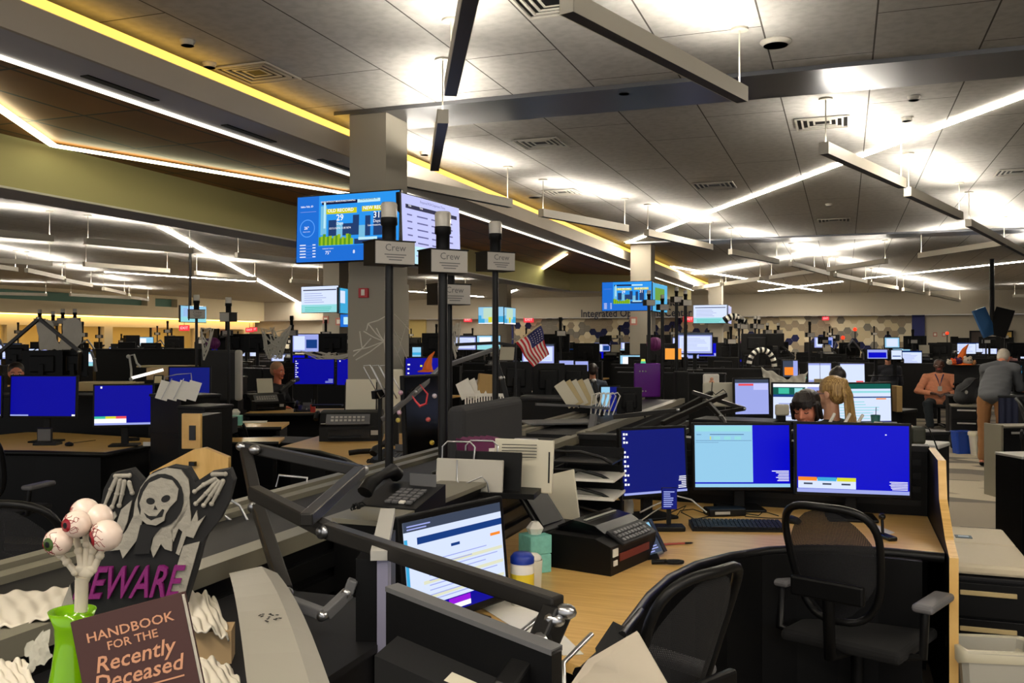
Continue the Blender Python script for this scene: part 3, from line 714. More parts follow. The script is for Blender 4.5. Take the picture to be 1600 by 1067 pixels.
def pedestal(M, w, d, h, lab, drawers=3, topm=None, body=None, handle=None, name='drawer_pedestal'):
    r = thing(name, lab, 'drawer unit', M)
    MB().bx(-w/2, w/2, 0, d, 0, h-.02).build('body', body or BLK, r)
    MB().box((0, d/2, h-.01), (w+.01, d+.01, .02), r=.004).build('top', topm or DGREY, r)
    z = .04; dh = (h-.06)/drawers
    for k in range(drawers):
        f = MB().box((0, -.009, z+dh/2), (w-.02, .018, dh-.01), r=.003).build('drawer_front', body or BLK, r)
        MB().box((0, -.022, z+dh-.05), (w*.62, .012, .022), r=.003).build('handle', handle or LGREY, f); z += dh
    return r
# fused bodies ---------------------------------------------------------------
def fuse(mb, voxel, smooth=6, name='tmp', fac=.5):
    me = mb.mesh(name, []); o = bpy.data.objects.new(name, me); COL.objects.link(o)
    m = o.modifiers.new('r', 'REMESH'); m.mode = 'VOXEL'; m.voxel_size = voxel; m.use_smooth_shade = True
    s = o.modifiers.new('s', 'SMOOTH'); s.iterations = smooth; s.factor = fac
    bpy.context.view_layer.update()
    r = bpy.data.meshes.new_from_object(o.evaluated_get(bpy.context.evaluated_depsgraph_get()))
    bpy.data.objects.remove(o); bpy.data.meshes.remove(me); return r
def fused(name, mb, voxel, mats, parent, paint=None, smooth=6, M=None, label=None, warp=None):
    me = fuse(mb, voxel, smooth, name); me.name = name
    if not isinstance(mats, (list, tuple)): mats = [mats]
    me.materials.clear()
    for m in mats: me.materials.append(m)
    if warp:
        for v in me.vertices: v.co = warp(v.co)
    if paint: me.polygons.foreach_set('material_index', [paint(p.center) for p in me.polygons])
    me.polygons.foreach_set('use_smooth', [True]*len(me.polygons))
    o = bpy.data.objects.new(name, me); COL.objects.link(o)
    if parent is not None: o.parent = parent
    if M is not None: o.matrix_basis = M
    if label: o['label'] = label
    return o
def limb(mb, pts, rr, n=10):
    """tapered limb with round joints"""
    mb.tube(pts, rr, n=n)
    for p, q in zip(pts, rr): mb.ball(p, q*1.0, n=n)
    return mb
def seg(mb, a, b, ra, rb, k=6):
    a, b = Vector(a), Vector(b)
    limb(mb, [a.lerp(b, i/k) for i in range(k+1)], [ra+(rb-ra)*i/k for i in range(k+1)])
# ================================================================ NEAR WORKSTATIONS
def Q(px, py, z): p = WZ(px, py, z); return (p.x, p.y)
# ---- long console spine, running away from the viewer on the left of the near desk
def spine(x0, x1, y0, y1, z, lab, slat=True):
    r = thing('console_ledge', lab, 'console', T((x0+x1)/2, y0, 0)); w = (x1-x0)/2; L = y1-y0
    b = MB().bx(-w+.02, w-.02, 0, L, 0, z-.05)
    b.build('body', BLK, r)
    MB().bx(-w+.11, w-.11, 0, L, z-.05, z-.03).build('tray_top', DGREY, r)
    for s in (-1, 1):
        MB().bx(s*w-s*.001, s*(w-.045), 0, L, z-.045, z, 0).bx(s*(w-.055), s*(w-.105), 0, L, z-.045, z-.012, 0).build('cap_rail', CAP, r)
        MB().bx(s*(w-.045), s*(w-.055), 0, L, z-.045, z-.03).build('rail_groove', BLK, r)
    if slat:
        m = MB()
        for k in range(7): m.bx(w-.022, w+.006, 0, L, z-.13-.075*k, z-.085-.075*k)
        m.build('slat_wall', BLK2, r)
    return r
spine(-2.0, -1.46, 1.0, 5.3, 1.1, 'long taupe-capped console ledge running past the near desk')
# low black cabinet beside the spine that carries the Halloween display
cab = thing('low_cabinet', 'low black cabinet carrying the tombstone, vase and book at lower left', 'cabinet', T(0, 0, 0))
MB().bx(-1.45, -.62, 1.05, 1.28, 0, 1.0).bx(-1.45, -.93, 1.28, 2.0, 0, 1.0).build('body', BLK, cab)
MB().bx(-1.45, -.6, 1.03, 1.29, 1.0, 1.015).bx(-1.45, -.92, 1.29, 2.02, 1.0, 1.015).build('top', DGREY, cab)
ZC = 1.015
# ---- main desk
dz = .75
dpts = [(.40, 5.19), (-1.45, 5.19), (-1.45, 3.0)]
front_px = [(720, 972), (851, 1020), (906, 1041), (935, 1014), (962, 988), (985, 958), (1010, 925), (1042, 897), (1085, 876), (1140, 862), (1200, 853), (1260, 850), (1330, 851), (1400, 856), (1470, 863)]
fp = [Q(a, b, dz) for a, b in front_px]
fp[-1] = (.40, fp[-1][1])
d1 = desk(dpts+fp, dz, 'maple curved desk with black bumper edge, nearest on the right', front=range(5, 3+len(fp)), legs=False)
cx, cy = d1.location.x, d1.location.y
MB().bx(-1.4, .38, 5.0, 5.17, .02, dz-.03, 0, T(-cx, -cy, 0)).bx(-1.42, -1.3, 3.1, 5.0, .02, dz-.03, 0, T(-cx, -cy, 0)).build('modesty_panel', BLK, d1)
ep = MB().prism([(4.18, 0), (4.18, .76), (4.35, .80), (4.62, .93), (4.68, 1.1), (5.24, 1.1), (5.24, 0)], .405, .44, 1, RZ(math.pi/2) @ RX(math.pi/2), side=0)
endp = ep.build('end_panel', [MAPLE, BLK]); endp.name = 'end_panel'
tag(endp, 'maple-edged end panel closing the right side of the near desk', 'panel')
bpnl = thing('back_partition', 'black partition behind the three near monitors', 'partition', T(-.53, 5.2, 0))
MB().bx(-.93, .93, .0, .08, 0, 1.08).build('panel', BLK, bpnl)
MB().bx(-.94, .94, -.01, .1, 1.08, 1.11).build('cap', DGREY, bpnl)
sl = MB()
for k in range(4): sl.bx(-.9, .9, -.012, 0, .80+k*.07, .83+k*.07)
sl.build('slat_rail', BLK2, bpnl)
# monitors on the main desk
def c_left():
    return SBD, icons(3, .02, SWH, .8, .99)+icons(8, .02, SWH, .15, .72)+lines(.86, .99, .06, .26, 7, SWH, 2, True)+[(0, 0, 1, .035, SLAV)]
def c_center():
    r = [(0, .0, 1, .055, SL), (.0, .08, .61, 1, SL), (.01, .90, .6, .985, ST), (.01, .8, .6, .9, SL), (.16, .845, .52, .855, SD), (.02, .845, .07, .852, SD), (.01, .75, .6, .755, SD), (.01, .72, .25, .724, SD)]
    r += [(.2+.11*k, .765, .27+.11*k, .82, ST) for k in range(3)]+[(.16, .765, .17, .82, SY)]
    return SB, r+lines(.8, .985, .1, .28, 7, SWH, 4, True)
def c_right():
    r = [(0, .0, 1, .055, SLAV), (.01, .06, .53, .2, SW)]
    for k, m in enumerate((SO, SC, SY)): r += [(.01+k*.175, .17, .18+k*.175, .225, m)]
    r += [(.06+.17*k, .115, .14+.17*k, .14, SG) for k in range(3)]+[(.79, .86, .805, .875, SWH)]
    return SB, r+lines(.82, .985, .07, .2, 6, SWH, 5, True)
mon(1023, 721, 4.66, .405, .355, 25, c_left(), 'left blue monitor of the three on the near desk, with icon columns', tilt=-4)
mon(1160, 713, 4.88, .53, .36, 0, c_center(), 'middle monitor on the near desk showing a pale document window', tilt=-4)
m3 = mon(1332, 718, 4.62, .56, .375, -13, c_right(), 'right blue monitor on the near desk with orange, cyan and yellow status tiles', tilt=-3)
# near monitor facing right
def c_near():
    r = [(0, .9, 1, 1, SG), (0, .83, 1, .9, SW), (.12, .76, 1, .83, SD), (0, 0, .03, .83, SC), (0, 0, 1, .14, SBX), (.38, .02, .6, .13, SP), (.40, .02, .6, .07, SWH), (.86, .66, .97, .69, SO), (.44, .66, .53, .69, SD)]
    r += [(.15, .2+.075*k, .98, .235+.075*k, mm) for k, mm in enumerate((SCRM, SW, SCRM, SW, SCRM, SW))]
    return SW, r+lines(.2, .95, .18, .62, 9, SLAV, 9, th=.2)+lines(.02, .3, .92, .98, 2, SLAV, 3)
SCRM = em(226, 228, 200, 1.0); PAL.append(SCRM)
mon(716, 876, 2.9, .50, .345, 52, c_near(), 'monitor at lower centre turned right, showing a blue and cream web page', tilt=-6, bez=.02)
keyboard(cam_M(1151, 4.43, dz, -4) @ T(0, 0, 0), 'black keyboard in front of the middle near monitor')
mouse(cam_M(1238, 4.58, dz, 20), 'black mouse right of the near keyboard', [(0, .05, .01), (-.05, .12, .004), (-.14, .2, .004)])
hub = thing('docking_hub', 'small black dock with cables under the middle near monitor', 'dock', cam_M(1132, 4.78, dz, 8))
MB().box((0, 0, .02), (.2, .1, .04), r=.008).build('body', BLK, hub); MB().box((-.03, -.052, .02), (.08, .004, .014)).build('label', LGREY, hub)
for k, p in enumerate(([(-.1, -.05, .006), (-.2, -.12, .006), (-.25, -.05, .03), (-.2, .02, .05), (-.3, .03, .006)], [(-.1, 0, .01), (-.18, -.03, .04), (-.22, .05, .02), (-.28, -.05, .005), (-.34, .04, .005)], [(.1, -.02, .01), (.16, -.06, .005), (.2, -.03, .02), (.26, -.08, .004)])):
    MB().tube(p, .0028, n=5).build('cable', BLK, hub)
usb = thing('webcam_stand', 'black stand with a small lit document screen beneath the left near monitor', 'screen stand', cam_M(1046, 4.4, dz, 0))
MB().box((0, 0, .012), (.14, .09, .024), r=.006).box((0, .02, .07), (.02, .02, .1)).build('base', BLK, usb)
content_mesh(.07, .1, SBD, lines(.1, .9, .1, .9, 8, SLAV, 3, th=.5)).build('lit_card', PAL, usb, T(0, -.0, .15))
MB().box((0, .006, .15), (.075, .008, .105), r=.003).build('card_back', BLK, usb)
cb = MB().tube([W(1000, 800, 4.5), W(1020, 790, 4.55), W(1056, 774, 4.6), W(1080, 780, 4.6), W(1104, 800, 4.55)], .004, n=6).tube([W(1000, 814, 4.45), W(1020, 800, 4.5), W(1044, 785, 4.55)], .003, n=6)
tag(cb.build('white_cable', LGREY), 'thin pale cable arching over the near desk below the left monitor', 'cable')
spk = thing('desk_speaker', 'small pale rounded speaker left of the lit card stand', 'speaker', cam_M(982, 4.75, dz, 10))
MB().lathe([(.02, 0), (.026, .01), (.028, .06), (.022, .085), (0, .09)], n=16).build('body', LGREY, spk)
# near fax machine
fx = thing('fax_machine', 'large black fax machine on the near desk with open paper tray', 'fax machine', cam_M(926, 3.8, dz, 56))
MB().prism([(-.19, 0), (-.19, .11), (-.12, .135), (.19, .135), (.19, 0)], -.2, .2, 0, RZ(math.pi/2) @ RX(math.pi/2)).build('body', BLK, fx)
MB().prism([(-.14, .135), (-.08, .17), (.02, .185), (.1, .15), (.1, .135)], -.13, .19, 0, RZ(math.pi/2) @ RX(math.pi/2)).build('scanner_lid', GLOSS, fx)
MB().box((.03, -.02, .182), (.26, .012, .004), 0).build('light_strip', LGREY, fx)
MB().box((-.1, 0, .0), (.2, .012, .2), r=.004).box((-.1, -.01, .0), (.15, .006, .15), r=.002).build('paper_tray', BLK2, fx, T(-.06, .15, .22) @ RX(R_(-38)))
cp = MB().box((0, 0, 0), (.3, .09, .012), r=.004).build('control_panel', DGREY, fx, T(.03, -.165, .128) @ RX(R_(30)))
kb = MB()
for i in range(9):
    for j in range(3): kb.box((-.12+i*.027, -.025+j*.022, .009), (.018, .014, .006))
kb.build('keypad', MGREY, cp)
MB().box((0, -.192, .06), (.26, .004, .03)).build('output_slot', mat('dull_red', (110, 40, 34), .5), fx)
MB().box((-.165, -.192, .085), (.04, .004, .03)).box((-.165, -.192, .045), (.03, .004, .02)).build('label', PAPER, fx)
MB().box((0, -.02, -.0), (.09, .006, .15), r=.003).build('phone_dock', BLK2, fx, T(.24, -.16, .07) @ RX(R_(-30)) @ RZ(R_(20)))
tb = thing('video_phone', 'tilted phone screen with a lit blue display beside the near fax machine', 'phone', cam_M(1012, 3.85, dz, 20))
MB().box((0, .01, 0), (.10, .012, .15), r=.004).build('casing', MGREY, tb, T(0, 0, .075) @ RX(R_(-30)) @ RY(R_(-12)))
content_mesh(.085, .13, SL, [(0, 0, 1, .5, SG), (0, .5, 1, .62, SW)]+lines(.1, .9, .05, .45, 5, SLAV, 1)).build('screen', PAL, tb, T(0, -.0, .076) @ RX(R_(-30)) @ RY(R_(-12)))
MB().prism([(-.05, 0), (.06, 0), (.03, .07)], -.03, .03, 0, RZ(math.pi/2) @ RX(math.pi/2)).build('stand', BLK, tb)
hc = [(.06+.035*math.cos(a), -.035+.02*math.sin(a), .012) for a in [k*.5 for k in range(13)]]
tag(MB().tube(hc, .007, n=7, M=cam_M(1028, 3.75, dz, 0)).tube([(-.03, -.03, .01), (.03, -.03, .012)], .01, M=cam_M(1028, 3.75, dz, 0)).build('coiled_cord', BLK), 'black loop of thick cord lying beside the near fax machine', 'cord')
pen = thing('pen', 'red and grey pen lying on the near desk', 'pen', cam_M(1060, 4.08, dz+.006, 12))
MB().tube([(-.07, 0, 0), (.03, 0, 0)], .0045).build('barrel', mat('pen_red', (150, 60, 50), .4), pen); MB().tube([(.03, 0, 0), (.06, 0, 0), (.07, 0, 0)], [.005, .004, .001]).build('tip', BLK, pen)
# paper tray organiser
og = thing('letter_tray', 'black three-tier letter tray holding white paper, left of the near monitors', 'letter tray', cam_M(918, 4.4, dz, -20))
for k in range(4):
    z = .08+k*.085
    t = MB().box((0, 0, z), (.3, .24, .006)).box((-.148, 0, z+.025), (.005, .24, .05)).box((0, .118, z+.025), (.3, .005, .05))
    t.tube([(-.15, -.12, z+.05), (0, -.125, z+.052), (.1, -.12, z+.03), (.15, -.11, z+.002)], .008, n=6).build('tray', BLK2, og)
    if k in (1, 2): MB().box((.05, -.02, z+.012), (.22, .28, .012), 0, T(0, 0, 0) @ RZ(.04)).build('paper_stack', PAPER, og)
for s in (-1, 1): MB().bx(s*.14-.006, s*.14+.006, .1, .115, 0, .36).build('upright', BLK2, og)
# wipes, tissues
wp = thing('wipes_canister', 'white wipes canister with a blue lid beside the lower centre monitor', 'canister', cam_M(816, 3.15, dz, 0))
MB().lathe([(.038, 0), (.04, .01), (.04, .14), (.038, .145)], n=22).build('body', PAPER, wp); MB().lathe([(.041, .145), (.041, .165), (.03, .178), (0, .18)], n=22).build('lid', mat('wipe_blue', (20, 50, 150), .4), wp)
MB().lathe([(.0405, .06), (.0405, .11)], n=22).build('label', mat('label_yellow', (226, 200, 50), .5), wp)
cp2 = thing('paper_cup', 'beige paper cup with crumpled tissue between the wipes and the teal box', 'cup', cam_M(832, 3.3, dz, 0))
MB().lathe([(.03, 0), (.036, .12), (.034, .12), (.028, .01)], n=18).build('cup', CREAM, cp2); MB().ball((0, 0, .125), (.034, .03, .02), n=8).build('tissue', PAPER, cp2)
def tissue_box(M, lab):
    r = thing('tissue_box', lab, 'tissue box', M)
    MB().box((0, 0, .045), (.12, .12, .09), r=.004).build('box', mat('tissue_teal', (120, 190, 178), .6, noise=.25, nscale=40), r)
    MB().lathe([(.03, .09), (.045, .12), (.02, .15), (0, .145)], n=7, smooth=False).build('tissue', PAPER, r); return r
tissue_box(cam_M(836, 3.62, dz, 25) @ Matrix.Scale(.8, 4), 'teal patterned tissue box left of the near fax machine')
tissue_box(cam_M(836, 3.62, dz+.073, 30) @ Matrix.Scale(.8, 4), 'second teal tissue box stacked on the one left of the near fax machine')
def sheet(name, pts, z, lab, m=None, cat='paper', t=.002):
    P = [Q(a, b, z) for a, b in pts]; return tag(MB().prism(P, z, z+t).build(name, m or PAPER), lab, cat)
sheet('paper_sheet', [(722, 930), (790, 905), (912, 1022), (880, 1024), (850, 1010)], dz+.001, 'white sheets lying on the desk in front of the lower centre monitor')
sheet('paper_sheet', [(1357, 820), (1365, 818), (1398, 832), (1385, 836)], dz+.001, 'small white slip of paper beside the headset on the near desk')
hs = thing('headset_stand', 'small black desk stand upright near the right end of the near desk', 'stand', cam_M(1385, 4.2, dz, 10))
MB().box((0, 0, .01), (.045, .11, .02), r=.006).tube([(0, .03, .02), (0, .035, .09)], .007).ball((0, .035, .095), .016).build('body', GLOSS, hs)
# chairs at the near desk
office_chair(Matrix.Translation(WH(1300, 3.7, 0)) @ RZ(TH+R_(138)) @ T(0, -.26, 0), 'black mesh office chair pushed up to the near desk, right of centre', back_h=.50, w=.42, seat_z=.41)
c2 = office_chair(Matrix.Translation(WH(1076, 2.65, 0)) @ RZ(TH+R_(222)) @ T(0, -.26, 0), 'office chair nearest the viewer with its back to the desk corner', back_h=.52, w=.42, seat_z=.40)
# drawer pedestal with cushion top and waste bin
pd = pedestal(cam_M(1543, 4.25, 0, -20), .38, .95, .56, 'black drawer pedestal with a beige cushion top, lower right', topm=DGREY, handle=mat('pull_beige', (190, 168, 120), .5))
CUSH = mat('cushion_vinyl', (214, 200, 172), .55, bump=.2, nscale=9)
MB().box((0, .26, .59), (.4, .5, .05), r=.015).box((0, .74, .59), (.4, .44, .05), r=.015).build('cushion', CUSH, pd)
stk = tag(MB().box((-.03, .66, .617), (.08, .07, .003), 0).box((-.03, .66, .619), (.05, .03, .002), 1).build('sticker_card', [mat('card_teal', (40, 70, 90), .4), mat('card_silver', (170, 190, 210), .3)], None, cam_M(1543, 4.25, 0, -20)), 'small blue and silver card lying on the beige cushion', 'card')
waste_bin(cam_M(1552, 3.8, 0, -10), 'grey waste bin with a clear liner at the lower right corner', .30, .21, .40, mat('bin_grey', (176, 172, 160), .5), liner=True)
tag(MB().box((0, 0, .15), (.1, .04, .3), r=.008).build('blue_binder', mat('deep_blue', (18, 26, 110), .5), None, cam_M(1399, 4.7, .0, 4)), 'dark blue binder standing on the floor under the near desk', 'binder')
# ---- things on the spine
ap = thing('acoustic_panel', 'rounded dark grey acoustic panel standing on the console ledge', 'panel', T(-1.72, 3.98, 1.05))
MB().box((0, .42, .15), (.09, .86, .29), r=.035, seg=4).build('padding', PADF, ap)
MB().box((0, .42, .01), (.1, .88, .03)).build('base_rail', BLK, ap)
pb = thing('gift_bag', 'purple scalloped gift bag in front of the acoustic panel', 'bag', cam_M(748, 4.05, 1.08, 30))
PUR = mat('purple_card', (98, 30, 76), .6)
MB().prism([(-.07, 0), (.07, 0), (.085, .14), (.07, .15), (.055, .142), (.04, .15), (.025, .142), (.01, .15), (-.005, .142), (-.02, .15), (-.035, .142), (-.05, .15), (-.065, .142), (-.085, .146)], -.055, .055, 0, RX(math.pi/2)).build('bag', PUR, pb)
MB().box((.045, -.057, .07), (.05, .002, .07)).build('tag_label', PAPER, pb)
crew_pole(608, 3.95, 1.07, 2.245, 'left tall black pole with a Crew sign box and frosted lamp', yaw=32, bw=.185, r_=.018)
crew_pole(692, 4.02, 1.07, 2.215, 'middle tall black pole with a Crew sign box and frosted lamp', yaw=32, bw=.18, r_=.021)
crew_pole(701, 4.55, 1.07, 2.1, 'tall black pole half hidden behind the middle pole', yaw=32, bw=.18, r_=.018)
crew_pole(774, 5.0, 1.07, 2.30, 'right tall black pole with a Crew sign box and frosted lamp', yaw=32, bw=.175, r_=.017)
# file rack with boards
fr_ = thing('file_rack', 'wire file rack holding white and cream boards on the console ledge', 'file rack', cam_M(775, 3.62, 1.06, -12))
def board(x, y, w, h, rx, m, mb=None, rz=0):
    return MB().box((0, 0, h/2), (w, .014, h), 0, r=.004).build('board', m, fr_, T(x, y, 0) @ RZ(R_(rz)) @ RX(R_(rx)))
board(-.08, -.12, .27, .14, -8, mat('board_grey', (178, 174, 164), .6), rz=-4); board(-.02, -.07, .27, .165, -8, BLK, rz=-4)
board(.1, .02, .25, .205, -8, CREAM, rz=-10)
p_ = MB()
for k in range(5): p_.box((.05, -.0, .185-.012*k), (.14, .002, .003))
p_.box((.17, 0, .1), (.006, .002, .12)).build('printed_lines', DGREY, fr_, T(.04, .0, 0) @ RX(R_(-8)) @ T(0, -.008, 0))
w_ = MB()
for x, y in ((-.14, -.08), (-.06, -.03), (.1, .06)):
    w_.tube([(x-.06, y, .02), (x-.06, y+.02, .18), (x-.04, y+.02, .2), (x+.05, y+.02, .2), (x+.07, y+.02, .18), (x+.06, y, .02)], .004, n=6)
w_.tube([(-.12, -.14, .14), (-.12, -.14, .06), (-.1, -.15, .045), (-.02, -.15, .08), (.0, -.15, .06), (.01, -.14, 0)], .003, n=6)
w_.build('wire_frame', CHROME, fr_)
MB().box((0, 0, .01), (.36, .3, .02)).build('base', BLK, fr_)
bd = thing('leaning_board', 'cream board leaning behind the near fax machine', 'board', cam_M(880, 3.95, dz, -35))
MB().box((0, 0, .17), (.2, .01, .34), r=.004).build('board', CREAM, bd, RX(R_(-14)) @ RY(R_(-16)))
desk_phone(Matrix.Translation(WH(628, 3.05, 1.1)) @ RZ(TH+R_(-24)), 'grey desk phone with handset on the console ledge')
# end block of the slat wall in the middle
eb = thing('slat_block', 'black ribbed end block of the console beside the desk phone', 'console', T(-1.38, 2.45, 0))
MB().bx(-.08, .08, 0, .85, 0, 1.1).build('body', BLK, eb)
m_ = MB()
for k in range(5): m_.bx(.08, .1, .01, .84, 1.03-.06*k, 1.065-.06*k)
m_.build('slat_wall', BLK, eb); MB().bx(-.085, .1, -.005, .86, 1.1, 1.115).build('cap', CAP, eb)
# ---- foreground uprights and arms
pnl = thing('curved_side_panel', 'tall pale grey curved side panel with a scuff mark, lower left of centre', 'panel', T(0, 0, 0))
a0, a1, b0, b1 = W(358, 895, 1.95), W(408, 884, 1.95), W(392, 1120, 1.25), W(500, 1120, 1.25)
PG = mat('panel_pale_grey', (150, 146, 136), .45)
mb = MB(); n = 8; vs = []
for i in range(n+1):
    t = i/n
    for (p, q) in ((a0, b0), (a1, b1)):
        v = p.lerp(q, t); v.z += .03*math.sin(t*math.pi); vs.append(v)
dn = Vector((.02, .03, -.02))
vs2 = [v+dn for v in vs]
mb.add(vs+vs2, [(2*i, 2*i+1, 2*i+3, 2*i+2) for i in range(n)]+[(2*i+2*n+2, 2*i+2*n+4, 2*i+2*n+5, 2*i+2*n+3) for i in range(n)]
       + [(2*i, 2*i+2, 2*i+2*n+4, 2*i+2*n+2) for i in range(n)]+[(2*i+1, 2*i+2*n+3, 2*i+2*n+5, 2*i+3) for i in range(n)]+[(0, 2*n+2, 2*n+3, 1), (2*n, 2*n+1, 4*n+3, 4*n+2)])
mb.build('shell', PG, pnl)
sc_ = MB(); rr = random.Random(4)
for k in range(12):
    t = .56+rr.uniform(-.025, .025); u = .42+.035*k
    p = a0.lerp(b0, t).lerp(a1.lerp(b1, t), u); p.z += .03*math.sin(t*math.pi)+.002; q = a0.lerp(b0, t+rr.uniform(-.02, .03)).lerp(a1.lerp(b1, t), u+.05); q.z += .03*math.sin(t*math.pi)+.002
    sc_.bar(p, q, .0025, .001)
sc_.build('scuff_mark', DGREY, pnl)
pst = thing('upright_post', 'black upright box with a pale lavender edge, bottom centre', 'post', T(0, 0, 0))
def vpost(pxa, pxb, D, z0, z1, m, nm, t=.05):
    a = WH(pxa, D, 0); b = WH(pxb, D, 0); d = (b-a).normalized(); nn = Vector((-d.y, d.x, 0))*t
    MB().prism([(a.x, a.y), (b.x, b.y), (b.x+nn.x, b.y+nn.y), (a.x+nn.x, a.y+nn.y)], z0, z1).build(nm, m, pst)
vpost(556, 590, 1.95, 0, 1.19, BLK, 'body', .3)
LAV = mat('lavender_edge', (138, 136, 160), .4)
vpost(589, 606, 1.93, 0, 1.21, LAV, 'pale_edge', .05)
MB().bar(W(592, 868, 1.92), W(606, 800, 2.25), .035, .02).build('top_arm', LGREY, pst)
AL = mat('arm_dark_metal', (40, 38, 36), .36, metal=.4)
ar1 = bars('articulated_arm', [(380, 697, 2.75), (563, 735, 2.55), (478, 812, 2.05)], .03, 'dark flat articulated arm folded above the console, left of centre', 'monitor arm', AL)
ar2 = bars('articulated_arm', [(396, 768, 2.35), (512, 828, 2.1), (872, 946, 1.62)], .034, 'long dark arm crossing diagonally in front of the lower centre monitor', 'monitor arm', AL)
ar3 = bars('articulated_arm', [(383, 700, 2.75), (402, 790, 2.5), (446, 925, 2.1)], .032, 'dark upright arm descending to the joint beside the pale panel', 'monitor arm', AL)
for o_, pts in ((ar1, [(378, 697, 2.74), (398, 702, 2.7)]), (ar3, [(446, 925, 2.1), (435, 935, 2.08)]), (ar2, [(884, 955, 1.6), (866, 968, 1.6)])):
    b_ = o_.matrix_basis.translation
    for p in pts: MB().ball((0, 0, 0), (.02, .016, .014), n=10, M=Matrix.Translation(W(*p)-b_)).build('end_knob', CHROME, o_)
bars('articulated_arm', [(450, 938, 2.0), (508, 960, 1.9), (545, 925, 1.95), (552, 905, 1.95)], .022, 'small jointed arm with pale tube below the dark upright arm', 'monitor arm', MGREY)
bars('articulated_arm', [(872, 950, 1.62), (850, 1000, 1.6), (790, 1085, 1.5)], .042, 'short thick black arm end pointing down at the bottom centre', 'monitor arm', BLK2)
# near monitor seen from behind, bottom centre
nb_ = thing('monitor', 'black monitor seen from behind at the bottom edge, centre', 'monitor', Matrix.Translation(W(603, 918, 1.72)))
e1 = W(603, 918, 1.72); e2 = W(862, 1018, 1.5); u = (e2-e1); uh = Vector((u.x, u.y, 0)).normalized(); nn = Vector((uh.y, -uh.x, 0))
L_ = u.length
def pt(s, d, z): return u*s+nn*d+Vector((0, 0, z))
g = MB(); vs = [pt(0, 0, 0), pt(1, 0, 0), pt(1, 0, -.42), pt(0, 0, -.42), pt(0, -.03, 0), pt(1, -.03, 0), pt(1, -.03, -.42), pt(0, -.03, -.42)]
g.add(vs, [(0, 1, 2, 3), (7, 6, 5, 4), (0, 4, 5, 1), (1, 5, 6, 2), (2, 6, 7, 3), (3, 7, 4, 0)]).build('casing', BLK, nb_)
g = MB().add([pt(.0, .002, .003), pt(1, .002, .003), pt(1, -.032, .003), pt(0, -.032, .003), pt(.0, .002, -.006), pt(1, .002, -.006), pt(1, -.032, -.006), pt(0, -.032, -.006)], [(0, 1, 2, 3), (0, 4, 5, 1), (2, 6, 7, 3), (1, 5, 6, 2), (3, 7, 4, 0)]).build('top_edge', MGREY, nb_)
g = MB().add([pt(.08, 0, -.08), pt(.95, 0, -.08), pt(.95, .06, -.1), pt(.08, .06, -.1), pt(.08, .06, -.36), pt(.95, .06, -.36), pt(.95, 0, -.4), pt(.08, 0, -.4)], [(0, 1, 2, 3), (3, 2, 5, 4), (4, 5, 6, 7), (0, 3, 4, 7), (1, 6, 5, 2)]).build('rear_housing', FABRIC, nb_)
g = MB().add([pt(.50, .03, -.086), pt(.66, .03, -.086), pt(.66, .052, -.094), pt(.50, .052, -.094)], [(0, 1, 2, 3)]).build('sticker', CREAM, nb_)
# bottom: wire stand, leaning pale board, black bracket
ws = thing('wire_stand', 'bent steel wire stand at the bottom edge right of the dark arms', 'wire stand', T(0, 0, 0))
for pts in ([(858, 975, 1.7), (845, 962, 1.7), (795, 1002, 1.66), (788, 1030, 1.64), (792, 1048, 1.64), (800, 1048, 1.64)], [(925, 990, 1.75), (905, 1010, 1.72), (880, 1035, 1.68), (882, 1080, 1.65)], [(850, 1025, 1.75), (870, 1090, 1.7)]):
    MB().tube([W(*p) for p in pts], .005, n=7).build('wire', CHROME, ws)
lb = thing('leaning_board', 'pale board leaning at the bottom edge beside the nearest chair', 'board', T(0, 0, 0))
P = [W(880, 1085, 1.55), W(918, 1030, 1.7), W(995, 985, 1.95), W(1052, 1085, 1.55)]; dn = Vector((.0, .02, -.01))
MB().add(P+[p+dn for p in P], [(0, 1, 2, 3), (7, 6, 5, 4), (0, 4, 5, 1), (1, 5, 6, 2), (2, 6, 7, 3), (3, 7, 4, 0)]).build('board', mat('board_pale', (196, 186, 170), .7), lb)
bk_ = thing('desk_bracket', 'black padded bracket clamped to the desk corner, bottom centre', 'bracket', T(0, 0, 0))
P = [W(930, 1012, 2.4), W(958, 970, 2.55), W(978, 980, 2.55), W(972, 1010, 2.45), W(948, 1045, 2.3), W(935, 1040, 2.3)]; dn = Vector((.03, .05, -.06))
MB().add(P+[p+dn for p in P], [list(range(6)), list(range(11, 5, -1))]+[(i, i+6, (i+1) % 6+6, (i+1) % 6) for i in range(6)]).build('pad', FABRIC, bk_)
MB().tube([W(972, 992, 2.5), W(1002, 955, 2.8)], .012).build('clamp_bar', BLK2, bk_)
# ================================================================ HALLOWEEN DISPLAY, lower left
s_ = 1.86/F
tb_ = thing('tombstone_decoration', 'black and grey foam tombstone with a reaper relief and the purple word BEWARE', 'decoration',
            Matrix.Translation(W(240, 952, 1.86)) @ RZ(TH+R_(6)))
def zp(x, y): return ((x/2.9075-240)*s_, (952-(700+y/2.9075))*s_)
STONE = mat('foam_stone_grey', (150, 145, 134), .9, bump=.5, nscale=60); FBLK = mat('foam_black', (14, 13, 14), .8)
base = [(103*2.9075, 745), (310, 690), (345, 600), (420, 540), (458, 480), (470, 400), (480, 330), (470, 270), (485, 180), (520, 110), (600, 92), (650, 150), (700, 105), (780, 80), (850, 92), (885, 155), (950, 112), (1035, 98), (1055, 150), (1030, 250), (990, 330), (930, 405), (915, 440), (885, 560), (845, 690), (832, 745)]
def relief(mb, pts, d, mi, d0=0): mb.prism([zp(*p) for p in pts], d0, d, mi, RX(math.pi/2))
m0 = MB(); relief(m0, base, .008, 0, -.03); m0.build('slab', FBLK, tb_)
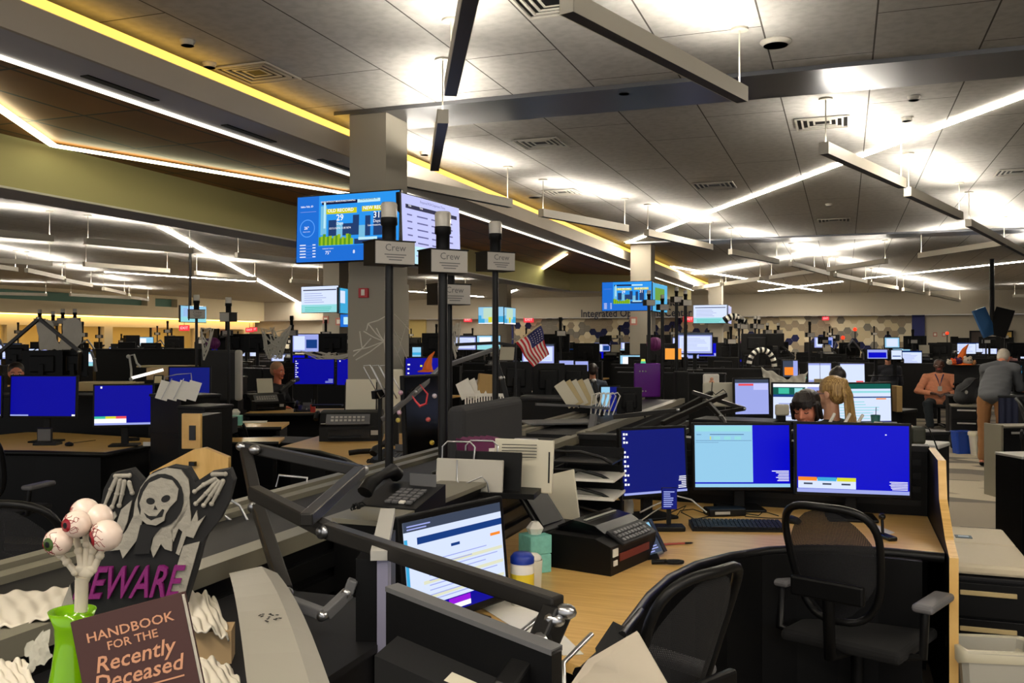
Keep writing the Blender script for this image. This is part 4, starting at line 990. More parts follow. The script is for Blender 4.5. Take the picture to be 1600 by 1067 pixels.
def ell(cx, cy, rx, ry, n=20, rot=0):
    return [(cx+rx*math.cos(a)*math.cos(rot)-ry*math.sin(a)*math.sin(rot), cy+rx*math.cos(a)*math.sin(rot)+ry*math.sin(a)*math.cos(rot)) for a in [2*math.pi*k/n for k in range(n)]]
m1 = MB()
relief(m1, [(515, 455), (590, 360), (618, 300), (625, 240), (650, 170), (690, 115), (760, 86), (825, 95), (858, 140), (865, 200), (855, 260), (835, 310), (790, 370), (785, 462), (755, 452), (738, 428), (705, 490), (693, 450), (705, 400), (760, 310), (740, 200), (690, 200), (655, 330), (640, 400), (572, 490), (560, 450)], .014, 0)
m1.build('hood', STONE, tb_)
m1 = MB(); relief(m1, ell(738, 232, 100, 122, rot=.15), .0165, 0); relief(m1, [(650, 340), (770, 320), (700, 400), (690, 470), (620, 470)], .0165, 0); m1.build('hood_black', FBLK, tb_)  # black ring and body of the reaper, in the foam's own colour
m1 = MB(); relief(m1, [(665, 190), (690, 150), (740, 128), (790, 140), (818, 180), (810, 230), (780, 262), (762, 290), (755, 322), (720, 342), (680, 335), (650, 310), (655, 270), (648, 240)], .02, 0)
sk = m1.build('skull', STONE, tb_)
m1 = MB(); relief(m1, ell(697, 232, 19, 15, rot=.2), .0205, 0); relief(m1, ell(763, 222, 21, 15, rot=-.5), .0205, 0); relief(m1, [(716, 250), (728, 272), (710, 270)], .0205, 0)
relief(m1, [(668, 283), (690, 298), (722, 300), (748, 268), (757, 272), (748, 303), (722, 308), (700, 318), (680, 305)], .0205, 0); m1.build('skull_features', FBLK, sk)
for pts in ([(612, 228), (565, 270), (543, 340), (520, 430), (560, 400), (590, 330)], [(535, 278), (500, 320), (510, 345), (545, 300)], [(862, 225), (832, 290), (780, 370), (792, 420), (815, 360), (832, 375), (803, 472), (818, 482), (848, 395), (880, 405), (905, 350), (932, 305), (900, 330), (895, 280), (870, 330)]):
    m1 = MB(); relief(m1, pts, .014, 0); m1.build('sleeve', STONE, tb_)
m1 = MB(); relief(m1, [(835, 440), (908, 422), (830, 700), (755, 712)], .014, 0); m1.build('side_edge', STONE, tb_)
m1 = MB(); relief(m1, [(345, 600), (365, 715), (305, 705)], .014, 0); m1.build('side_edge', STONE, tb_)
for fingers in ([[(545, 128), (520, 180), (492, 252)], [(560, 140), (545, 200), (525, 258)], [(578, 145), (568, 200), (556, 252)], [(598, 150), (612, 196)], [(540, 120), (600, 118)]],
                [[(975, 140), (925, 165), (885, 195)], [(985, 150), (935, 205), (890, 250)], [(995, 155), (955, 215), (925, 258)], [(1010, 150), (985, 205), (960, 252)], [(965, 118), (1020, 118)]]):
    m1 = MB()
    for f in fingers:
        q = [Vector((zp(*p)[0], -.012, zp(*p)[1])) for p in f]; m1.tube(q, [.005, .0042, .003][:len(q)], n=8)
        for v in q: m1.ball(v, .0052, n=8)
    m1.build('bony_hand', STONE, tb_)
bw_ = MB(); cxx, czz = zp(600, 603)
SH = Matrix(((1, 0, .28, 0), (0, 1, 0, 0), (0, 0, 1, 0), (0, 0, 0, 1)))
for k in range(8): bw_.text('BEWARE', .088, 0, T(cxx, -.009-.0016*k, czz) @ SH @ RX(math.pi/2), True, sx=.6)
bw_.build('lettering', mat('glitter_purple', (120, 16, 100), .45, noise=.5, nscale=300), tb_)
gg = MB(); rr = random.Random(8)
for (x, y) in ((478, 745), (490, 765), (520, 758), (575, 742), (590, 735), (462, 780), (500, 735), (545, 765)):
    gg.ball((zp(x, y)[0], -.02, zp(x, y)[1]), (.006, .005, .004), n=8)
gg.build('green_gems', mat('gem_green', (40, 190, 90), .2), tb_)
# the maroon handbook
bkM = Matrix.Translation(W(222, 1068, 1.20)) @ RZ(TH+R_(4)) @ RX(R_(-8)) @ RY(R_(-14))
hb_ = thing('handbook', 'maroon handbook standing tilted in front of the tombstone, Recently Deceased on its cover', 'book', bkM)
MAR = mat('maroon_cover', (62, 30, 26), .6); COP = mat('copper_ink', (196, 140, 106), .5)
wb, hb2 = .143, .19
MB().box((0, 0, .005), (wb, .003, hb2)).box((0, .02, .005), (wb, .003, hb2)).box((-wb/2, .01, .005), (.003, .02, hb2)).build('cover', MAR, hb_)
MB().box((.002, .01, .005), (wb-.006, .016, hb2-.006)).build('pages', PAPER, hb_)
tx = MB(); Z0 = .005+hb2/2
for (t, x, z, s, sx) in (('HANDBOOK', .0, -.026, .017, 1.15), ('FOR THE', .0, -.042, .015, 1.1), ('Recently', 0.0, -.063, .028, 1.05), ('Deceased', 0.0, -.086, .028, 1.05)):
    tx.text(t, s, 0, T(x, -.0022, Z0+z) @ (SH if s > .02 else Matrix()) @ RX(math.pi/2), True, sx=sx)
tx.box((.0, -.0022, Z0-.103), (.11, .0008, .002)); tx.build('cover_lettering', COP, hb_)
# green glass vase
GV = mat('green_glass', (150, 220, 16), .1, trans=.45)
vs_ = thing('glass_vase', 'lime green glass vase holding the skeleton hand', 'vase', cam_M(113, 1.27, ZC, 0))
MB().lathe([(.026, 0), (.03, .01), (.034, .10), (.033, .15), (.026, .19), (.022, .22), (.023, .243), (.031, .265), (.029, .265), (.021, .243), (.020, .22), (.024, .19), (.030, .15), (.031, .10), (.027, .012), (0, .01)], n=26).build('body', GV, vs_)
# skeleton hand with eyeballs
BONE = mat('bone_plastic', (198, 188, 168), .5, noise=.12, nscale=60)
sh = thing('skeleton_hand', 'plastic skeleton hand with five bloodshot eyeballs on its fingertips', 'decoration', Matrix.Translation(W(129, 950, 1.27)))
o0 = W(129, 950, 1.27)
def hp(px, py, d=0): return W(px, py, 1.27+d)-o0
m1 = MB(); m1.tube([hp(129, 955), hp(129, 910), hp(130, 900)], [.0065, .008, .011], n=10).tube([hp(122, 955), hp(123, 905)], .005)
m1.ball(hp(134, 893), (.013, .008, .01)); m1.ball(hp(127, 888), (.009, .007, .007)); m1.ball(hp(141, 888), (.009, .007, .007)); m1.build('wrist_bone', BONE, sh)
fing = [[(118, 893), (105, 878), (95, 866)], [(128, 885), (123, 860), (117, 832)], [(134, 885), (136, 850), (133, 828)], [(140, 886), (145, 860), (142, 838)], [(145, 890), (156, 868), (160, 856)]]
for f in fing:
    m1 = MB()
    q = [hp(*p) for p in f]; m1.tube(q, [.0055, .0042, .0045], n=8)
    for v in q: m1.ball(v, .0062, n=8)
    m1.build('finger_bone', BONE, sh)
EYEW = mat('eyeball_white', (224, 204, 190), .25); VEIN = mat('vein_pink', (206, 130, 120), .3); IR = mat('iris_red', (130, 14, 28), .25); IG = mat('iris_green', (56, 80, 20), .25)
for (px, py, d, rad, lx, lz, im) in ((91, 846, -.03, .0185, -.35, -.02, IG), (120, 818, -.025, .0185, -.45, .05, IR), (133, 800, .0, .0195, -.85, -.25, IG), (153, 810, .0, .0205, -.6, -.35, IR), (166, 836, -.03, .021, -.75, -.12, IR)):
    c = hp(px, py, d); v = (RT*lx-FW*math.sqrt(max(.02, 1-lx*lx-lz*lz))+Vector((0, 0, lz))).normalized()
    e = MB().ball(c, rad, 0, n=22).build('eyeball', EYEW, sh)
    rot = v.to_track_quat('Z', 'Y').to_matrix().to_4x4(); MM = Matrix.Translation(c) @ rot
    R0 = rad*1.004
    def capm(a0_, a1_, R): return [(R*math.sin(a), R*math.cos(a)) for a in (a0_+(a1_-a0_)*k/5 for k in range(6))]
    MB().lathe(capm(.5, .001, R0*1.006), n=20, M=MM).build('iris', im, e)
    MB().lathe(capm(.22, .001, R0*1.014), n=16, M=MM).build('pupil', BLK, e)
    vn = MB(); rr = random.Random(int(px))
    for k in range(14):
        a = rr.uniform(0, 6.28); L0 = .5; L1 = .75+rr.random()*.45
        vn.tube([MM @ Vector((R0*1.002*math.sin(t)*math.cos(a+.25*math.sin(t*9+k)), R0*1.002*math.sin(t)*math.sin(a+.25*math.sin(t*9+k)), R0*1.002*math.cos(t))) for t in (L0+(L1-L0)*j/5 for j in range(6))], .00035, n=4)
    vn.build('veins', IR, e)
GAUZE = mat('grey_gauze', (176, 172, 162), .95, alpha=.8)
# bunched white cloth
CL = mat('cheesecloth', (214, 206, 190), .95)
def cloth(name, rows, lab, seed, D0, amp=.012, cat='cloth'):
    """rows: lists of (px,py,D) polylines forming a draped sheet"""
    mb = MB(); r = random.Random(seed); nu, nv = 40, 26; vs = []
    for i in range(nv+1):
        t = i/nv*(len(rows)-1); a = min(int(t), len(rows)-2); ft = t-a
        for j in range(nu+1):
            u = j/nu*(len(rows[0])-1); b = min(int(u), len(rows[0])-2); fu = u-b
            P = [W(*rows[a+p][b+q]) for p in (0, 1) for q in (0, 1)]
            v = P[0].lerp(P[1], fu).lerp(P[2].lerp(P[3], fu), ft)
            k = math.sin(j*.38+i*.3+seed)*.6+math.sin(j*.75-i*.42+seed*2)*.5+r.uniform(-.02, .02)
            v += Vector((0, 0, amp*k))-FW*(amp*.6*math.sin(i*.5+j*.25+seed)); vs.append(v)
    n = nu+1
    mb.add(vs, [(i*n+j, i*n+j+1, (i+1)*n+j+1, (i+1)*n+j) for i in range(nv) for j in range(nu)], smooth=True)
    o = mb.build(name, CL if cat == 'cloth' else GAUZE); md = o.modifiers.new('t', 'SOLIDIFY'); md.thickness = .003; md.offset = 0
    return tag(o, lab, cat)
cloth('draped_cloth', [[(-20, 928, 2.1), (60, 922, 2.1), (120, 917, 2.1)], [(-20, 950, 1.95), (50, 943, 1.95), (110, 936, 1.95)], [(-20, 985, 1.8), (40, 975, 1.8), (95, 960, 1.8)]], 'white cheesecloth spread on the console ledge at the left edge', 3, 2, .005)
cloth('draped_cloth', [[(292, 926, 1.95), (318, 925, 1.95), (335, 935, 1.95)], [(288, 960, 1.85), (325, 955, 1.85), (352, 968, 1.85)], [(296, 985, 1.78), (330, 985, 1.78), (358, 1000, 1.8)]], 'bunched white cheesecloth right of the handbook, upper bundle', 5, 2, .006)
cloth('draped_cloth', [[(300, 1025, 1.6), (335, 1030, 1.6), (362, 1045, 1.6)], [(300, 1045, 1.55), (340, 1050, 1.55), (372, 1060, 1.55)], [(305, 1085, 1.5), (345, 1085, 1.5), (385, 1090, 1.5)]], 'bunched white cheesecloth at the bottom edge right of the handbook', 7, 2, .005)
cloth('draped_cloth', [[(-20, 1035, 1.5), (15, 1032, 1.5), (40, 1030, 1.5)], [(-20, 1055, 1.45), (20, 1055, 1.45), (48, 1050, 1.45)], [(-20, 1085, 1.4), (25, 1085, 1.4), (60, 1085, 1.4)]], 'white cheesecloth corner at the lower left edge of the picture', 9, 2, .004)
bx1 = thing('cardboard_box', 'small tan box beneath the upper bundle of cheesecloth', 'box', cam_M(336, 1.84, ZC-.005, 10))
MB().box((0, 0, .035), (.07, .06, .07)).build('box', mat('tan_card', (178, 150, 110), .8), bx1)
plt = thing('plastic_bag', 'translucent plastic wrap beside the vase at the lower left', 'plastic wrap', T(0, 0, 0))
P = [W(40, 1010, 1.5), W(75, 980, 1.55), (W(80, 1030, 1.5)), (W(45, 1050, 1.45))]
mb = MB(); vs = []
for i in range(9):
    for j in range(9):
        v = P[0].lerp(P[1], j/8).lerp(P[3].lerp(P[2], j/8), i/8)+Vector((0, 0, .004*math.sin(i*2.+j*1.4)))-FW*.006*math.sin(i+j*2); vs.append(v)
mb.add(vs, [(i*9+j, i*9+j+1, (i+1)*9+j+1, (i+1)*9+j) for i in range(8) for j in range(8)], smooth=True).build('film', mat('clear_film', (220, 218, 205), .2, alpha=.55), plt)
# ================================================================ PEOPLE
SK_L = (214, 160, 130); SK_D = (74, 44, 34); SK_M = (170, 112, 84); SK_P = (206, 128, 100)
def skin(c): return mat('skin_%d' % c[0], c, .5, noise=.06, nscale=30)
LIPS = mat('lips', (150, 74, 70), .4); EYW = mat('eye_white', (220, 214, 206), .3); EYD = mat('eye_dark', (30, 20, 16), .2)
def add_hand(mb, wrist, dirv, palm_n, s=1.0):
    d = Vector(dirv).normalized(); n = Vector(palm_n).normalized(); x = d.cross(n).normalized(); w = Vector(wrist)
    seg(mb, w, w+d*.05*s, .022*s, .026*s, 3)
    for k in (-1.5, -.5, .5, 1.5): seg(mb, w+d*.03*s+x*k*.014*s, w+d*.085*s+x*k*.018*s, .013*s, .011*s, 4)
    for k, L in ((-1.5, .058), (-.5, .075), (.5, .08), (1.5, .068)):
        p = w+d*.09*s+x*k*.019*s; q = p+(d*.8-n*.35).normalized()*L*.5*s; r_ = q+(d*.5-n*.85).normalized()*L*.5*s
        seg(mb, p, q, .0105*s, .0095*s, 3); seg(mb, q, r_, .0095*s, .008*s, 3)
    p = w+d*.025*s-x*.026*s; q = p+(d*.6-x*.8).normalized()*.04*s; seg(mb, p, q, .014*s, .011*s, 3); seg(mb, q, q+(d*.9-n*.4).normalized()*.03*s, .011*s, .009*s, 3)
def head_mb(mb, H):
    """H: matrix of the head centre, face towards -Y"""
    def P(*c): return H @ Vector(c)
    def B(c, r): mb.ball((0, 0, 0), r, n=16, M=H @ Matrix.Translation(c))
    B((0, .012, .03), (.075, .093, .085)); B((0, -.02, -.02), (.062, .068, .075)); B((0, -.045, -.075), (.042, .04, .032))
    B((.036, -.05, -.03), (.026, .028, .03)); B((-.036, -.05, -.03), (.026, .028, .03))
    seg(mb, P(0, -.088, .008), P(0, -.104, -.028), .008, .013, 4); B((.012, -.092, -.032), (.009, .01, .008)); B((-.012, -.092, -.032), (.009, .01, .008))
    B((0, -.083, -.058), (.024, .012, .006)); B((0, -.081, -.068), (.021, .012, .007)); B((0, -.078, -.092), (.018, .016, .014))
    B((.03, -.078, .018), (.024, .012, .008)); B((-.03, -.078, .018), (.024, .012, .008))
    for s in (-1, 1): B((s*.076, .008, -.008), (.008, .018, .03))
def face_parts(root, H, closed=False):
    for s in (-1, 1):
        if closed:
            MB().tube([H @ Vector((s*.018, -.083, -.001)), H @ Vector((s*.031, -.086, -.006)), H @ Vector((s*.045, -.079, -.001))], .003, n=6).build('eyelid', EYD, root)
        else:
            e = MB().ball((0, 0, 0), (.014, .01, .007), n=10, M=H @ T(s*.031, -.077, .002)).build('eye', EYW, root)
            MB().ball((0, 0, 0), (.006, .004, .006), n=8, M=H @ T(s*.031, -.0855, .002)).build('iris', EYD, e)
        MB().tube([H @ Vector((s*.015, -.088, .02)), H @ Vector((s*.033, -.088, .027)), H @ Vector((s*.05, -.075, .02))], .0035, n=6).build('eyebrow', EYD, root)
def hair_cap(root, H, hm, style, vox=.008):
    mb = MB()
    def B(c, r): mb.ball((0, 0, 0), r, n=16, M=H @ Matrix.Translation(c))
    def S(a, b, ra, rb): seg(mb, H @ Vector(a), H @ Vector(b), ra, rb, 5)
    if style in ('short', 'shaved', 'grey'):
        t = {'short': .008, 'shaved': .002, 'grey': .007}[style]
        B((0, .024, .044), (.075+t, .088+t, .078+t)); B((0, .05, 0), (.068+t, .055+t, .07+t))
    elif style == 'bangs':
        B((0, .034, .05), (.083, .098, .076)); B((0, .055, -.02), (.08, .062, .09))
        for k in range(13):
            a = -.95+.158*k; S((.045*math.sin(a), -.045*math.cos(a), .112), (.074*math.sin(a), -.082*math.cos(a), .07), .011, .009); S((.074*math.sin(a), -.082*math.cos(a), .07), (.079*math.sin(a*1.05), -.09*math.cos(a), .030-.007*(k % 3)), .008, .004)
        for s in (-1, 1):
            S((s*.078, -.03, .04), (s*.082, -.035, -.05), .016, .009); S((s*.082, .0, .03), (s*.088, .012, -.06), .02, .014)
    elif style == 'ponytail':
        B((0, .018, .042), (.083, .098, .086)); B((0, .05, 0), (.074, .062, .075)); B((0, .095, .07), (.035, .035, .035))
        for k in range(9):
            x = (k-4)*.008; rr_ = random.Random(k)
            S((x*.5, .10, .085), (x*1.2, .125, -.02), .014, .016); S((x*1.2, .125, -.02), (x*1.8+rr_.uniform(-.01, .01), .13, -.17), .013, .011); S((x*1.8, .13, -.17), (x*2+rr_.uniform(-.02, .02), .13, -.33-rr_.uniform(0, .05)), .010, .003)
    elif style == 'bun':
        B((0, .02, .04), (.085, .1, .085)); B((0, .05, -.02), (.078, .07, .085)); B((0, .07, .1), (.04, .04, .035))
    elif style == 'long':
        B((0, .02, .04), (.088, .103, .085)); B((0, .06, -.03), (.085, .075, .1)); B((0, .075, -.12), (.09, .05, .09))
    return fused('hair', mb, vox, hm, root, smooth=3)
def person(lab, M, pose, head, cloth, sk, hair, hairm, legs=None, vox=.009, face=True, closed=False, shoes=None, belly=0, sleeves=1.0):
    """pose: dict of joints in local space; head: matrix"""
    r = thing('person', lab, 'person', M); J = {k: Vector(v) for k, v in pose.items()}; H = head
    b = MB(); hc = H.translation
    head_mb(b, H)
    limb(b, [J['neck'], J['neck'].lerp(hc, .5), hc+Vector((0, 0, -.04))], [.058, .052, .05])
    def torso(mb, e, full=True):
        c, p = J['chest'], J['pelvis']
        for k in range(7):
            t = k/6; q = p.lerp(c, t); w = .155+.02*math.sin(t*3)+belly*(1-t)*.6; dpt = .105+belly*(1-t)
            mb.ball(q, (w+e, dpt+e, .1+e), n=18)
        for s in ('L', 'R'): seg(mb, J['neck']+Vector((0, 0, -.03)), J['sh'+s], .06+e, .065+e, 4)
    torso(b, 0)
    for s in ('L', 'R'):
        seg(b, J['sh'+s], J['el'+s], .052, .042, 7); seg(b, J['el'+s], J['wr'+s], .041, .027, 7)
        add_hand(b, J['wr'+s], J['hd'+s]-J['wr'+s], J.get('pn', Vector((0, 0, 1))))
        if 'hip'+s in J:
            seg(b, J['hip'+s], J['kn'+s], .085, .058, 8); seg(b, J['kn'+s], J['an'+s], .055, .036, 8)
            seg(b, J['an'+s]+Vector((0, .02, -.03)), J['an'+s]+Vector((0, -.13, -.05)), .035, .028, 4)
    sm = skin(sk)
    def paint(c):
        q = H.inverted() @ c
        return 1 if (abs(q.x) < .026 and q.y < -.07 and -.076 < q.z < -.052) else 0
    fused('body', b, vox, [sm, LIPS], r, paint, smooth=4)
    if face: face_parts(r, H, closed)
    if hair: hair_cap(r, H, hairm, hair, .0045 if hair in ('bangs', 'ponytail') else .008)
    s_ = MB(); torso(s_, .014)
    for s in ('L', 'R'):
        seg(s_, J['sh'+s], J['el'+s], .066, .058, 7)
        e = J['el'+s].lerp(J['wr'+s], sleeves) if sleeves > 0 else None
        if e is not None: seg(s_, J['el'+s], e, .058, .046, 6)
    rr_ = random.Random(3)
    def wr(v): return v+Vector((0, 0, 1))*.004*math.sin(v.z*60+v.x*25)+Vector((1, 0, 0))*.003*math.sin(v.z*45+v.y*30)
    fused('shirt', s_, .012, cloth, r, smooth=4, warp=wr)
    if legs and 'hipL' in J:
        g = MB(); g.ball(J['pelvis'], (.172+belly*.5, .12+belly*.6, .11), n=16)
        for s in ('L', 'R'):
            seg(g, J['hip'+s], J['kn'+s], .1, .074, 8); seg(g, J['kn'+s], J['an'+s]+Vector((0, 0, .02)), .072, .058, 8)
        fused('trousers', g, .012, legs, r, smooth=4, warp=wr)
        for s in ('L', 'R'):
            MB().ball(J['an'+s]+Vector((0, -.06, -.055)), (.045, .13, .042), n=14).build('shoe', shoes or BLK, r)
    return r
def sit(lean=0, hands=((-.05, -.3, .66), (.05, -.3, .66)), wide=0):
    L = lean
    return dict(pelvis=(0, 0, .56), chest=(0, -L*.6, .94), neck=(0, -L-.005, 1.07), shL=(-.18, -L*.8, 1.0), shR=(.18, -L*.8, 1.0), elL=(-.25-wide, -.1-L, .74), elR=(.25+wide, -.1-L, .74),
                wrL=(hands[0][0]-.06, hands[0][1]+.06, hands[0][2]+.01), wrR=(hands[1][0]+.06, hands[1][1]+.06, hands[1][2]+.01), hdL=hands[0], hdR=hands[1],
                hipL=(-.1, 0, .53), hipR=(.1, 0, .53), knL=(-.16-wide*.5, -.42, .52), knR=(.16+wide*.5, -.42, .52), anL=(-.15, -.44, .09), anR=(.15, -.44, .09))
def HM(y, z, rz=0, rx=0, ry=0, x=0): return T(x, y, z) @ RZ(R_(rz)) @ RX(R_(rx)) @ RY(R_(ry))
def hair_mat(name, c1, c2):
    m = mat(name, c1, .42); nt = m.node_tree; b = nt.nodes['Principled BSDF']; L = nt.links
    tc = nt.nodes.new('ShaderNodeTexCoord'); mp = N(nt, 'ShaderNodeMapping'); mp.inputs['Scale'].default_value = (170, 170, 9); nz = N(nt, 'ShaderNodeTexNoise', Scale=1.0, Detail=3.0)
    L.new(tc.outputs['Object'], mp.inputs[0]); L.new(mp.outputs[0], nz.inputs[0]); cr = nt.nodes.new('ShaderNodeValToRGB'); cr.color_ramp.elements[0].position = .35; cr.color_ramp.elements[1].position = .68
    cr.color_ramp.elements[0].color = rgb(*c2); cr.color_ramp.elements[1].color = rgb(*c1); L.new(nz.outputs['Fac'], cr.inputs[0]); L.new(cr.outputs[0], b.inputs['Base Color'])
    bp_ = N(nt, 'ShaderNodeBump', Strength=.6, Distance=.004); L.new(nz.outputs['Fac'], bp_.inputs['Height']); L.new(bp_.outputs[0], b.inputs['Normal']); return m
HB = hair_mat('hair_black', (46, 34, 30), (8, 6, 6)); HBL = hair_mat('hair_blonde', (214, 176, 110), (120, 84, 40)); HG = mat('hair_grey', (160, 152, 140), .7, noise=.3, nscale=80); HW = mat('hair_sandy_grey', (170, 128, 96), .7)
def stool(x, y, lab, z=.45):
    r = thing('office_chair', lab, 'chair', T(x, y, 0)); MB().box((0, 0, z-.03), (.45, .42, .06), r=.02).build('seat', FABRIC, r)
    MB().tube([(0, 0, .05), (0, 0, z-.05)], .03).build('gas_lift', BLK, r)
    for k in range(5):
        a = k*2*math.pi/5; MB().tube([(0, 0, .07), (.27*math.cos(a), .27*math.sin(a), .04)], [.03, .018]).build('base_arm', BLK2, r)
    return r
def seated(lab, px, D, yaw, dz=0, chair=None, **k):
    M = cam_M(px, D, dz, yaw) @ Matrix.Diagonal((k.pop('bulk', 1), 1, 1, 1)); r = person(lab, M, **k)
    if chair: 
        c = office_chair(M @ T(0, .02, 0), chair, arms=False, seat_z=.46+dz*.0, back_h=.42)
    return r
# woman with dark fringe, face half above the right monitor
Hm = HM(-.05, 1.235, 0, 12, -4)
seated('person with dark fringed hair and lowered eyes, seen above the right near monitor', 1264, 5.95, -38, dz=-.02, chair='black chair of the person with the dark fringe',
       pose=sit(.04, ((-.1, -.36, .76), (.1, -.36, .76))), head=Hm, cloth=mat('knit_black', (16, 15, 17), .95), sk=SK_P, hair='bangs', hairm=HB, legs=BLK, closed=True, vox=.007)
Hm = HM(-.05, 1.27, 10, 5, 0)
bl = seated('person with a long blonde ponytail and blue glasses seen from behind, black top', 1308, 6.3, -150, dz=.02, chair='black chair of the person with the blonde ponytail',
       pose=sit(.04, ((-.1, -.36, .76), (.1, -.36, .76))), head=Hm, cloth=mat('top_black', (14, 14, 15), .9), sk=SK_L, hair='ponytail', hairm=HBL, legs=BLK, vox=.007)
gl = MB()
for s in (-1, 1):
    gl.tube([Hm @ Vector((s*.032+.022*math.cos(a), -.098, .0+.018*math.sin(a))) for a in [k*.5 for k in range(14)]], .002, n=5).tube([Hm @ Vector((s*.055, -.095, .006)), Hm @ Vector((s*.078, .0, .004))], .002, n=5)
gl.build('glasses', mat('glasses_blue', (40, 60, 110), .3), bl)
seated('person seen from behind between two lit monitors, dark hair tied up', 1309, 9.2, 170, dz=-.0, chair='chair of the person with tied up dark hair',
       pose=sit(.03, ((-.1, -.36, .78), (.1, -.36, .78))), head=HM(-.03, 1.27, 0, 5), cloth=mat('top_black', (14, 14, 15), .9), sk=SK_M, hair='bun', hairm=HB, legs=BLK, face=False, vox=.012)
seated('person with long dark hair seen from behind, in front of the blonde person\'s desk', 1303, 8.2, 176, dz=-.07, chair='chair of the person with long dark hair',
       pose=sit(.03, ((-.1, -.36, .78), (.1, -.36, .78))), head=HM(-.03, 1.27, 0, 5), cloth=mat('top_black', (14, 14, 15), .9), sk=SK_M, hair='long', hairm=HB, legs=BLK, face=False, vox=.012)
# man in profile, left of centre
seated('person in a dark jacket in profile facing right, left of the blue monitors', 425, 12.6, 68, dz=-.02, chair='black chair of the person in the dark jacket',
       pose=sit(.08, ((-.1, -.36, .78), (.1, -.36, .78))), head=HM(-.1, 1.27, 0, 6), cloth=mat('jacket_dark', (26, 26, 32), .9), sk=(210, 120, 90), hair='short', hairm=HW, legs=BLK, vox=.010)
# seated man in the pink shirt
PK = mat('shirt_salmon_print', (222, 148, 112), .85, noise=.22, nscale=26)
D_ = 17.6
pm = seated('person in a salmon patterned shirt with a lanyard, seated facing the viewer', 1467, D_, -20, dz=-.04, bulk=1.22,
       pose=sit(.02, ((-.04, -.33, .70), (.04, -.33, .70)), wide=.06), head=HM(-.03, 1.235, -6, 2), cloth=PK, sk=SK_D, hair='shaved', hairm=HB, legs=mat('jeans_dark', (26, 34, 40), .9), belly=.07, sleeves=.75, vox=.010)
MB().tube([(-.06, -.09, 1.07), (-.03, -.16, .98), (0, -.2, .84), (.03, -.16, .98), (.06, -.09, 1.07)], .009, flat=.4).build('lanyard', mat('lanyard_navy', (30, 34, 90), .6), pm)
MB().box((0, -.21, .80), (.06, .006, .09)).build('badge', LGREY, pm)
p_ = cam_M(1467, D_, 0, 2); t_ = p_.translation; stool(t_.x, t_.y, 'black stool chair under the person in the salmon shirt', .46)
# standing man bending over the desk at the right edge
bend = dict(pelvis=(0, 0, .93), chest=(0, -.24, 1.22), neck=(0, -.38, 1.36), shL=(-.19, -.33, 1.28), shR=(.19, -.33, 1.28), elL=(-.22, -.42, 1.02), elR=(.22, -.42, 1.02), wrL=(-.2, -.62, .93), wrR=(.2, -.62, .93), hdL=(-.18, -.72, .90), hdR=(.18, -.72, .90),
            hipL=(-.1, .02, .88), hipR=(.1, .02, .88), knL=(-.12, .0, .48), knR=(.12, .0, .48), anL=(-.12, .05, .09), anR=(.12, .05, .09))
person('grey-haired person in grey shirt and brown trousers bending over the right edge desk', cam_M(1552, 12.2, -.0, 138) @ Matrix.Scale(1.0, 4), bend, HM(-.50, 1.42, 0, 28), mat('shirt_grey', (70, 72, 76), .9), SK_P, 'grey', HG, mat('trousers_brown', (120, 82, 46), .9), vox=.010, belly=.04, sleeves=0)
# far seated people
for px, py, D, yaw, hs, hm_, cl, sk_, lab in (
    (1388, 553, 17.5, 170, 'short', HB, (34, 36, 44), SK_M, 'person in dark clothes seen from behind at blue-lit monitors'),
    (1578, 547, 24, -20, 'short', HW, (150, 110, 110), SK_P, 'person at the far right desks facing the viewer'),
    (926, 574, 15.5, 178, 'short', HB, (38, 48, 62), SK_M, 'person in a dark blue top seen from behind at a lit monitor, centre'),
    (893, 577, 14.8, 170, 'shaved', HW, (30, 28, 36), SK_P, 'bald person seen from behind at a lit monitor, centre'),
    (25, 576, 10.0, 30, 'short', HB, (30, 30, 34), SK_P, 'person whose dark hair shows above the left blue monitor'),
    (1240, 578, 13.5, 0, 'short', HB, (60, 50, 60), SK_M, 'person half hidden behind the cobwebbed desk')):
    zt = EYE-(py-HOR)/F*D
    seated(lab, px, D, yaw, dz=zt-1.29, pose=sit(.02, ((-.1, -.36, .78), (.1, -.36, .78))), head=HM(-.03, 1.24, 0, 4), cloth=mat('cloth_%d_%d' % (cl[0], cl[1]), cl, .9), sk=sk_, hair=hs, hairm=hm_, legs=BLK, face=abs(yaw) < 90, vox=.014)
# ================================================================ TELEVISIONS ON THE COLUMNS
def frame_from(px0, D0, px1, D1, ytop0, ybot0):
    """panel spanning two picture columns; returns matrix (front towards the viewer), width, height"""
    a = WH(px0, D0, 0); b = WH(px1, D1, 0); zt = EYE-(ytop0-HOR)/F*D0; zb = EYE-(ybot0-HOR)/F*D0
    L = (b-a).length; ang = math.atan2(b.y-a.y, b.x-a.x); c = (a+b)/2
    return T(c.x, c.y, (zt+zb)/2) @ RZ(ang), L, zt-zb
SKY1 = em(40, 150, 240, 1.0); TVB = em(26, 110, 214, 1.0); TREE = em(150, 190, 30, 1.0); TREE2 = em(90, 150, 30, 1.0); BLD = em(30, 60, 110, 1.0); BLD2 = em(120, 190, 225, 1.0); GOLD = em(206, 206, 20, 1.0); TVD = em(10, 14, 60, 1.0); PALEB = em(190, 235, 250, 1.0)
LAVS = em(196, 200, 252, 1.0); TXG = em(90, 90, 150, 1.0); TXL = em(160, 170, 220, 1.0)
PAL += [SKY1, TVB, TREE, TREE2, BLD, BLD2, GOLD, TVD, PALEB, LAVS, TXG, TXL]
rr = random.Random(11)
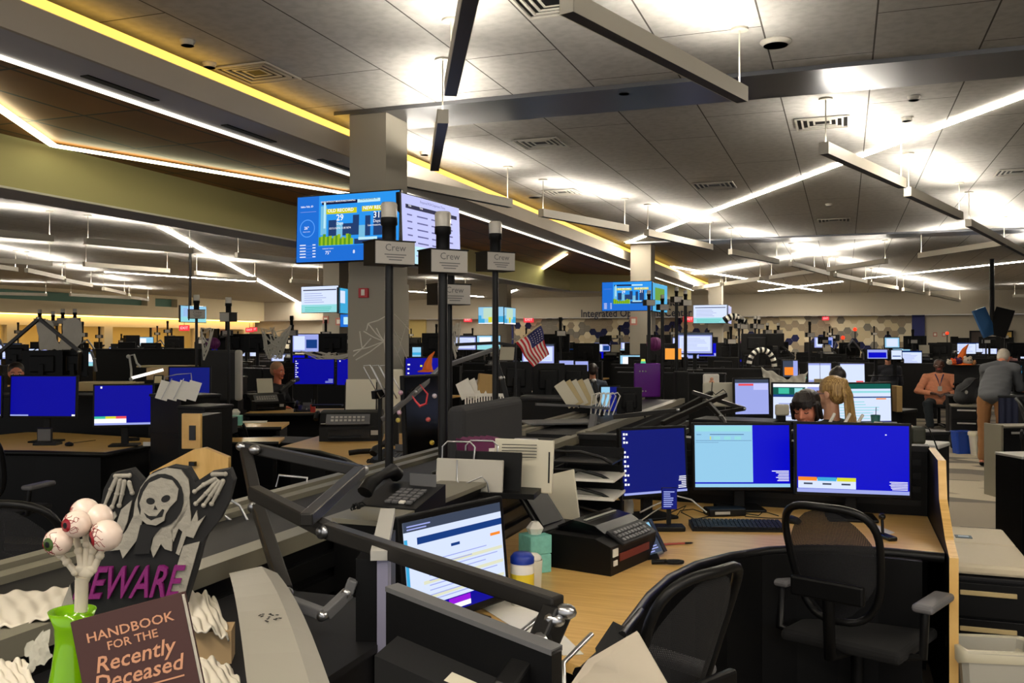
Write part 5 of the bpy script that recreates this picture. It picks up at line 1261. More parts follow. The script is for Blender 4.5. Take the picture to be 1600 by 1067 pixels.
def weather():
    r = [(.0, 0, .22, 1, TVB), (.0, 0, 1, .23, TVB), (.25, .86, .60, .91, TVD), (.60, .86, .82, .91, PALEB)]
    r += [(.24, .4, .30, .84, BLD2), (.27, .5, .29, .9, PALEB), (.32, .38, .40, .62, BLD), (.46, .38, .58, .56, BLD), (.56, .38, .62, .68, BLD), (.68, .36, .73, .66, BLD), (.76, .36, .85, .7, BLD), (.88, .38, .95, .6, BLD2), (.40, .36, .46, .58, BLD2), (.62, .34, .68, .52, BLD2)]
    for k in range(16): u = .225+k*.021; r.append((u, .24, u+.03, .33+rr.random()*.09, TREE if k % 2 else TREE2))
    r += [(.58, .24, .86, .32, BLD), (.62, .30, .8, .34, PALEB), (.30, .71, .60, .79, GOLD), (.65, .72, .94, .80, GOLD)]
    for k in range(5): r.append((.04, .07+.045*k, .10, .083+.045*k, SWH)); r.append((.17, .07+.045*k, .2, .083+.045*k, SWH)); r.append((.04, .06+.045*k, .2, .062+.045*k, SLAV))
    r += [(.04, .76, .20, .765, SLAV)]
    return TVB if False else SKY1, r
WT = [('DAYS WITHOUT MEASURABLE RAINFALL', .42, .882, .032, SWH, True), ('PHILADELPHIA, PA', .71, .882, .036, TVD, False), ('OLD RECORD', .445, .748, .07, SWH, True), ('NEW RECORD', .79, .757, .07, SWH, True),
      ('29', .44, .64, .125, SWH, True), ('31', .79, .65, .125, SWH, True), ('Days', .44, .56, .06, SWH, False), ('Days', .79, .565, .06, SWH, False), ('10/11/1874-11/8/1874', .44, .49, .042, SWH, False), ('Last measurable rain', .80, .51, .04, SWH, False),
      ('Idaho Falls, ID', .115, .83, .038, SWH, True), ('26\u00b0', .115, .515, .06, SWH, True), ('MOSTLY CLEAR', .115, .46, .018, SWH, False), ('75\u00b0', .33, .14, .07, SWH, False), ('8', .58, .14, .07, SWH, True), ('0', .69, .14, .07, SWH, True), ('12', .82, .13, .05, SWH, False), ('FORECAST TODAY', .33, .2, .022, SWH, False)]
b_, rc_ = weather()
M_, w_, h_ = frame_from(462, 8.25, 625, 7.83, 306, 412)
tv1 = television('television', M_ @ RX(R_(-2)), w_, h_, 'large television on the near column showing blue weather records, Days 29 and 31', b_, rc_, WT, mount=(.1, .2, -.05))
ring = MB()
MXY = T((.115-.5)*(w_-.024), -.010, (.51-.5)*(h_-.024)) @ RX(math.pi/2)
for k in range(36):
    a = 2*math.pi*k/36; a2 = 2*math.pi*(k+1)/36; r1, r2 = .072, .08
    ring.add([(r1*math.cos(a), r1*math.sin(a), 0), (r2*math.cos(a), r2*math.sin(a), 0), (r2*math.cos(a2), r2*math.sin(a2), 0), (r1*math.cos(a2), r1*math.sin(a2), 0)], [(0, 1, 2, 3)], 0, MXY)
ring.build('compass_dial', em(90, 160, 250, 1.0), tv1)
def sched(k=0):
    r = [(.0, 0, 1, .26, PALEB), (.06, .80, .95, .86, TVD)]
    for i in range(5):
        v = .70-.1*i
        r += [(.08, v, .16, v+.02, TXG), (.24, v, .42, v+.02, TXG), (.48, v, .86, v+.02, TXG)]
    r += [(.3, .17, .8, .19, TXL), (.2, .11, .9, .13, TXL), (.35, .05, .75, .07, TXL)]
    return LAVS, r
b_, rc_ = sched()
M_, w_, h_ = frame_from(628, 7.83, 720, 8.78, 298, 411)
television('television', M_ @ RX(R_(-2)), w_, h_, 'large television on the right side of the near column listing departure times', b_, rc_, [('Required ROA Departure Times', .5, .915, .055, TXG, False), ('Hub', .12, .826, .045, SWH, True), ('Time', .30, .826, .045, SWH, True)], mount=(-.1, .25, -.05))
def docs():
    return SW, [(0, 0, 1, .3, ST), (.05, .84, .95, .88, TVD)]+lines(.08, .9, .38, .8, 5, TXL, 4, th=.3)+lines(.1, .9, .05, .25, 3, SGN, 5, th=.35)
def maps():
    return SL, [(.0, 0, .25, .3, SC), (.7, 0, 1, .45, SC), (0, .3, .12, .5, SC), (.2, .3, .75, .95, em_pale), (.4, .08, .55, .4, SY), (.5, 0, 1, .08, SWH), (0, 0, .5, .05, SWH)]
em_pale = em(190, 220, 200, 1.0); PAL.append(em_pale)
def tv(px0, D0, px1, D1, yt, yb, lab, cont, texts=(), mount=None):
    M_, w_, h_ = frame_from(px0, D0, px1, D1, yt, yb)
    return television('television', M_, w_, h_, lab, cont[0], cont[1], texts, mount=mount)
tv(470, 19.5, 529, 19.0, 447, 489, 'television on the back left column showing a pale document with a teal footer', docs(), mount=(.2, .4, 0))
tv(530, 19.0, 560, 20.2, 448, 489, 'television edge on the back left column with a green block', (SC, [(.05, .4, .3, .9, SW), (.3, .45, .9, .85, em(40, 220, 60, 1.0))][:1]))
tv(531, 21.0, 549, 21.0, 490, 511, 'small blue television below the pale document television', (TVB, [(.3, .2, .8, .8, PALEB)]))
tv(940, 19.4, 1019, 19.0, 440, 486, 'television on the middle column showing the same blue weather page', weather(), WT[2:6], mount=(.05, .4, 0))
tv(1020, 19.0, 1043, 20.2, 440, 486, 'narrow side television on the middle column', (SC, [(.15, .4, .8, .85, TREE2)]))
tv(1083, 31.5, 1137, 31.0, 476, 505, 'bright document television on the third column near the hexagons', docs(), mount=(.1, .5, 0))
tv(1138, 31.0, 1143, 32.5, 476, 505, 'thin side television on the third column', (TXL, []))
tv(747, 31.8, 787, 31.4, 479, 506, 'television with a weather map of the country, left of a pair', maps(), mount=(.2, .5, 0))
tv(788, 31.4, 806, 32.4, 479, 506, 'television with a weather map, right of the pair', maps())
# ceiling-hung televisions
r = tv(282, 20.0, 323, 20.8, 476, 503, 'tilted television hanging at the left showing a pale blue page', (SL, [(0, 0, 1, .3, ST)]+lines(.1, .9, .4, .9, 4, SLAV, 3)))
hz = r.matrix_basis.translation.z
MB().tube([(.0, .1, 0), (0, .1, CZ-hz)], .03).build('ceiling_pole', BLK, r)
r = thing('television', 'pair of blank televisions hanging back to back on a ceiling pole at the right edge', 'television', T(0, 0, 0)); 
pp = WH(1550, 24, 0)
MB().tube([(pp.x, pp.y, 2.2), (pp.x, pp.y, CZ)], .06).build('ceiling_pole', DGREY, r)
MB().box((0, 0, 0), (.45, .06, .75), r=.01).build('blue_panel', mat('tv_steel_blue', (60, 110, 170), .3), r, T(pp.x-.2, pp.y-.15, 2.15) @ RZ(TH+.3) @ RX(-.25) @ RY(-.28))
MB().box((0, 0, 0), (.45, .06, .75), r=.01).build('dark_panel', BLK, r, T(pp.x+.2, pp.y-.05, 2.15) @ RZ(TH-.6) @ RX(-.25) @ RY(.28))
# fire alarm, notices
fa = thing('fire_alarm', 'red fire alarm unit on the near column below the televisions', 'fire alarm', T(-4.2, 7.585, WH(574, 8.1, 0).z+2.1))
MB().box((0, 0, 0), (.1, .04, .09), r=.006).build('housing', mat('alarm_red', (176, 26, 34), .35), fa); MB().box((0, -.022, .005), (.035, .006, .055)).build('strobe', PAPER, fa)
for px, py, D, lab in ((509, 499, 19.7, 'red notice sign on the back left column, left'), (529, 502, 19.7, 'red notice sign on the back left column, right'), (990, 501, 19.7, 'red notice on the middle column'), (1461, 522, 42, 'red notice left on the far wall beside the navy strip'), (1475, 522, 42, 'red notice right on the far wall beside the navy strip')):
    k_ = (px-800)/F; D = (19.785 if D < 30 else 43.59)/(math.cos(TH)+k_*math.sin(TH))
    tag(MB().box((0, 0, 0), (.16, .02, .18), 0).box((0, -.011, 0), (.09, .004, .1), 1).build('notice_sign', [mat('notice_pink', (186, 120, 110), .6), PAPER], None, Matrix.Translation(W(px, py, D)) @ RZ(0)), lab, 'sign')
# ================================================================ MIDDLE GROUND
spine(-2.0, -1.46, 5.5, 9.2, 1.1, 'console ledge continuing beyond the acoustic panel')
WEB = mat('cobweb_white', (196, 192, 182), .95)
# --- left blue-monitor desk
desk([Q(-60, 684, .75), Q(60, 673, .75), Q(252, 685, .75), Q(248, 690, .75), Q(165, 706, .75), Q(50, 703, .75), Q(-60, 702, .75)], .75, 'maple desk with two blue monitors at the left edge', front=[3, 4, 5, 6], legs=False)
mon(67, 619, 8.2, .62, .385, -3, (SBX, [(0, 0, .28, .035, SLAV), (.95, 0, 1, .04, SWH)]), 'large blue monitor at the left edge, wider of the pair')
mon(-52, 619, 8.1, .58, .385, 10, c_blue(), 'blue monitor cut by the left edge of the picture')
mon(193, 633, 7.9, .49, .37, 14, (SBX, [(0, 0, 1, .05, SLAV), (0, .05, .55, .16, SWH), (0, .16, .19, .22, SGN), (.19, .16, .37, .22, SY), (.37, .16, .55, .22, SR), (.1, .93, .13, .98, SWH)]), 'smaller blue monitor at the left with green, yellow and red tiles')
sp_ = thing('video_phone', 'small phone with grey screen standing on the left maple desk', 'phone', cam_M(70, 8.0, .75, 0)); MB().box((0, 0, .09), (.13, .02, .12), r=.005).box((.01, .03, .01), (.2, .12, .02)).build('casing', BLK2, sp_); MB().box((0, -.012, .09), (.11, .003, .1)).build('screen', MGREY, sp_)
mouse(cam_M(108, 7.95, .75, 40), 'black mouse on the left maple desk', [(0, .05, .01), (.1, .2, .004), (.3, .3, .004)])
stp = thing('stapler', 'small dark stapler on the left maple desk under the smaller monitor', 'stapler', cam_M(207, 8.3, .75, 20)); MB().box((0, 0, .02), (.12, .03, .03), r=.008).build('body', BLK2, stp)
for k, x in enumerate((230, 243)): tag(MB().box((0, 0, 0), (.07, .004, .035)).build('desk_label', PAPER, None, Matrix.Translation(W(x, 693-3*k, 7.9)) @ RZ(TH)), ('left' if k == 0 else 'right')+' of two small white labels on the edge of the left maple desk', 'label')
console(235, 7.6, 283, 7.3, 1.22, 'tall black divider at the right end of the left maple desk', depth=.35)
console(279, 6.9, 320, 6.8, 1.17, 'black rounded divider beside the maple square plate', depth=.3)
sq = thing('maple_plate', 'upright maple plate with a black socket, left of centre', 'panel', Matrix.Translation(W(300, 673, 6.3)) @ RZ(TH-R_(6)))
MB().box((0, 0, 0), (.135, .03, .24), r=.003).build('plate', MAPLE, sq); MB().box((.012, -.018, -.01), (.045, .01, .1)).build('socket', GLOSS, sq); MB().bx(-.06, .06, .015, .35, -(W(300, 673, 6.3).z), .1).build('support', BLK, sq)
me_ = thing('maple_end_panel', 'angular maple end panel behind the tombstone', 'panel', Matrix.Translation(W(300, 760, 4.6)))
o0 = W(300, 760, 4.6); mb = MB(); P = [W(x, y, 4.6)-o0 for x, y in ((234, 738), (302, 702), (320, 699), (357, 714), (357, 930), (234, 930))]
zf = -o0.z; P[4].z = zf; P[5].z = zf; dn = FW*.04
mb.add(P+[p+dn for p in P], [list(range(6)), list(range(11, 5, -1))]+[(i, i+6, (i+1) % 6+6, (i+1) % 6) for i in range(6)]); mb.build('panel', MAPLE, me_)
MB().box(W(301, 724, 4.58)-o0, (.035, .02, .022), r=.002).build('latch', GLOSS, me_)
# racks and papers
pr = thing('paper_rack', 'wire rack of grey printed sheets beside the small blue monitor', 'paper rack', cam_M(274, 7.2, 1.2, -8))
for k in range(4): MB().box((0, 0, .07), (.1, .004, .15)).build('sheet', PAPER, pr, T(-.12+.08*k, -.0, 0) @ RY(R_(14)) @ RX(R_(-14)))
MB().tube([(-.15, .05, .01), (-.12, .06, .17), (-.02, .06, .19), (.1, .06, .2), (.12, .05, .02)], .004).tube([(-.1, -.03, 0), (-.04, .02, .16)], .003).tube([(0, -.03, 0), (.06, .02, .16)], .003).build('wire_frame', CHROME, pr)
mon(296, 598, 9.3, .42, .34, 6, (SBD, [(.93, .02, .97, .05, SWH)]), 'blue monitor partly behind the wire rack of sheets', zb=.78)
lamp = thing('task_lamp', 'white articulated task lamp at the left over the stacked folders', 'lamp', cam_M(205, 9.8, .8, 0))
z0 = .8
MB().tube([(0, 0, 0), (0, 0, .55)], .012).tube([(0, 0, .55), (-.02, 0, .70), (.03, 0, .71), (.06, 0, .62), (.1, 0, .58)], .012).ball((0, 0, .45), .022).ball((-.03, 0, .69), .022).build('arm', LGREY, lamp)
MB().bar((0, 0, .46), (.34, 0, .55), .02, .03, r=.004).build('lit_head', em(255, 250, 235, 1.6), lamp)
def box_thing(name, px, py, D, w, d, h, m, lab, cat, yaw=0, r=.004, zb=None):
    z = EYE-(py-HOR)/F*D if zb is None else zb
    return tag(MB().box((0, 0, h/2), (w, d, h), r=r).build(name, m, None, cam_M(px, D, z, yaw)), lab, cat)
FOLD = mat('folder_tan', (190, 172, 130), .8)
box_thing('folder_stack', 163, 609, 8.9, .5, .3, .08, FOLD, 'long tan folder stack behind the left blue monitors', 'folders', 6)
box_thing('folder_stack', 183, 600, 8.95, .42, .3, .02, FOLD, 'thin tan folder lying on the long folder stack', 'folders', 3)
box_thing('cardboard_box', 265, 592, 10.2, .42, .3, .13, mat('tan_card', (178, 150, 110), .8), 'brown cardboard box behind the task lamp', 'box', 8)
box_thing('folder_stack', 262, 573, 10.6, .6, .3, .02, FOLD, 'flat tan sheet on top of the brown cardboard box', 'folders', -3)
fr2 = thing('picture_frame', 'small dark picture frame leaning by the cardboard box', 'picture frame', cam_M(247, 9.9, 1.19, 0)); MB().box((0, 0, .05), (.1, .02, .1)).build('frame', BLK2, fr2, RX(-.2)); MB().box((0, -.011, .05), (.075, .003, .075)).build('picture', FOLD, fr2, RX(-.2))
console(120, 9.3, 252, 9.9, .99, 'low black console under the tan folders', depth=.6)
console(150, 11.5, 330, 12.4, 1.56, 'tall dark screen wall behind the task lamp', depth=.15)
console(-80, 9.2, 232, 9.1, 1.12, 'dark console behind the left blue monitors', depth=.4)
pad = thing('padded_panel', 'grey padded panel with a pale edge, left of the person in the jacket', 'panel', cam_M(346, 10.9, 0, 4))
MB().box((-.02, 0, 1.25), (.42, .1, .6), r=.03).build('padding', PADF, pad); MB().box((.2, 0, 1.25), (.08, .12, .6), r=.03).build('pale_edge', LGREY, pad); MB().bx(-.2, .2, -.04, .04, 0, .96).build('body', BLK, pad)
console(325, 11.6, 372, 11.6, 1.2, 'black shelf console below the grey padded panel', depth=.4)
for a in ((68, 568, 11.2, .47, .33, 6, 'black monitor seen from behind above the left desk, left of two'), (119, 567, 11.3, .34, .33, -8, 'black monitor seen from behind above the left desk, right of two'), (28, 553, 12, .3, .26, 0, 'dark monitor back at the far left below the raised arm')):
    mon_back(a[0], a[1], a[2], a[3], a[4], a[5], a[6], zb=.8)
bars('articulated_arm', [(-6, 555, 9.6), (61, 497, 9.6), (125, 549, 9.6), (124, 600, 9.7)], .035, 'large inverted V arm at the left edge', 'monitor arm', AL)
bars('articulated_arm', [(142, 548, 10.5), (147, 560, 10.5), (150, 580, 10.5)], .025, 'short pale arm left of the dark screen wall', 'monitor arm', MGREY)
# --- mid-left desks with fax
rect_desk(458, 645, .8, 1.15, .75, 4, 'maple desk under the left-centre fax machine')
rect_desk(365, 667, .78, .95, .6, 6, 'small maple desk with the tissue box, left of centre')
rect_desk(365, 690, .74, .8, .4, 6, 'small maple shelf in front of the tissue box desk')
printer(420, 641, .8, 30, 'black fax machine left of centre with cream paper in its tray', w=.42, d=.4, h=.2, ph=.17, pw=.2)
desk_phone(cam_M(474, 11.2, .8, 10), 'light grey desk phone beside the left-centre fax machine')
mon(491, 580, 11.9, .53, .36, 2, (SBX, icons(10)+lines(.78, .98, .05, .22, 4, SLAV, 2, True)), 'blue monitor with an icon column, left of the near column')
mon(559, 581, 11.7, .55, .36, 0, (SBX, [(.68, .55, .98, 1, SL), (.05, .9, .08, .95, SWH)]), 'blue monitor with a pale window, directly in front of the near column')
cupr = thing('pen_cup', 'small red cup with pens on the left-centre desk', 'cup', cam_M(489, 11.1, .8, 0)); MB().lathe([(.03, 0), (.035, .09), (.03, .09), (.026, .01)]).build('cup', mat('cup_red', (190, 40, 30), .4), cupr); MB().tube([(0, 0, .02), (.02, 0, .15)], .004).tube([(0, 0, .02), (-.02, 0, .16)], .004).build('pens', MGREY, cupr)
box_thing('keyboard', 512, 634, 11.0, .36, .14, .02, BLK, 'black keyboard at the right end of the left-centre desk', 'keyboard')
wp = thing('wipes_canister', 'white wipes canister with a blue lid on the left-centre shelf', 'canister', cam_M(345, 8.7, .92, 0))
MB().lathe([(.06, 0), (.062, .09), (.06, .095)], n=22).build('body', PAPER, wp); MB().lathe([(.063, .095), (.063, .12), (.05, .14), (0, .14)], n=22).build('lid', mat('wipe_blue', (20, 50, 150), .4), wp); MB().lathe([(.0625, .03), (.0625, .07)], n=22).build('label', mat('label_yellow', (226, 200, 50), .5), wp)
tissue_box(cam_M(368, 8.6, .87, 10), 'teal tissue box on the left-centre shelf'); 
box_thing('black_bin_box', 344, 677, 7.6, .22, .3, .13, BLK, 'black open box in front of the wipes canister, left of centre', 'box', 4)
box_thing('paper_sheet', 392, 659, 8.9, .3, .2, .004, PAPER, 'white sheet on the small maple desk left of centre', 'paper', 12, r=0)
box_thing('paper_box', 326, 648, 8.6, .14, .2, .1, FOLD, 'beige card box beside the wipes canister lid, left', 'box', 4)
console(385, 8.6, 545, 8.3, .72, 'dark drawer run under the left-centre desks', depth=.5)
bars('articulated_arm', [(437, 612, 10.4), (458, 595, 10.6), (466, 592, 10.8)], .04, 'dark monitor arm left of the blue monitor with icons', 'monitor arm', BLK2)
mon_back(456, 583, 12.8, .3, .3, 0, 'dark monitor back directly right of the person in the jacket', zb=.8)
# --- printer desk behind the spine
pdz = .88
desk([Q(440, 697, pdz), Q(500, 680, pdz), Q(640, 676, pdz), (-2.02, 6.6), (-2.02, 4.15), Q(600, 768, pdz), Q(592, 748, pdz), Q(570, 730, pdz), Q(540, 714, pdz), Q(500, 703, pdz)], pdz, 'maple desk with curved black edge carrying the large printer', front=[4, 5, 6, 7, 8, 9, 0], legs=False)
printer(548, 689, pdz, 6, 'large black printer with a tall cream paper support, centre left', w=.48, d=.36, h=.22, ph=.23, pw=.24)
desk_phone(cam_M(612, 5.9, pdz, -20), 'dark desk phone behind the left tall pole')
tag(MB().tube([(-.09, 0, .02), (-.03, .02, .026), (.04, .06, .026), (.08, .1, .02)], .018, M=cam_M(566, 6.2, pdz, 0)).build('phone_receiver', BLK), 'curved black receiver lying on the printer desk', 'handset')
mon(664, 650, 5.7, .42, .52, 62, c_off(), 'black monitor turned edge-on covered with coloured pins, between the left poles', zb=pdz)
pn = thing('pin_cluster', 'coloured round pins along the edge of the black turned monitor', 'pins', T(0, 0, 0))
for px, py, c in ((624, 644, (206, 170, 190)), (622, 656, (196, 180, 90)), (669, 655, (200, 90, 90)), (679, 618, (216, 206, 220)), (675, 691, (196, 170, 60)), (701, 598, (226, 190, 200)), (626, 613, (190, 150, 170))):
    MB().ball((0, 0, 0), .014, M=Matrix.Translation(W(px, py, 5.25))).build('pin', mat('pin_%d_%d' % (c[0], c[1]), c, .3), pn)
ln_ = tag(MB().tube([W(656, 600, 5.2), W(668, 615, 5.2), W(666, 630, 5.2), (W(656, 634, 5.2)), W(650, 627, 5.2), W(644, 618, 5.2)], [.004, .014, .016, .022, .014, .008], n=8, flat=.4).build('ribbon', mat('ribbon_red', (214, 60, 70), .5)), 'pink-red ribbon loop hanging between the left and middle poles', 'ribbon')
# cream rounded panels, wire holder
def rpanel(px, py, D, w, h, yaw, lab, m=CREAM, zb=.88, rx=-6):
    z = EYE-(py-HOR)/F*D
    r = thing('rounded_panel', lab, 'panel', cam_M(px, D, zb, yaw)); MB().box((0, 0, z-zb), (w, .03, h), r=.014, seg=3).build('panel', m, r, RX(R_(rx)) if False else None)
    MB().bx(-.03, .03, .012, .05, 0, z-zb).build('stand', BLK, r); return r
rpanel(616, 608, 6.8, .13, .3, 0, 'cream rounded panel right of the wire holder')
whd = thing('wire_holder', 'chrome wire hanger holder above the printer paper', 'wire holder', T(0, 0, 0))
for k in range(3):
    x = 568+k*13
    MB().tube([W(x, 571, 5.8), W(x+10, 570, 5.8), W(x+34, 615, 5.75), W(x+26, 622, 5.75), W(x, 573, 5.8)], .004, n=6).build('wire', CHROME, whd)
MB().bar(W(583, 617, 5.75), W(606, 612, 5.85), .03, .05).build('clamp', BLK, whd); MB().bar(W(594, 620, 5.8), Vector((W(594, 620, 5.8).x, W(594, 620, 5.8).y, pdz)), .02, .02).build('post', BLK, whd)
mon(662, 582, 8.5, .36, .3, 0, (SBX, [(.05, .75, .12, .8, SWH), (.05, .6, .1, .65, SWH), (.05, .45, .1, .5, SWH), (.4, .7, .46, .76, SY), (.55, .65, .6, .7, SGN)]), 'blue screen with small icons between the left and middle poles', zb=.9)
mon(651, 556, 8.8, .11, .2, 0, (SL, [(0, .55, 1, .7, SC), (.0, .1, 1, .3, SWH)]), 'small portrait screen right of the near column', zb=.9)
def witch_hat(M, s, lab, m):
    r = thing('witch_hat', lab, 'hat', M)
    MB().lathe([(.10*s, 0), (.095*s, .01*s), (.05*s, .02*s)], n=18).build('brim', m, r); MB().tube([(0, 0, .01*s), (.005*s, 0, .08*s), (.03*s, 0, .15*s), (.07*s, 0, .2*s)], [.055*s, .038*s, .02*s, .004*s], n=12).build('cone', m, r); return r
ORG = mat('orange_felt', (232, 110, 24), .7)
witch_hat(cam_M(668, 8.2, 1.38, 0), .9, 'crumpled orange witch hat right of the near column', ORG)
console(640, 8.7, 700, 8.7, 1.36, 'navy-topped console beneath the orange witch hat', depth=.3, capm=mat('cap_navy', (24, 34, 110), .5))
# folders, bag, crib-like rack
rk = thing('slatted_rack', 'white slatted file rack between the middle and right poles', 'rack', cam_M(756, 6.3, 1.06, -4))
m_ = MB()
for k in range(15): m_.bx(-.13+k*.0185, -.12+k*.0185, -.01, 0, .06, .22)
m_.bx(-.14, .145, -.012, .002, .215, .235).bx(-.14, .145, -.012, .002, .045, .062).build('slats', PAPER, rk); MB().bx(-.14, .14, 0, .16, .0, .05).build('base', BLK, rk)
pp_ = thing('paper_sheaf', 'open white papers standing in the slatted rack', 'papers', cam_M(737, 6.35, 1.28, -10))
for k in range(3): MB().box((0, 0, .05), (.1, .003, .13)).build('sheet', PAPER, pp_, T(.04*k-.03, .02*k, 0) @ RY(R_(-28)) @ RX(-.4))
tag(MB().box((0, 0, .07), (.12, .05, .15), r=.008).build('paper_bag', mat('kraft_paper', (162, 132, 84), .9, bump=.5, nscale=20), None, cam_M(758, 6.4, 1.28, 12) @ RY(.1)), 'crumpled brown paper bag standing beside the right pole', 'bag')
for a in ((805, 589, 7.6, .27, .26, 10, 'dark blue-black monitor back left, behind the right pole'), (857, 592, 8.0, .28, .28, 0, 'dark monitor back below the flag, centre'), (897, 590, 8.3, .24, .24, -6, 'dark monitor back right of the flag')):
    mon_back(*a, zb=.9)
rect_desk(870, 612, 1.0, .85, .3, 0, 'narrow tan desk below the dark monitors under the flag')
bars('articulated_arm', [(598, 655, 5.4), (650, 612, 5.6), (690, 573, 6.0), (778, 543, 6.6)], .028, 'long pale tube arm rising to the right behind the poles', 'monitor arm', MGREY)
bars('articulated_arm', [(712, 538, 7.5), (775, 535, 7.6), (812, 541, 7.6)], .025, 'level dark arm beside the flag pole', 'monitor arm', BLK2)
bars('articulated_arm', [(774, 560, 5.6), (784, 590, 5.6), (792, 622, 5.6)], .03, 'black steep arm right of the right pole', 'monitor arm', BLK2)
bars('articulated_arm', [(837, 631, 6.6), (905, 634, 6.8), (952, 638, 6.9)], .018, 'thin level rail above the middle ledge', 'monitor arm', MGREY)
bars('articulated_arm', [(928, 648, 6.2), (921, 690, 6.1), (918, 722, 6.0)], .045, 'pale upright post left of the left near monitor', 'monitor arm', MGREY)
bars('articulated_arm', [(866, 608, 7.0), (928, 594, 7.0), (934, 618, 7.0), (941, 650, 7.0)], .03, 'black bent arm over the fan of folders', 'monitor arm', BLK2)
bars('articulated_arm', [(866, 605, 7.0), (926, 616, 7.0)], .02, 'lower bar of the bent arm over the fan of folders', 'monitor arm', BLK2, knobs=False)
bars('articulated_arm', [(958, 651, 6.4), (1060, 640, 6.4), (1112, 613, 6.6)], .03, 'long black arm rising right behind the left near monitor', 'monitor arm', AL)
bars('articulated_arm', [(1035, 661, 6.0), (1134, 616, 6.4)], .032, 'black bar crossing above the gap between near monitors', 'monitor arm', AL)
bars('articulated_arm', [(1082, 612, 6.5), (1163, 638, 6.3), (1120, 645, 6.2), (1100, 625, 6.4)], .026, 'triangular black arm above the middle near monitor', 'monitor arm', AL)
bars('articulated_arm', [(1108, 630, 6.2), (1126, 650, 6.1), (1134, 664, 6.0)], .026, 'short black arm sloping to the middle near monitor', 'monitor arm', AL)
ff = thing('folder_fan', 'fan of cream folders standing open, centre', 'folders', cam_M(908, 6.9, 1.18, -10))
for k in range(5): MB().box((0, 0, .09), (.09, .004, .2), 0, r=.002).build('folder', [CREAM, FOLD][k % 2], ff, T(-.06+.035*k, .01*k, 0) @ RY(R_(-34+k*3)))
console(800, 7.35, 925, 7.2, 1.2, 'low black console with slots behind the acoustic panel', depth=.5)
box_thing('clipboard', 872, 660, 6.3, .5, .3, .012, MGREY, 'grey board lying flat on the middle ledge', 'board', 14)
# US flag on a stick
fl = thing('flag', 'small striped flag with a starred blue corner on a tilted stick', 'flag', T(0, 0, 0)); D_ = 6.9
MB().tube([W(806, 535, D_), W(846, 506, D_)], .006).build('stick', FOLD, fl)
FR = mat('flag_red', (176, 24, 36), .7); FB = mat('flag_blue', (24, 28, 84), .7); FWH = mat('flag_white', (224, 214, 206), .7)
A_, B_, C_, E_ = W(845, 508, D_), W(806, 535, D_), W(832, 573, D_-.05), W(857, 553, D_-.05)
st = MB(); nu, nv = 26, 14
def fpt(u, v):   # u along the stripes (hanging down), v across from the stick's top end
    p = A_.lerp(B_, v).lerp(E_.lerp(C_, v), u); return p-FW*.02*math.sin(v*9+u*3)+RT*.006*math.sin(u*8)
grid = [[fpt(i/nv, j/nu) for j in range(nu+1)] for i in range(nv+1)]
vs = [g for row in grid for g in row]; n = nu+1
for i in range(nv):
    for j in range(nu):
        s_i = int(j/nu*13)
        m = 2 if (i/nv < .45 and j/nu < .54) else (0 if s_i % 2 == 0 else 1)
        st.add([grid[i][j], grid[i][j+1], grid[i+1][j+1], grid[i+1][j]], [(0, 1, 2, 3)], m, None, True)
for k in range(24):
    u = .05+.4*((k % 5)+.5)/5; v = .04+.48*((k//5)+.5)/5; c = fpt(u, v)-FW*.004; st.ball(c, .0035, 1, 6)
fo = st.build('cloth', [FR, FWH, FB], fl); 
MB().bar(W(806, 535, D_), Vector((W(806, 535, D_).x, W(806, 535, D_).y, 1.2)), .012, .012).build('holder', BLK2, fl)
# --- centre-right cluster
for px, pyt, D, lab, sc_ in ((1014, 461, 10.0, 'first of four slim poles right of the middle column', .62), (1035, 468, 10.0, 'second of four slim poles right of the middle column', .62), (1057, 456, 10.0, 'third of four slim poles right of the middle column', .62), (1071, 461, 10.0, 'fourth of four slim poles right of the middle column', .62)):
    crew_pole(px, D, .88, EYE-(pyt-8-HOR)/F*D, lab, scale=sc_, yaw=25, r_=.03, txt=False)
PLN = mat('lantern_purple', (104, 26, 96), .6)
def lantern(px, py, D, R, lab):
    r = thing('paper_lantern', lab, 'lantern', Matrix.Translation(W(px, py, D))); mb = MB(); vs = []
    n, m = 32, 14
    for i in range(m+1):
        t = math.pi*(.06+.88*i/m)
        for k in range(n):
            a = 2*math.pi*k/n; q = R*(1+(.035 if k % 2 else -.035)); vs.append((q*math.sin(t)*math.cos(a), q*math.sin(t)*math.sin(a), -R*.9*math.cos(t)))
    mb.add(vs, [(i*n+k, i*n+(k+1) % n, (i+1)*n+(k+1) % n, (i+1)*n+k) for i in range(m) for k in range(n)]); mb.build('shade', PLN, r)
    MB().tube([(0, 0, R*.85), (0, 0, R*1.6)], .01).build('cord', BLK, r)
lantern(1023, 537, 10.4, .088, 'purple paper lantern beside the middle column'); lantern(333, 536, 15, .11, 'purple paper lantern at the left between two poles')
lantern(1164, 536, 19, .1, 'purple paper lantern below the paired poles, upper'); lantern(1196, 542, 19, .09, 'purple paper lantern right of the paired poles, lower')
pl = thing('purple_panel', 'glossy purple plastic panel behind the slim poles', 'panel', cam_M(1011, 9.3, .95, 6))
MB().box((0, 0, .31), (.27, .04, .34), r=.01).build('panel', mat('glossy_purple', (92, 18, 128), .25), pl); MB().bx(-.1, .1, 0, .03, 0, .16).build('base', BLK, pl)
for k in range(6): MB().ball((-.08+.03*(k % 3), -.022, .2+.2*(k//3)), .008, n=6).build('stud', LGREY, pl)
tag(MB().box((0, 0, .19), (.14, .1, .38), r=.02).build('speaker_tower', FABRIC, None, cam_M(1064, 9.0, .98, 8)), 'dark upright fabric tower among the slim poles', 'speaker')
mon_back(983, 625, 7.3, .2, .21, -4, 'small old grey-backed monitor behind the left near monitor', zb=1.06)
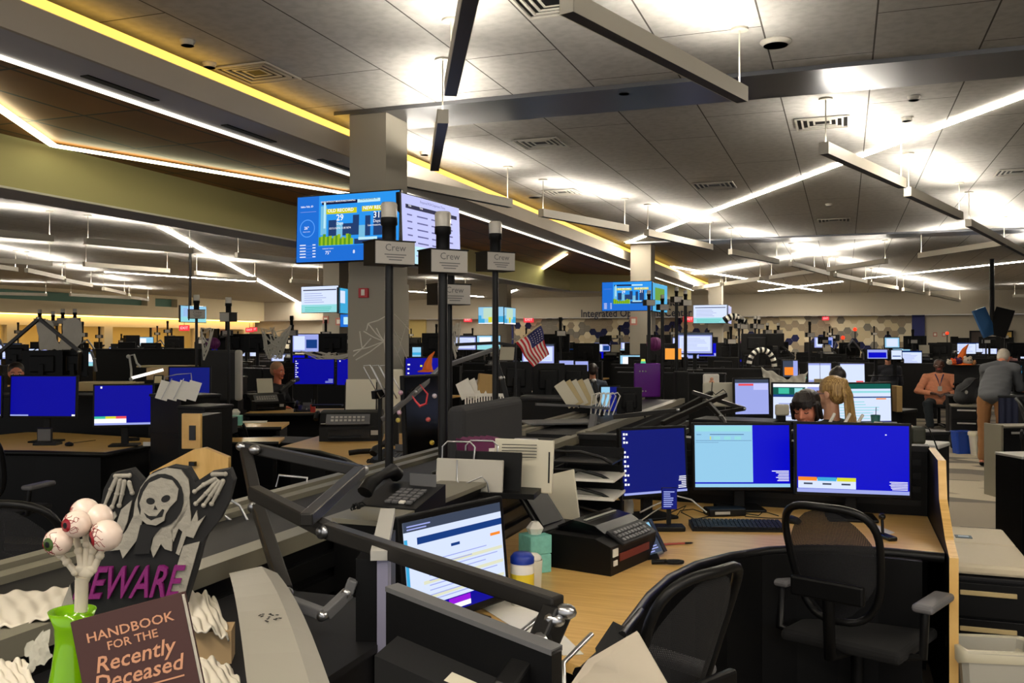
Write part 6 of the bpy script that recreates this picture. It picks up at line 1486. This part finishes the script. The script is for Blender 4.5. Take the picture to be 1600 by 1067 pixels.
mon(953, 628, 7.6, .17, .28, 0, (SBD, [(.0, .35, .5, 1, SL)]), 'blue screen partly behind the hanger loops', zb=1.06)
hl = thing('hanger_loops', 'white wire loops in front of the blue screen, centre', 'wire holder', T(0, 0, 0))
for k in range(5):
    x = 923+7*k; MB().tube([W(x, 648, 6.9), W(x+2, 616, 6.9), W(x+14, 613, 6.9), W(x+18, 618, 6.9), W(x+6, 648, 6.9)], .0045, n=6).build('wire', PAPER, hl)
rpanel(1124, 616, 7.2, .26, .19, 0, 'cream rounded screen back with a dangling cable, centre right', zb=1.0)
tag(MB().tube([W(1113, 596, 7.05), W(1112, 610, 7.05), (W(1118, 616, 7.05)), W(1130, 608, 7.05), W(1134, 612, 7.05)], .004, n=6).build('hanging_cable', BLK), 'thin black cable dangling over the cream screen back', 'cable')
tmb = thing('small_tombstone', 'small white tombstone with a purple plaque and seated figure', 'decoration', cam_M(1111, 7.4, 1.19, 0))
MB().box((0, 0, .1), (.13, .03, .2), r=.014).build('stone', PAPER, tmb); MB().box((0, -.018, .05), (.09, .006, .06)).build('plaque', mat('glitter_purple', (120, 16, 100), .45), tmb); MB().ball((0, -.025, .12), (.025, .02, .035)).ball((0, -.025, .16), .014).build('figure', mat('skin_214', SK_L, .5), tmb)
tmb = thing('small_tombstone', 'second small tombstone with bones and a purple plaque, beside the cobwebs', 'decoration', cam_M(1176, 7.5, 1.2, -5))
MB().box((0, 0, .05), (.17, .03, .1), r=.014).build('stone', PAPER, tmb); MB().box((.02, -.018, .02), (.08, .006, .03)).build('plaque', mat('glitter_purple', (120, 16, 100), .45), tmb); MB().tube([(-.1, -.02, .06), (.05, -.02, .12)], .012).ball((-.1, -.02, .06), .02).ball((.05, -.02, .12), .02).build('bone', BONE, tmb)
# rear workstation of the two women
console(1085, 6.55, 1205, 6.3, 1.10, 'black console behind the middle near monitor', depth=.3)
console(1205, 7.35, 1400, 7.0, 1.02, 'black console under the two lit monitors behind the near desk', depth=.25)
mon(1175, 620, 7.1, .29, .3, 4, (SLAV, [(0, .9, 1, 1, SG), (.1, .82, .55, .88, SR), (.55, .7, .98, .88, LAVS)]), 'tall lavender monitor behind the middle near monitor', zb=.8)
mon(1250, 632, 7.35, .44, .36, -10, (SW, [(0, .93, 1, 1, SWH), (0, .74, .6, .92, SDG), (.1, .76, .3, .9, SGN), (.4, .76, .55, .9, ST), (0, .68, .62, .74, SD), (.64, .4, 1, .93, SLAV), (0, 0, 1, .05, SBX)]+lines(.1, .6, .2, .6, 4, TXL, 2, th=.3)), 'white and green monitor behind the person with the fringe', zb=.8)
mon(1346, 632, 7.3, .52, .36, 6, c_web(3), 'white and teal monitor right of the blonde ponytail', zb=.8)
rpanel(1222, 640, 6.5, .1, .08, 0, 'small cream rounded screen back above the right end of the middle near monitor', zb=1.05)
for k, (a, b) in enumerate((((1292, 664), (1304, 646)), ((1316, 664), (1328, 646)), ((1336, 664), (1348, 648)))):
    tag(MB().tube([W(a[0], a[1]+4, 5.2), W(b[0], b[1], 5.25)], .009, n=8).build('white_stick', PAPER), 'white handle standing behind the right near monitor, '+('leftmost', 'middle', 'rightmost')[k]+' of three', 'handle')
gc = thing('teal_cup', 'teal cup with a straw right of the blonde ponytail', 'cup', cam_M(1368, 5.9, 1.1, 0)); MB().lathe([(.024, 0), (.03, .08), (.027, .08), (.022, .01)]).build('cup', mat('teal_plastic', (20, 96, 96), .4), gc); MB().tube([(0, 0, .02), (.004, 0, .13)], .0025).build('straw', DGREY, gc)
lf = thing('open_leaflet', 'small folded white leaflet beside the teal cup', 'paper', cam_M(1379, 5.6, 1.1, 30)); MB().add([(-.03, 0, 0), (0, 0, .06), (0, .06, .06), (-.03, .06, 0), (.04, 0, 0), (.04, .06, 0)], [(0, 1, 2, 3), (1, 4, 5, 2)]).build('leaflet', PAPER, lf)
console(1235, 5.75, 1405, 5.5, 1.09, 'low black shelf directly behind the right near monitor', depth=.25, name='shelf_console')
hbg = thing('handbag', 'dark olive handbag with strap right of the right near monitor', 'bag', cam_M(1432, 5.6, 1.02, 5))
MB().box((0, 0, .06), (.09, .08, .11), r=.02).build('body', mat('bag_olive', (40, 42, 30), .6), hbg); MB().tube([(.03, 0, .11), (.07, -.02, .1), (.1, -.03, .02), (.13, -.03, -.06)], .004).build('strap', BLK, hbg)
console(1422, 5.7, 1466, 5.6, 1.02, 'pale-topped maple-edged partition end right of the right near monitor', depth=.25, capm=LGREY, bodym=BLK)
tag(MB().box((0, 0, .04), (.1, .08, .03), r=.012).box((.0, 0, .015), (.09, .07, .03), r=.01).build('folded_cloth', mat('cloth_pink', (206, 170, 150), .9), None, cam_M(1413, 6.6, 1.0, 0)), 'folded pinkish cloth on the ledge beyond the handbag', 'cloth')
console(1398, 6.8, 1428, 6.6, 1.0, 'dark ledge end beyond the handbag', depth=.3)
tag(MB().box((0, 0, .11), (.05, .12, .22), r=.004).build('paper_bag', mat('kraft_paper', (162, 132, 84), .9), None, cam_M(1401, 7.9, 1.05, 0)), 'brown paper bag right of the white and teal monitor', 'bag')
console(1385, 8.1, 1410, 8.0, 1.05, 'dark console end beneath the brown paper bag', depth=.3)
cal = box_thing('desk_calendar', 1284, 603, 8.0, .13, .02, .065, FOLD, 'small beige desk calendar above the white and green monitor', 'calendar', zb=None)
mon(1281, 582, 10.2, .28, .24, 0, (SLAV, [(.0, .1, .95, .9, SW), (.5, 0, .52, 1, GLOSS)]), 'lavender monitor pair above the green monitor, left of the tied up hair', zb=.9)
mon(1332, 583, 10.0, .29, .24, 0, (SLAV, [(.0, .0, 1, .95, SW), (.65, .03, .95, .1, SR)]), 'lavender monitor with a red corner, right of the tied up hair', zb=.9)
mon(1330, 608, 9.2, .3, .12, 0, (SW, [(0, .3, 1, .45, SD)]), 'wide low lavender screen below the red-cornered monitor', zb=.9)
mon(1255, 590, 10.4, .2, .05, 0, (SW, [(0, 0, .5, 1, SR), (.5, 0, 1, 1, SGN)]), 'thin red and green status strip above the cobweb', zb=1.1)
mon(1235, 576, 10.8, .2, .22, 0, (SG, [(.1, .1, .7, .6, SO), (.7, 0, 1, 1, SLAV)]), 'dim monitor with an orange patch behind the cobweb', zb=1.0)
console(1215, 10.9, 1345, 10.2, .95, 'black console below the lavender monitors', depth=.3)
# cobweb sheets and striped arch
def web(pts, r, lab, seed, n=26, name='cobweb'):
    P = [W(*p) for p in pts]; mb = MB(); q = random.Random(seed)
    for k in range(n):
        a = q.choice(P).lerp(q.choice(P), q.random()); b = q.choice(P).lerp(q.choice(P), q.random()); c = a.lerp(b, .5)-Vector((0, 0, .12*(a-b).length)); mb.tube([a, c, b], r*q.uniform(.5, 1.4), n=5)
    return tag(mb.build(name, WEB), lab, 'cobweb', kind='stuff')
cloth('cobweb_cloth', [[(1190, 573, 8.4), (1230, 592, 8.4), (1262, 580, 8.4)], [(1192, 588, 8.3), (1228, 598, 8.3), (1258, 595, 8.3)], [(1198, 607, 8.2), (1206, 618, 8.2), (1256, 598, 8.2)]], 'grey cobweb cloth draped above the lavender monitor', 4, 2, .012, 'cobweb')
ap_ = thing('striped_arch', 'black and white striped curved tube behind the cobwebbed desk', 'decoration', T(0, 0, 0))
arc = [W(1190-20*math.cos(t), 572-26*math.sin(t) if t < math.pi else 572, 12.5) for t in [math.pi*k/18 for k in range(19)]]
for k in range(18): MB().tube([arc[k], arc[k+1]], .036, n=12).build('stripe', PAPER if k % 2 else BLK, ap_)
st_ = thing('striped_arch', 'black and white striped sleeve tied to the paired poles, right of the document television', 'decoration', T(0, 0, 0))
arc = [W(1132+3*k, 500-6*math.sin(k*.35), 18.5) for k in range(12)]
for k in range(11): MB().tube([arc[k], arc[k+1]], .07, n=10).build('stripe', PAPER if k % 2 else BLK, st_)
wb_ = MB(); q = random.Random(2)
cX = [W(x, y, 8.02) for x, y in ((562, 545), (583, 512), (602, 500), (560, 516), (596, 545), (578, 565), (610, 520))]
hub_ = W(590, 525, 8.0)
def colpt(px, py): return W(px, py, 7.97)
for a, b in (((568, 517), (600, 533)), ((600, 533), (575, 505)), ((575, 505), (606, 492)), ((606, 492), (600, 533)), ((562, 517), (566, 545)), ((552, 548), (600, 533)), ((556, 562), (600, 533)), ((575, 505), (572, 516)), ((600, 533), (603, 556)), ((588, 512), (600, 533)), ((552, 556), (580, 528))):
    p, r2 = colpt(*a), colpt(*b); wb_.tube([p, p.lerp(r2, .5)-Vector((0, 0, .01)), r2], .006, n=5)
tag(wb_.build('cobweb', WEB), 'stretched white cobweb on the front of the near column', 'cobweb', kind='stuff')
wb_ = MB()
for a, b in (((616, 490), (640, 515)), ((616, 515), (636, 560)), ((616, 540), (630, 572)), ((628, 530), (616, 520)), ((636, 500), (620, 556))):
    p, r2 = W(a[0], a[1], 8.0), W(b[0], b[1], 8.2); wb_.tube([p, r2], .004, n=5)
tag(wb_.build('cobweb', WEB), 'thin white cobweb on the right side of the near column', 'cobweb', kind='stuff')
web([(408, 512, 13.5), (420, 560, 13.5), (448, 515, 13.5), (455, 508, 13.5), (440, 560, 13.5), (430, 530, 13.5), (412, 545, 13.5)], .012, 'white cobwebs wrapped round the poles above the person in the jacket', 5, 60)
web([(314, 512, 10.6), (322, 545, 10.6), (318, 562, 10.6), (334, 512, 10.6)], .008, 'white cobweb strands hanging beside the left-hand pole', 6, 16)
web([(470, 548, 10.5), (500, 556, 10.5), (545, 552, 10.5), (560, 552, 10.5), (520, 560, 10.5)], .006, 'white cobwebs along the top of the blue monitors left of the near column', 8, 30)
web([(703, 510, 11), (715, 545, 11), (722, 500, 11), (712, 560, 11)], .008, 'white cobweb between the middle and right poles', 9, 20)
for k, (pts, lab) in enumerate((([[(56, 505, 13.2), (75, 498, 13.2), (84, 505, 13.2)], [(60, 525, 13.2), (80, 520, 13.2), (88, 528, 13.2)], [(62, 546, 13.2), (80, 546, 13.2), (98, 546, 13.2)]], 'grey gauze sheet hung from the left poles, first'), ([[(98, 500, 13.2), (116, 495, 13.2), (128, 502, 13.2)], [(98, 520, 13.2), (112, 515, 13.2), (128, 530, 13.2)], [(90, 546, 13.2), (110, 546, 13.2), (124, 540, 13.2)]], 'grey gauze sheet hung from the left poles, second'))):
    cloth('gauze_sheet', pts, lab, 3+k, 2, .01)
for px, yt, D, lab in ((62, 483, 13.3, 'capped pole with gauze at the far left, first of four'), (83, 486, 13.6, 'capped pole with gauze at the far left, second of four'), (98, 482, 13.3, 'capped pole with gauze at the far left, third of four'), (117, 482, 13.3, 'capped pole with gauze at the far left, fourth of four')):
    crew_pole(px, D, .9, EYE-(yt-HOR)/F*D, lab, yaw=20, txt=False, scale=.8, r_=.02)
crew_pole(307, 10.4, .9, EYE-(460-HOR)/F*10.4, 'black pole with a sign box in front of the hanging television', yaw=28, bw=.17, r_=.016)
crew_pole(357, 10.2, .7, EYE-(464-HOR)/F*10.2, 'black pole with a dark box left of the person in the jacket', yaw=-28, bw=.14, r_=.016, txt=False)
bars('articulated_arm', [(295, 500, 10.5), (296, 440, 10.5)], .01, 'thin aerial rod beside the hanging television', 'rod', BLK2, knobs=False)
for px, yt, D, lab in ((1155, 493, 18, 'first tall pole of the striped cluster'), (1160, 494, 18, 'second tall pole of the striped cluster'), (1180, 493, 18, 'third tall pole of the striped cluster'), (1186, 494, 18, 'fourth tall pole of the striped cluster'), (1199, 504, 20, 'shorter pole right of the striped cluster, left'), (1216, 504, 20, 'shorter pole right of the striped cluster, right')):
    crew_pole(px, D, .8, EYE-(yt-HOR)/F*D, lab, yaw=20, txt=False, scale=.9, r_=.022)
# --- right side
cab1 = pedestal(cam_M(1597, 9.7, 0, 4), .42, .3, .76, 'tall black side cabinet with a taupe edge at the right', drawers=1, topm=CAP)
MB().bx(-.235, -.21, -.01, .3, 0, .77).build('taupe_side', CAP, cab1)
pedestal(cam_M(1634, 7.0, 0, 8), .4, .3, .78, 'black cabinet cut by the right edge of the picture', drawers=1, topm=LGREY)
waste_bin(cam_M(1503, 13.6, 0, 4), 'blue recycling bin beside the aisle', .27, .2, .33, mat('bin_blue', (20, 60, 150), .5), name='recycling_bin')
waste_bin(cam_M(1530, 13.4, 0, 4), 'white waste bin with liner beside the blue recycling bin', .24, .2, .33, mat('bin_white', (196, 190, 176), .5), liner=True)
pedestal(cam_M(1510, 14.2, 0, -22), .42, .5, .66, 'black drawer unit under the dark backpack, right', drawers=3, topm=CAP)
bkp = thing('backpack', 'bulky dark backpack on the drawer unit beside the seated person', 'backpack', cam_M(1511, 14.5, .67, 0))
mb = MB(); mb.ball((0, 0, .17), (.19, .15, .18)).ball((.07, 0, .3), (.14, .12, .12)).ball((-.1, -.04, .1), (.13, .12, .11)).ball((.1, -.08, .14), (.1, .08, .12))
fused('body', mb, .015, mat('backpack_black', (30, 31, 34), .8, bump=.4, nscale=20), bkp); MB().tube([(-.15, -.12, .2), (-.05, -.16, .28), (.05, -.14, .38), (.12, -.1, .4)], .014).build('strap', DGREY, bkp); MB().ball((-.08, -.14, .19), (.025, .015, .03)).build('tag', LGREY, bkp)
rect_desk(1506, 618, .72, .5, .6, -20, 'dark desk with the small printer beside the seated person', mt=DGREY)
printer(1513, 612, .72, -14, 'small printer with white paper right of the seated person', w=.34, d=.3, h=.16, ph=.2, pw=.2)
console(1491, 17.2, 1532, 17.0, 1.22, 'dark console carrying the Halloween toys', depth=.35)
witch_hat(cam_M(1502, 17, 1.22, 0), 1.9, 'tall orange witch hat among the toys at the right', ORG)
for px, c, R, lab in ((1490, (226, 90, 34), .07, 'round orange toy left of the tall witch hat'), (1484, (206, 200, 180), .06, 'white ring toy at the left end of the Halloween toys'), (1497, (70, 20, 70), .08, 'purple toy below the tall witch hat'), (1512, (206, 190, 170), .09, 'white fluffy toy right of the tall witch hat'), (1521, (196, 140, 90), .05, 'small tan toy at the right end of the Halloween toys')):
    t_ = thing('halloween_toy', lab, 'toy', cam_M(px, 16.9, 1.22, 0)); MB().ball((0, 0, R*.8), (R, R*.8, R*.8)).ball((-R*.5, 0, R*1.5), R*.35).ball((R*.5, 0, R*1.5), R*.35).build('body', mat('toy_%d_%d' % (c[0], c[1]), c, .9, bump=.4), t_); MB().ball((-R*.3, -R*.75, R), R*.12).ball((R*.3, -R*.75, R), R*.12).build('eyes', BLK, t_)
console(1560, 12.0, 1680, 11.6, .95, 'dark desk console the grey-haired person leans on', depth=.6)
mon(1592, 579, 12.4, .11, .16, 0, (SC, [(.1, .3, .9, .8, SW)]), 'small blue-lit phone screen right of the grey-haired person', zb=.95)
office_chair(cam_M(1652, 9.2, 0, 60), 'grey office chair cut by the right edge')
bx_ = thing('dark_curtain', 'navy draped cloth hanging from the desk right of the brown trousers', 'cloth', cam_M(1590, 11.9, 0, 0))
mb = MB(); vs = []
for i in range(2):
    for k in range(41): vs.append((-.25+k*.0125, .02*math.sin(k*.9), .92*(1-i)))
mb.add(vs, [(k, k+1, k+42, k+41) for k in range(40)], smooth=True).build('cloth', mat('curtain_navy', (22, 28, 52), .9), bx_)
# chairs at the left
office_chair(cam_M(62, 3.9, 0, 176), 'large black mesh chair at the left edge behind the white cloth', back_h=.52, w=.56, seat_z=.42)
office_chair(cam_M(0, 6.7, 0, 170), 'black mesh chair at the left edge in front of the maple desk', back_h=.52, w=.5, seat_z=.42)
office_chair(cam_M(412, 9.6, 0, 120), 'black office chair under the left-centre fax desk', back_h=.4, w=.42, seat_z=.42)
waste_bin(cam_M(378, 5.4, 0, 0), 'white waste bin right of the tombstone', .24, .2, .5, CREAM, liner=True)
wr_ = thing('wire_file_rack', 'curved chrome wire rack below the folded dark arm', 'wire rack', T(0, 0, 0))
for pts in ([(432, 760, 3.6), (436, 742, 3.6), (480, 746, 3.6), (476, 775, 3.6), (465, 790, 3.6)], [(352, 775, 3.0), (375, 790, 3.0), (400, 840, 3.0)], [(345, 800, 3.0), (370, 820, 3.0), (385, 850, 3.0)], [(320, 845, 3.0), (345, 855, 3.0), (372, 862, 3.0)]):
    MB().tube([W(*p) for p in pts], .005, n=7).build('wire', CHROME, wr_)
wtl = thing('file_trough', 'black file trough with wires below the folded arm', 'trough', cam_M(395, 3.05, .62, -14)); MB().bx(-.2, .2, 0, .02, 0, .3).bx(-.2, .2, .25, .27, 0, .3).bx(-.2, .2, 0, .27, 0, .02).build('trough', BLK, wtl)
MB().bx(-.2, .2, .02, .25, -.62, 0).build('base', BLK, wtl)
# ================================================================ FAR ROWS OF DESKS
ROWS = [(13.6, 'first'), (16.2, 'second'), (18.6, 'third'), (21.6, 'fourth'), (24.8, 'fifth'), (28.4, 'sixth'), (33.5, 'seventh'), (38.5, 'last')]
def zone(px):
    return ('at the far left' if px < 250 else 'left of the near column' if px < 550 else 'between the near and middle columns' if px < 985 else 'right of the middle column' if px < 1290 else 'at the far right')
def to_px(x, y):
    p = Vector((x, y, 0)); return 800+F*p.dot(RT)/p.dot(FW), p.dot(FW)
R9 = random.Random(21)
def proto_hide(o): return o
conts = [c_white(1), c_doc(2), c_blue(3), c_white(5), (SL, [(0, 0, 1, .3, ST), (.1, .4, .6, .9, SWH)]), (SLAV, [(.1, .1, .5, .9, SW), (.55, .2, .95, .7, SD)]), (SBX, icons(5))]
looks = ['white lit', 'lavender lit', 'blue lit', 'white lit', 'pale teal lit', 'lavender and white', 'deep blue']
protos = {}
def far_monitor(kind, M, label, group):
    if kind not in protos:
        r = thing('monitor', label, 'monitor', M, group)
        if kind == 'back': monitor_parts(r, .54, .34, .42, c_off(), 0)
        else: monitor_parts(r, .54, .34, .42, conts[kind], 0)
        protos[kind] = r; return r
    return copy_tree(protos[kind], M, label, group)
def far_console(w, M, label, group):
    k = ('con', round(w, 1))
    if k not in protos:
        r = thing('desk_console', label, 'console', M, group)
        MB().bx(-w/2, w/2, 0, .12, 0, 1.16).build('body', BLK, r); MB().bx(-w/2-.01, w/2+.01, -.01, .13, 1.16, 1.185).build('cap', DGREY, r)
        MB().bx(-w/2, w/2, .12, .75, .72, .75).build('worktop', MAPLE, r)
        protos[k] = r; return r
    return copy_tree(protos[k], M, label, group)
def far_pole(M, label, group, H):
    k = ('pole', H)
    if k not in protos:
        r = thing('sign_pole', label, 'pole', M, group)
        MB().tube([(0, 0, 0), (0, 0, H-.3)], .022, n=8).build('pole', BLK2, r); MB().box((0, 0, H-.3), (.2, .1, .1)).build('sign_box', BLK, r); MB().box((.02, -.052, H-.3), (.15, .004, .085)).build('sign_label', LABELM, r)
        MB().lathe([(.028, H-.25), (.028, H-.08), (.034, H-.07), (.034, H)], n=10).build('lamp', BLK, r)
        protos[k] = r; return r
    return copy_tree(protos[k], M, label, group)
def far_arm(M, label, group, k):
    k = ('arm', k)
    if k not in protos:
        r = thing('articulated_arm', label, 'monitor arm', M, group); q = random.Random(k[1])
        P = [(0, 0, 0), (0, 0, .35)]
        for i in range(2+k[1] % 2): P.append((P[-1][0]+q.uniform(-.4, .4), q.uniform(-.1, .1), .35+q.uniform(.0, .45)))
        for i in range(len(P)-1): MB().bar(P[i], P[i+1], .03, .03).build('arm_bar', [BLK2, MGREY][k[1] % 2], r)
        MB().box(P[-1], (.3, .04, .22), r=.01).build('panel', BLK, r)
        protos[k] = r; return r
    return copy_tree(protos[k], M, label, group)
def far_printer(M, label, group):
    if 'prn' not in protos:
        r = thing('fax_machine', label, 'fax machine', M, group); printer_parts(r); protos['prn'] = r; return r
    return copy_tree(protos['prn'], M, label, group)
def blocked(x, y):
    for (cx_, cy_) in ((-4.2, 20.0), (-4.2, 32.2), (-11.9, 20.0), (-12, 32.2)):
        if abs(x-cx_) < 1.15 and abs(y-cy_) < 1.2: return True
    px, D = to_px(x, y)
    if px < -60 or px > 1660: return True
    if y < 21 and x > .1: return True
    if y < 15 and x > -.8: return True
    if 13 < D < 19.5 and 1360 < px < 1600: return True
    return False
for ri, (ry, rn) in enumerate(ROWS):
    x = -27.5 if ry > 20 else -17
    while x < 20:
        w = R9.choice([1.4, 1.6, 1.8])
        xc = x+w/2; x += w+R9.choice([.05, .05, .3, .9])
        if blocked(xc, ry): continue
        px, D = to_px(xc, ry); zn = zone(px)
        jy = ry+R9.uniform(-.15, .15)
        far_console(w, T(xc, jy, 0), 'dark console in the %s distant row, %s' % (rn, zn), 'consoles %s row %s' % (rn, zn))
        n = 2 if w < 1.7 else 3
        for k in range(n):
            mx = xc+(k-(n-1)/2)*.58; hgt = R9.choice([0, 0, .08, .25, .42]); kind = R9.choice(['back']*14+[0, 1, 1, 4, 5, 5, 2])
            up = R9.uniform(-.12, .05)
            if kind == 'back':
                far_monitor('back', T(mx, jy+.5, .78+hgt) @ RZ(math.pi+R9.uniform(-.3, .3)), 'black monitor seen from behind in the %s distant row, %s' % (rn, zn), 'dark monitors %s row %s' % (rn, zn))
            else:
                far_monitor(kind, T(mx, jy+.5, .78+hgt) @ RZ(.34+R9.uniform(-.3, .3)), '%s monitor in the %s distant row, %s' % (looks[kind], rn, zn), '%s monitors %s row %s' % (looks[kind], rn, zn))
        if R9.random() < .55: far_pole(T(xc+R9.uniform(-.6, .6), jy+.25, .75) @ RZ(.2), 'black capped pole rising from the %s distant row, %s' % (rn, zn), 'poles %s row %s' % (rn, zn), R9.choice([1.2, 1.35, 1.5]))
        if R9.random() < .5: far_arm(T(xc+R9.uniform(-.6, .6), jy+.3, 1.0) @ RZ(R9.uniform(-.5, .8)), 'folded dark arm in the %s distant row, %s' % (rn, zn), 'arms %s row %s' % (rn, zn), R9.randrange(6))
        if R9.random() < .25: far_printer(T(xc+R9.uniform(-.4, .4), jy+.1, 1.17) @ RZ(R9.uniform(-.3, .6)), 'black printer on a console in the %s distant row, %s' % (rn, zn), 'printers %s row %s' % (rn, zn))
# a few distinctive distant things
box_thing('orange_screen', 1052, 561, 12.6, .22, .03, .15, em(246, 160, 60, 1.0), 'orange glowing screen right of the middle column', 'screen', 0)
gl_ = thing('shade_lamp', 'small lamp with a yellow to teal shade left of the slim poles', 'lamp', cam_M(1005, 12.6, 1.28, 0)); MB().lathe([(.05, .0), (.03, .1)], n=16).build('shade', em(80, 210, 160, 1.0), gl_); MB().lathe([(.031, .1), (.024, .13), (0, .13)], n=16).build('shade_top', em(220, 220, 90, 1.0), gl_); MB().tube([(0, 0, -.12), (0, 0, .05)], .01).build('stem', BLK, gl_)
gl_ = thing('shade_lamp', 'small lamp with a blue-teal shade right of the slim poles', 'lamp', cam_M(1049, 13.4, 1.42, 0)); MB().lathe([(.045, .0), (.025, .09), (0, .09)], n=16).build('shade', em(70, 180, 200, 1.0), gl_); MB().tube([(0, 0, -.2), (0, 0, .05)], .01).build('stem', BLK, gl_)
for px, py, D, lab in ((1336, 514, 26, 'red glowing beacon among the distant poles, upper'), (1317, 527, 26, 'red glowing beacon among the distant poles, lower'), (1480, 520, 30, 'small red beacon at the far right poles'), (355, 520, 22, 'small red beacon at the left')):
    b_ = thing('beacon', lab, 'beacon', Matrix.Translation(W(px, py, D))); MB().ball((0, 0, 0), .055).build('lamp', em(255, 60, 30, 1.6), b_); z_ = W(px, py, D).z; MB().tube([(0, 0, .9-z_), (0, 0, -.05)], .015).build('pole', BLK2, b_)
mon(1394, 535, 17.5, .3, .22, 0, (SL, [(.1, .1, .9, .9, SW)]), 'raised pale screen above the blue-lit monitors, right of centre', zb=1.05)
mon(1371, 553, 17.2, .4, .2, 0, (SLAV, [(.05, .1, .95, .7, SB)]), 'white and blue monitor in front of the person in dark clothes, right of centre', zb=1.0)
mon(1401, 554, 17.2, .22, .2, 0, (SW, [(.1, .3, .9, .4, SD)]), 'white monitor right of the person in dark clothes', zb=1.0)
mon(909, 572, 14.6, .23, .19, 0, (SLAV, []), 'plain lavender monitor between the two people seen from behind, centre', zb=1.0)
mon(885, 571, 14.4, .25, .19, 0, (SLAV, []), 'plain lavender monitor behind the bald person, centre', zb=1.0)
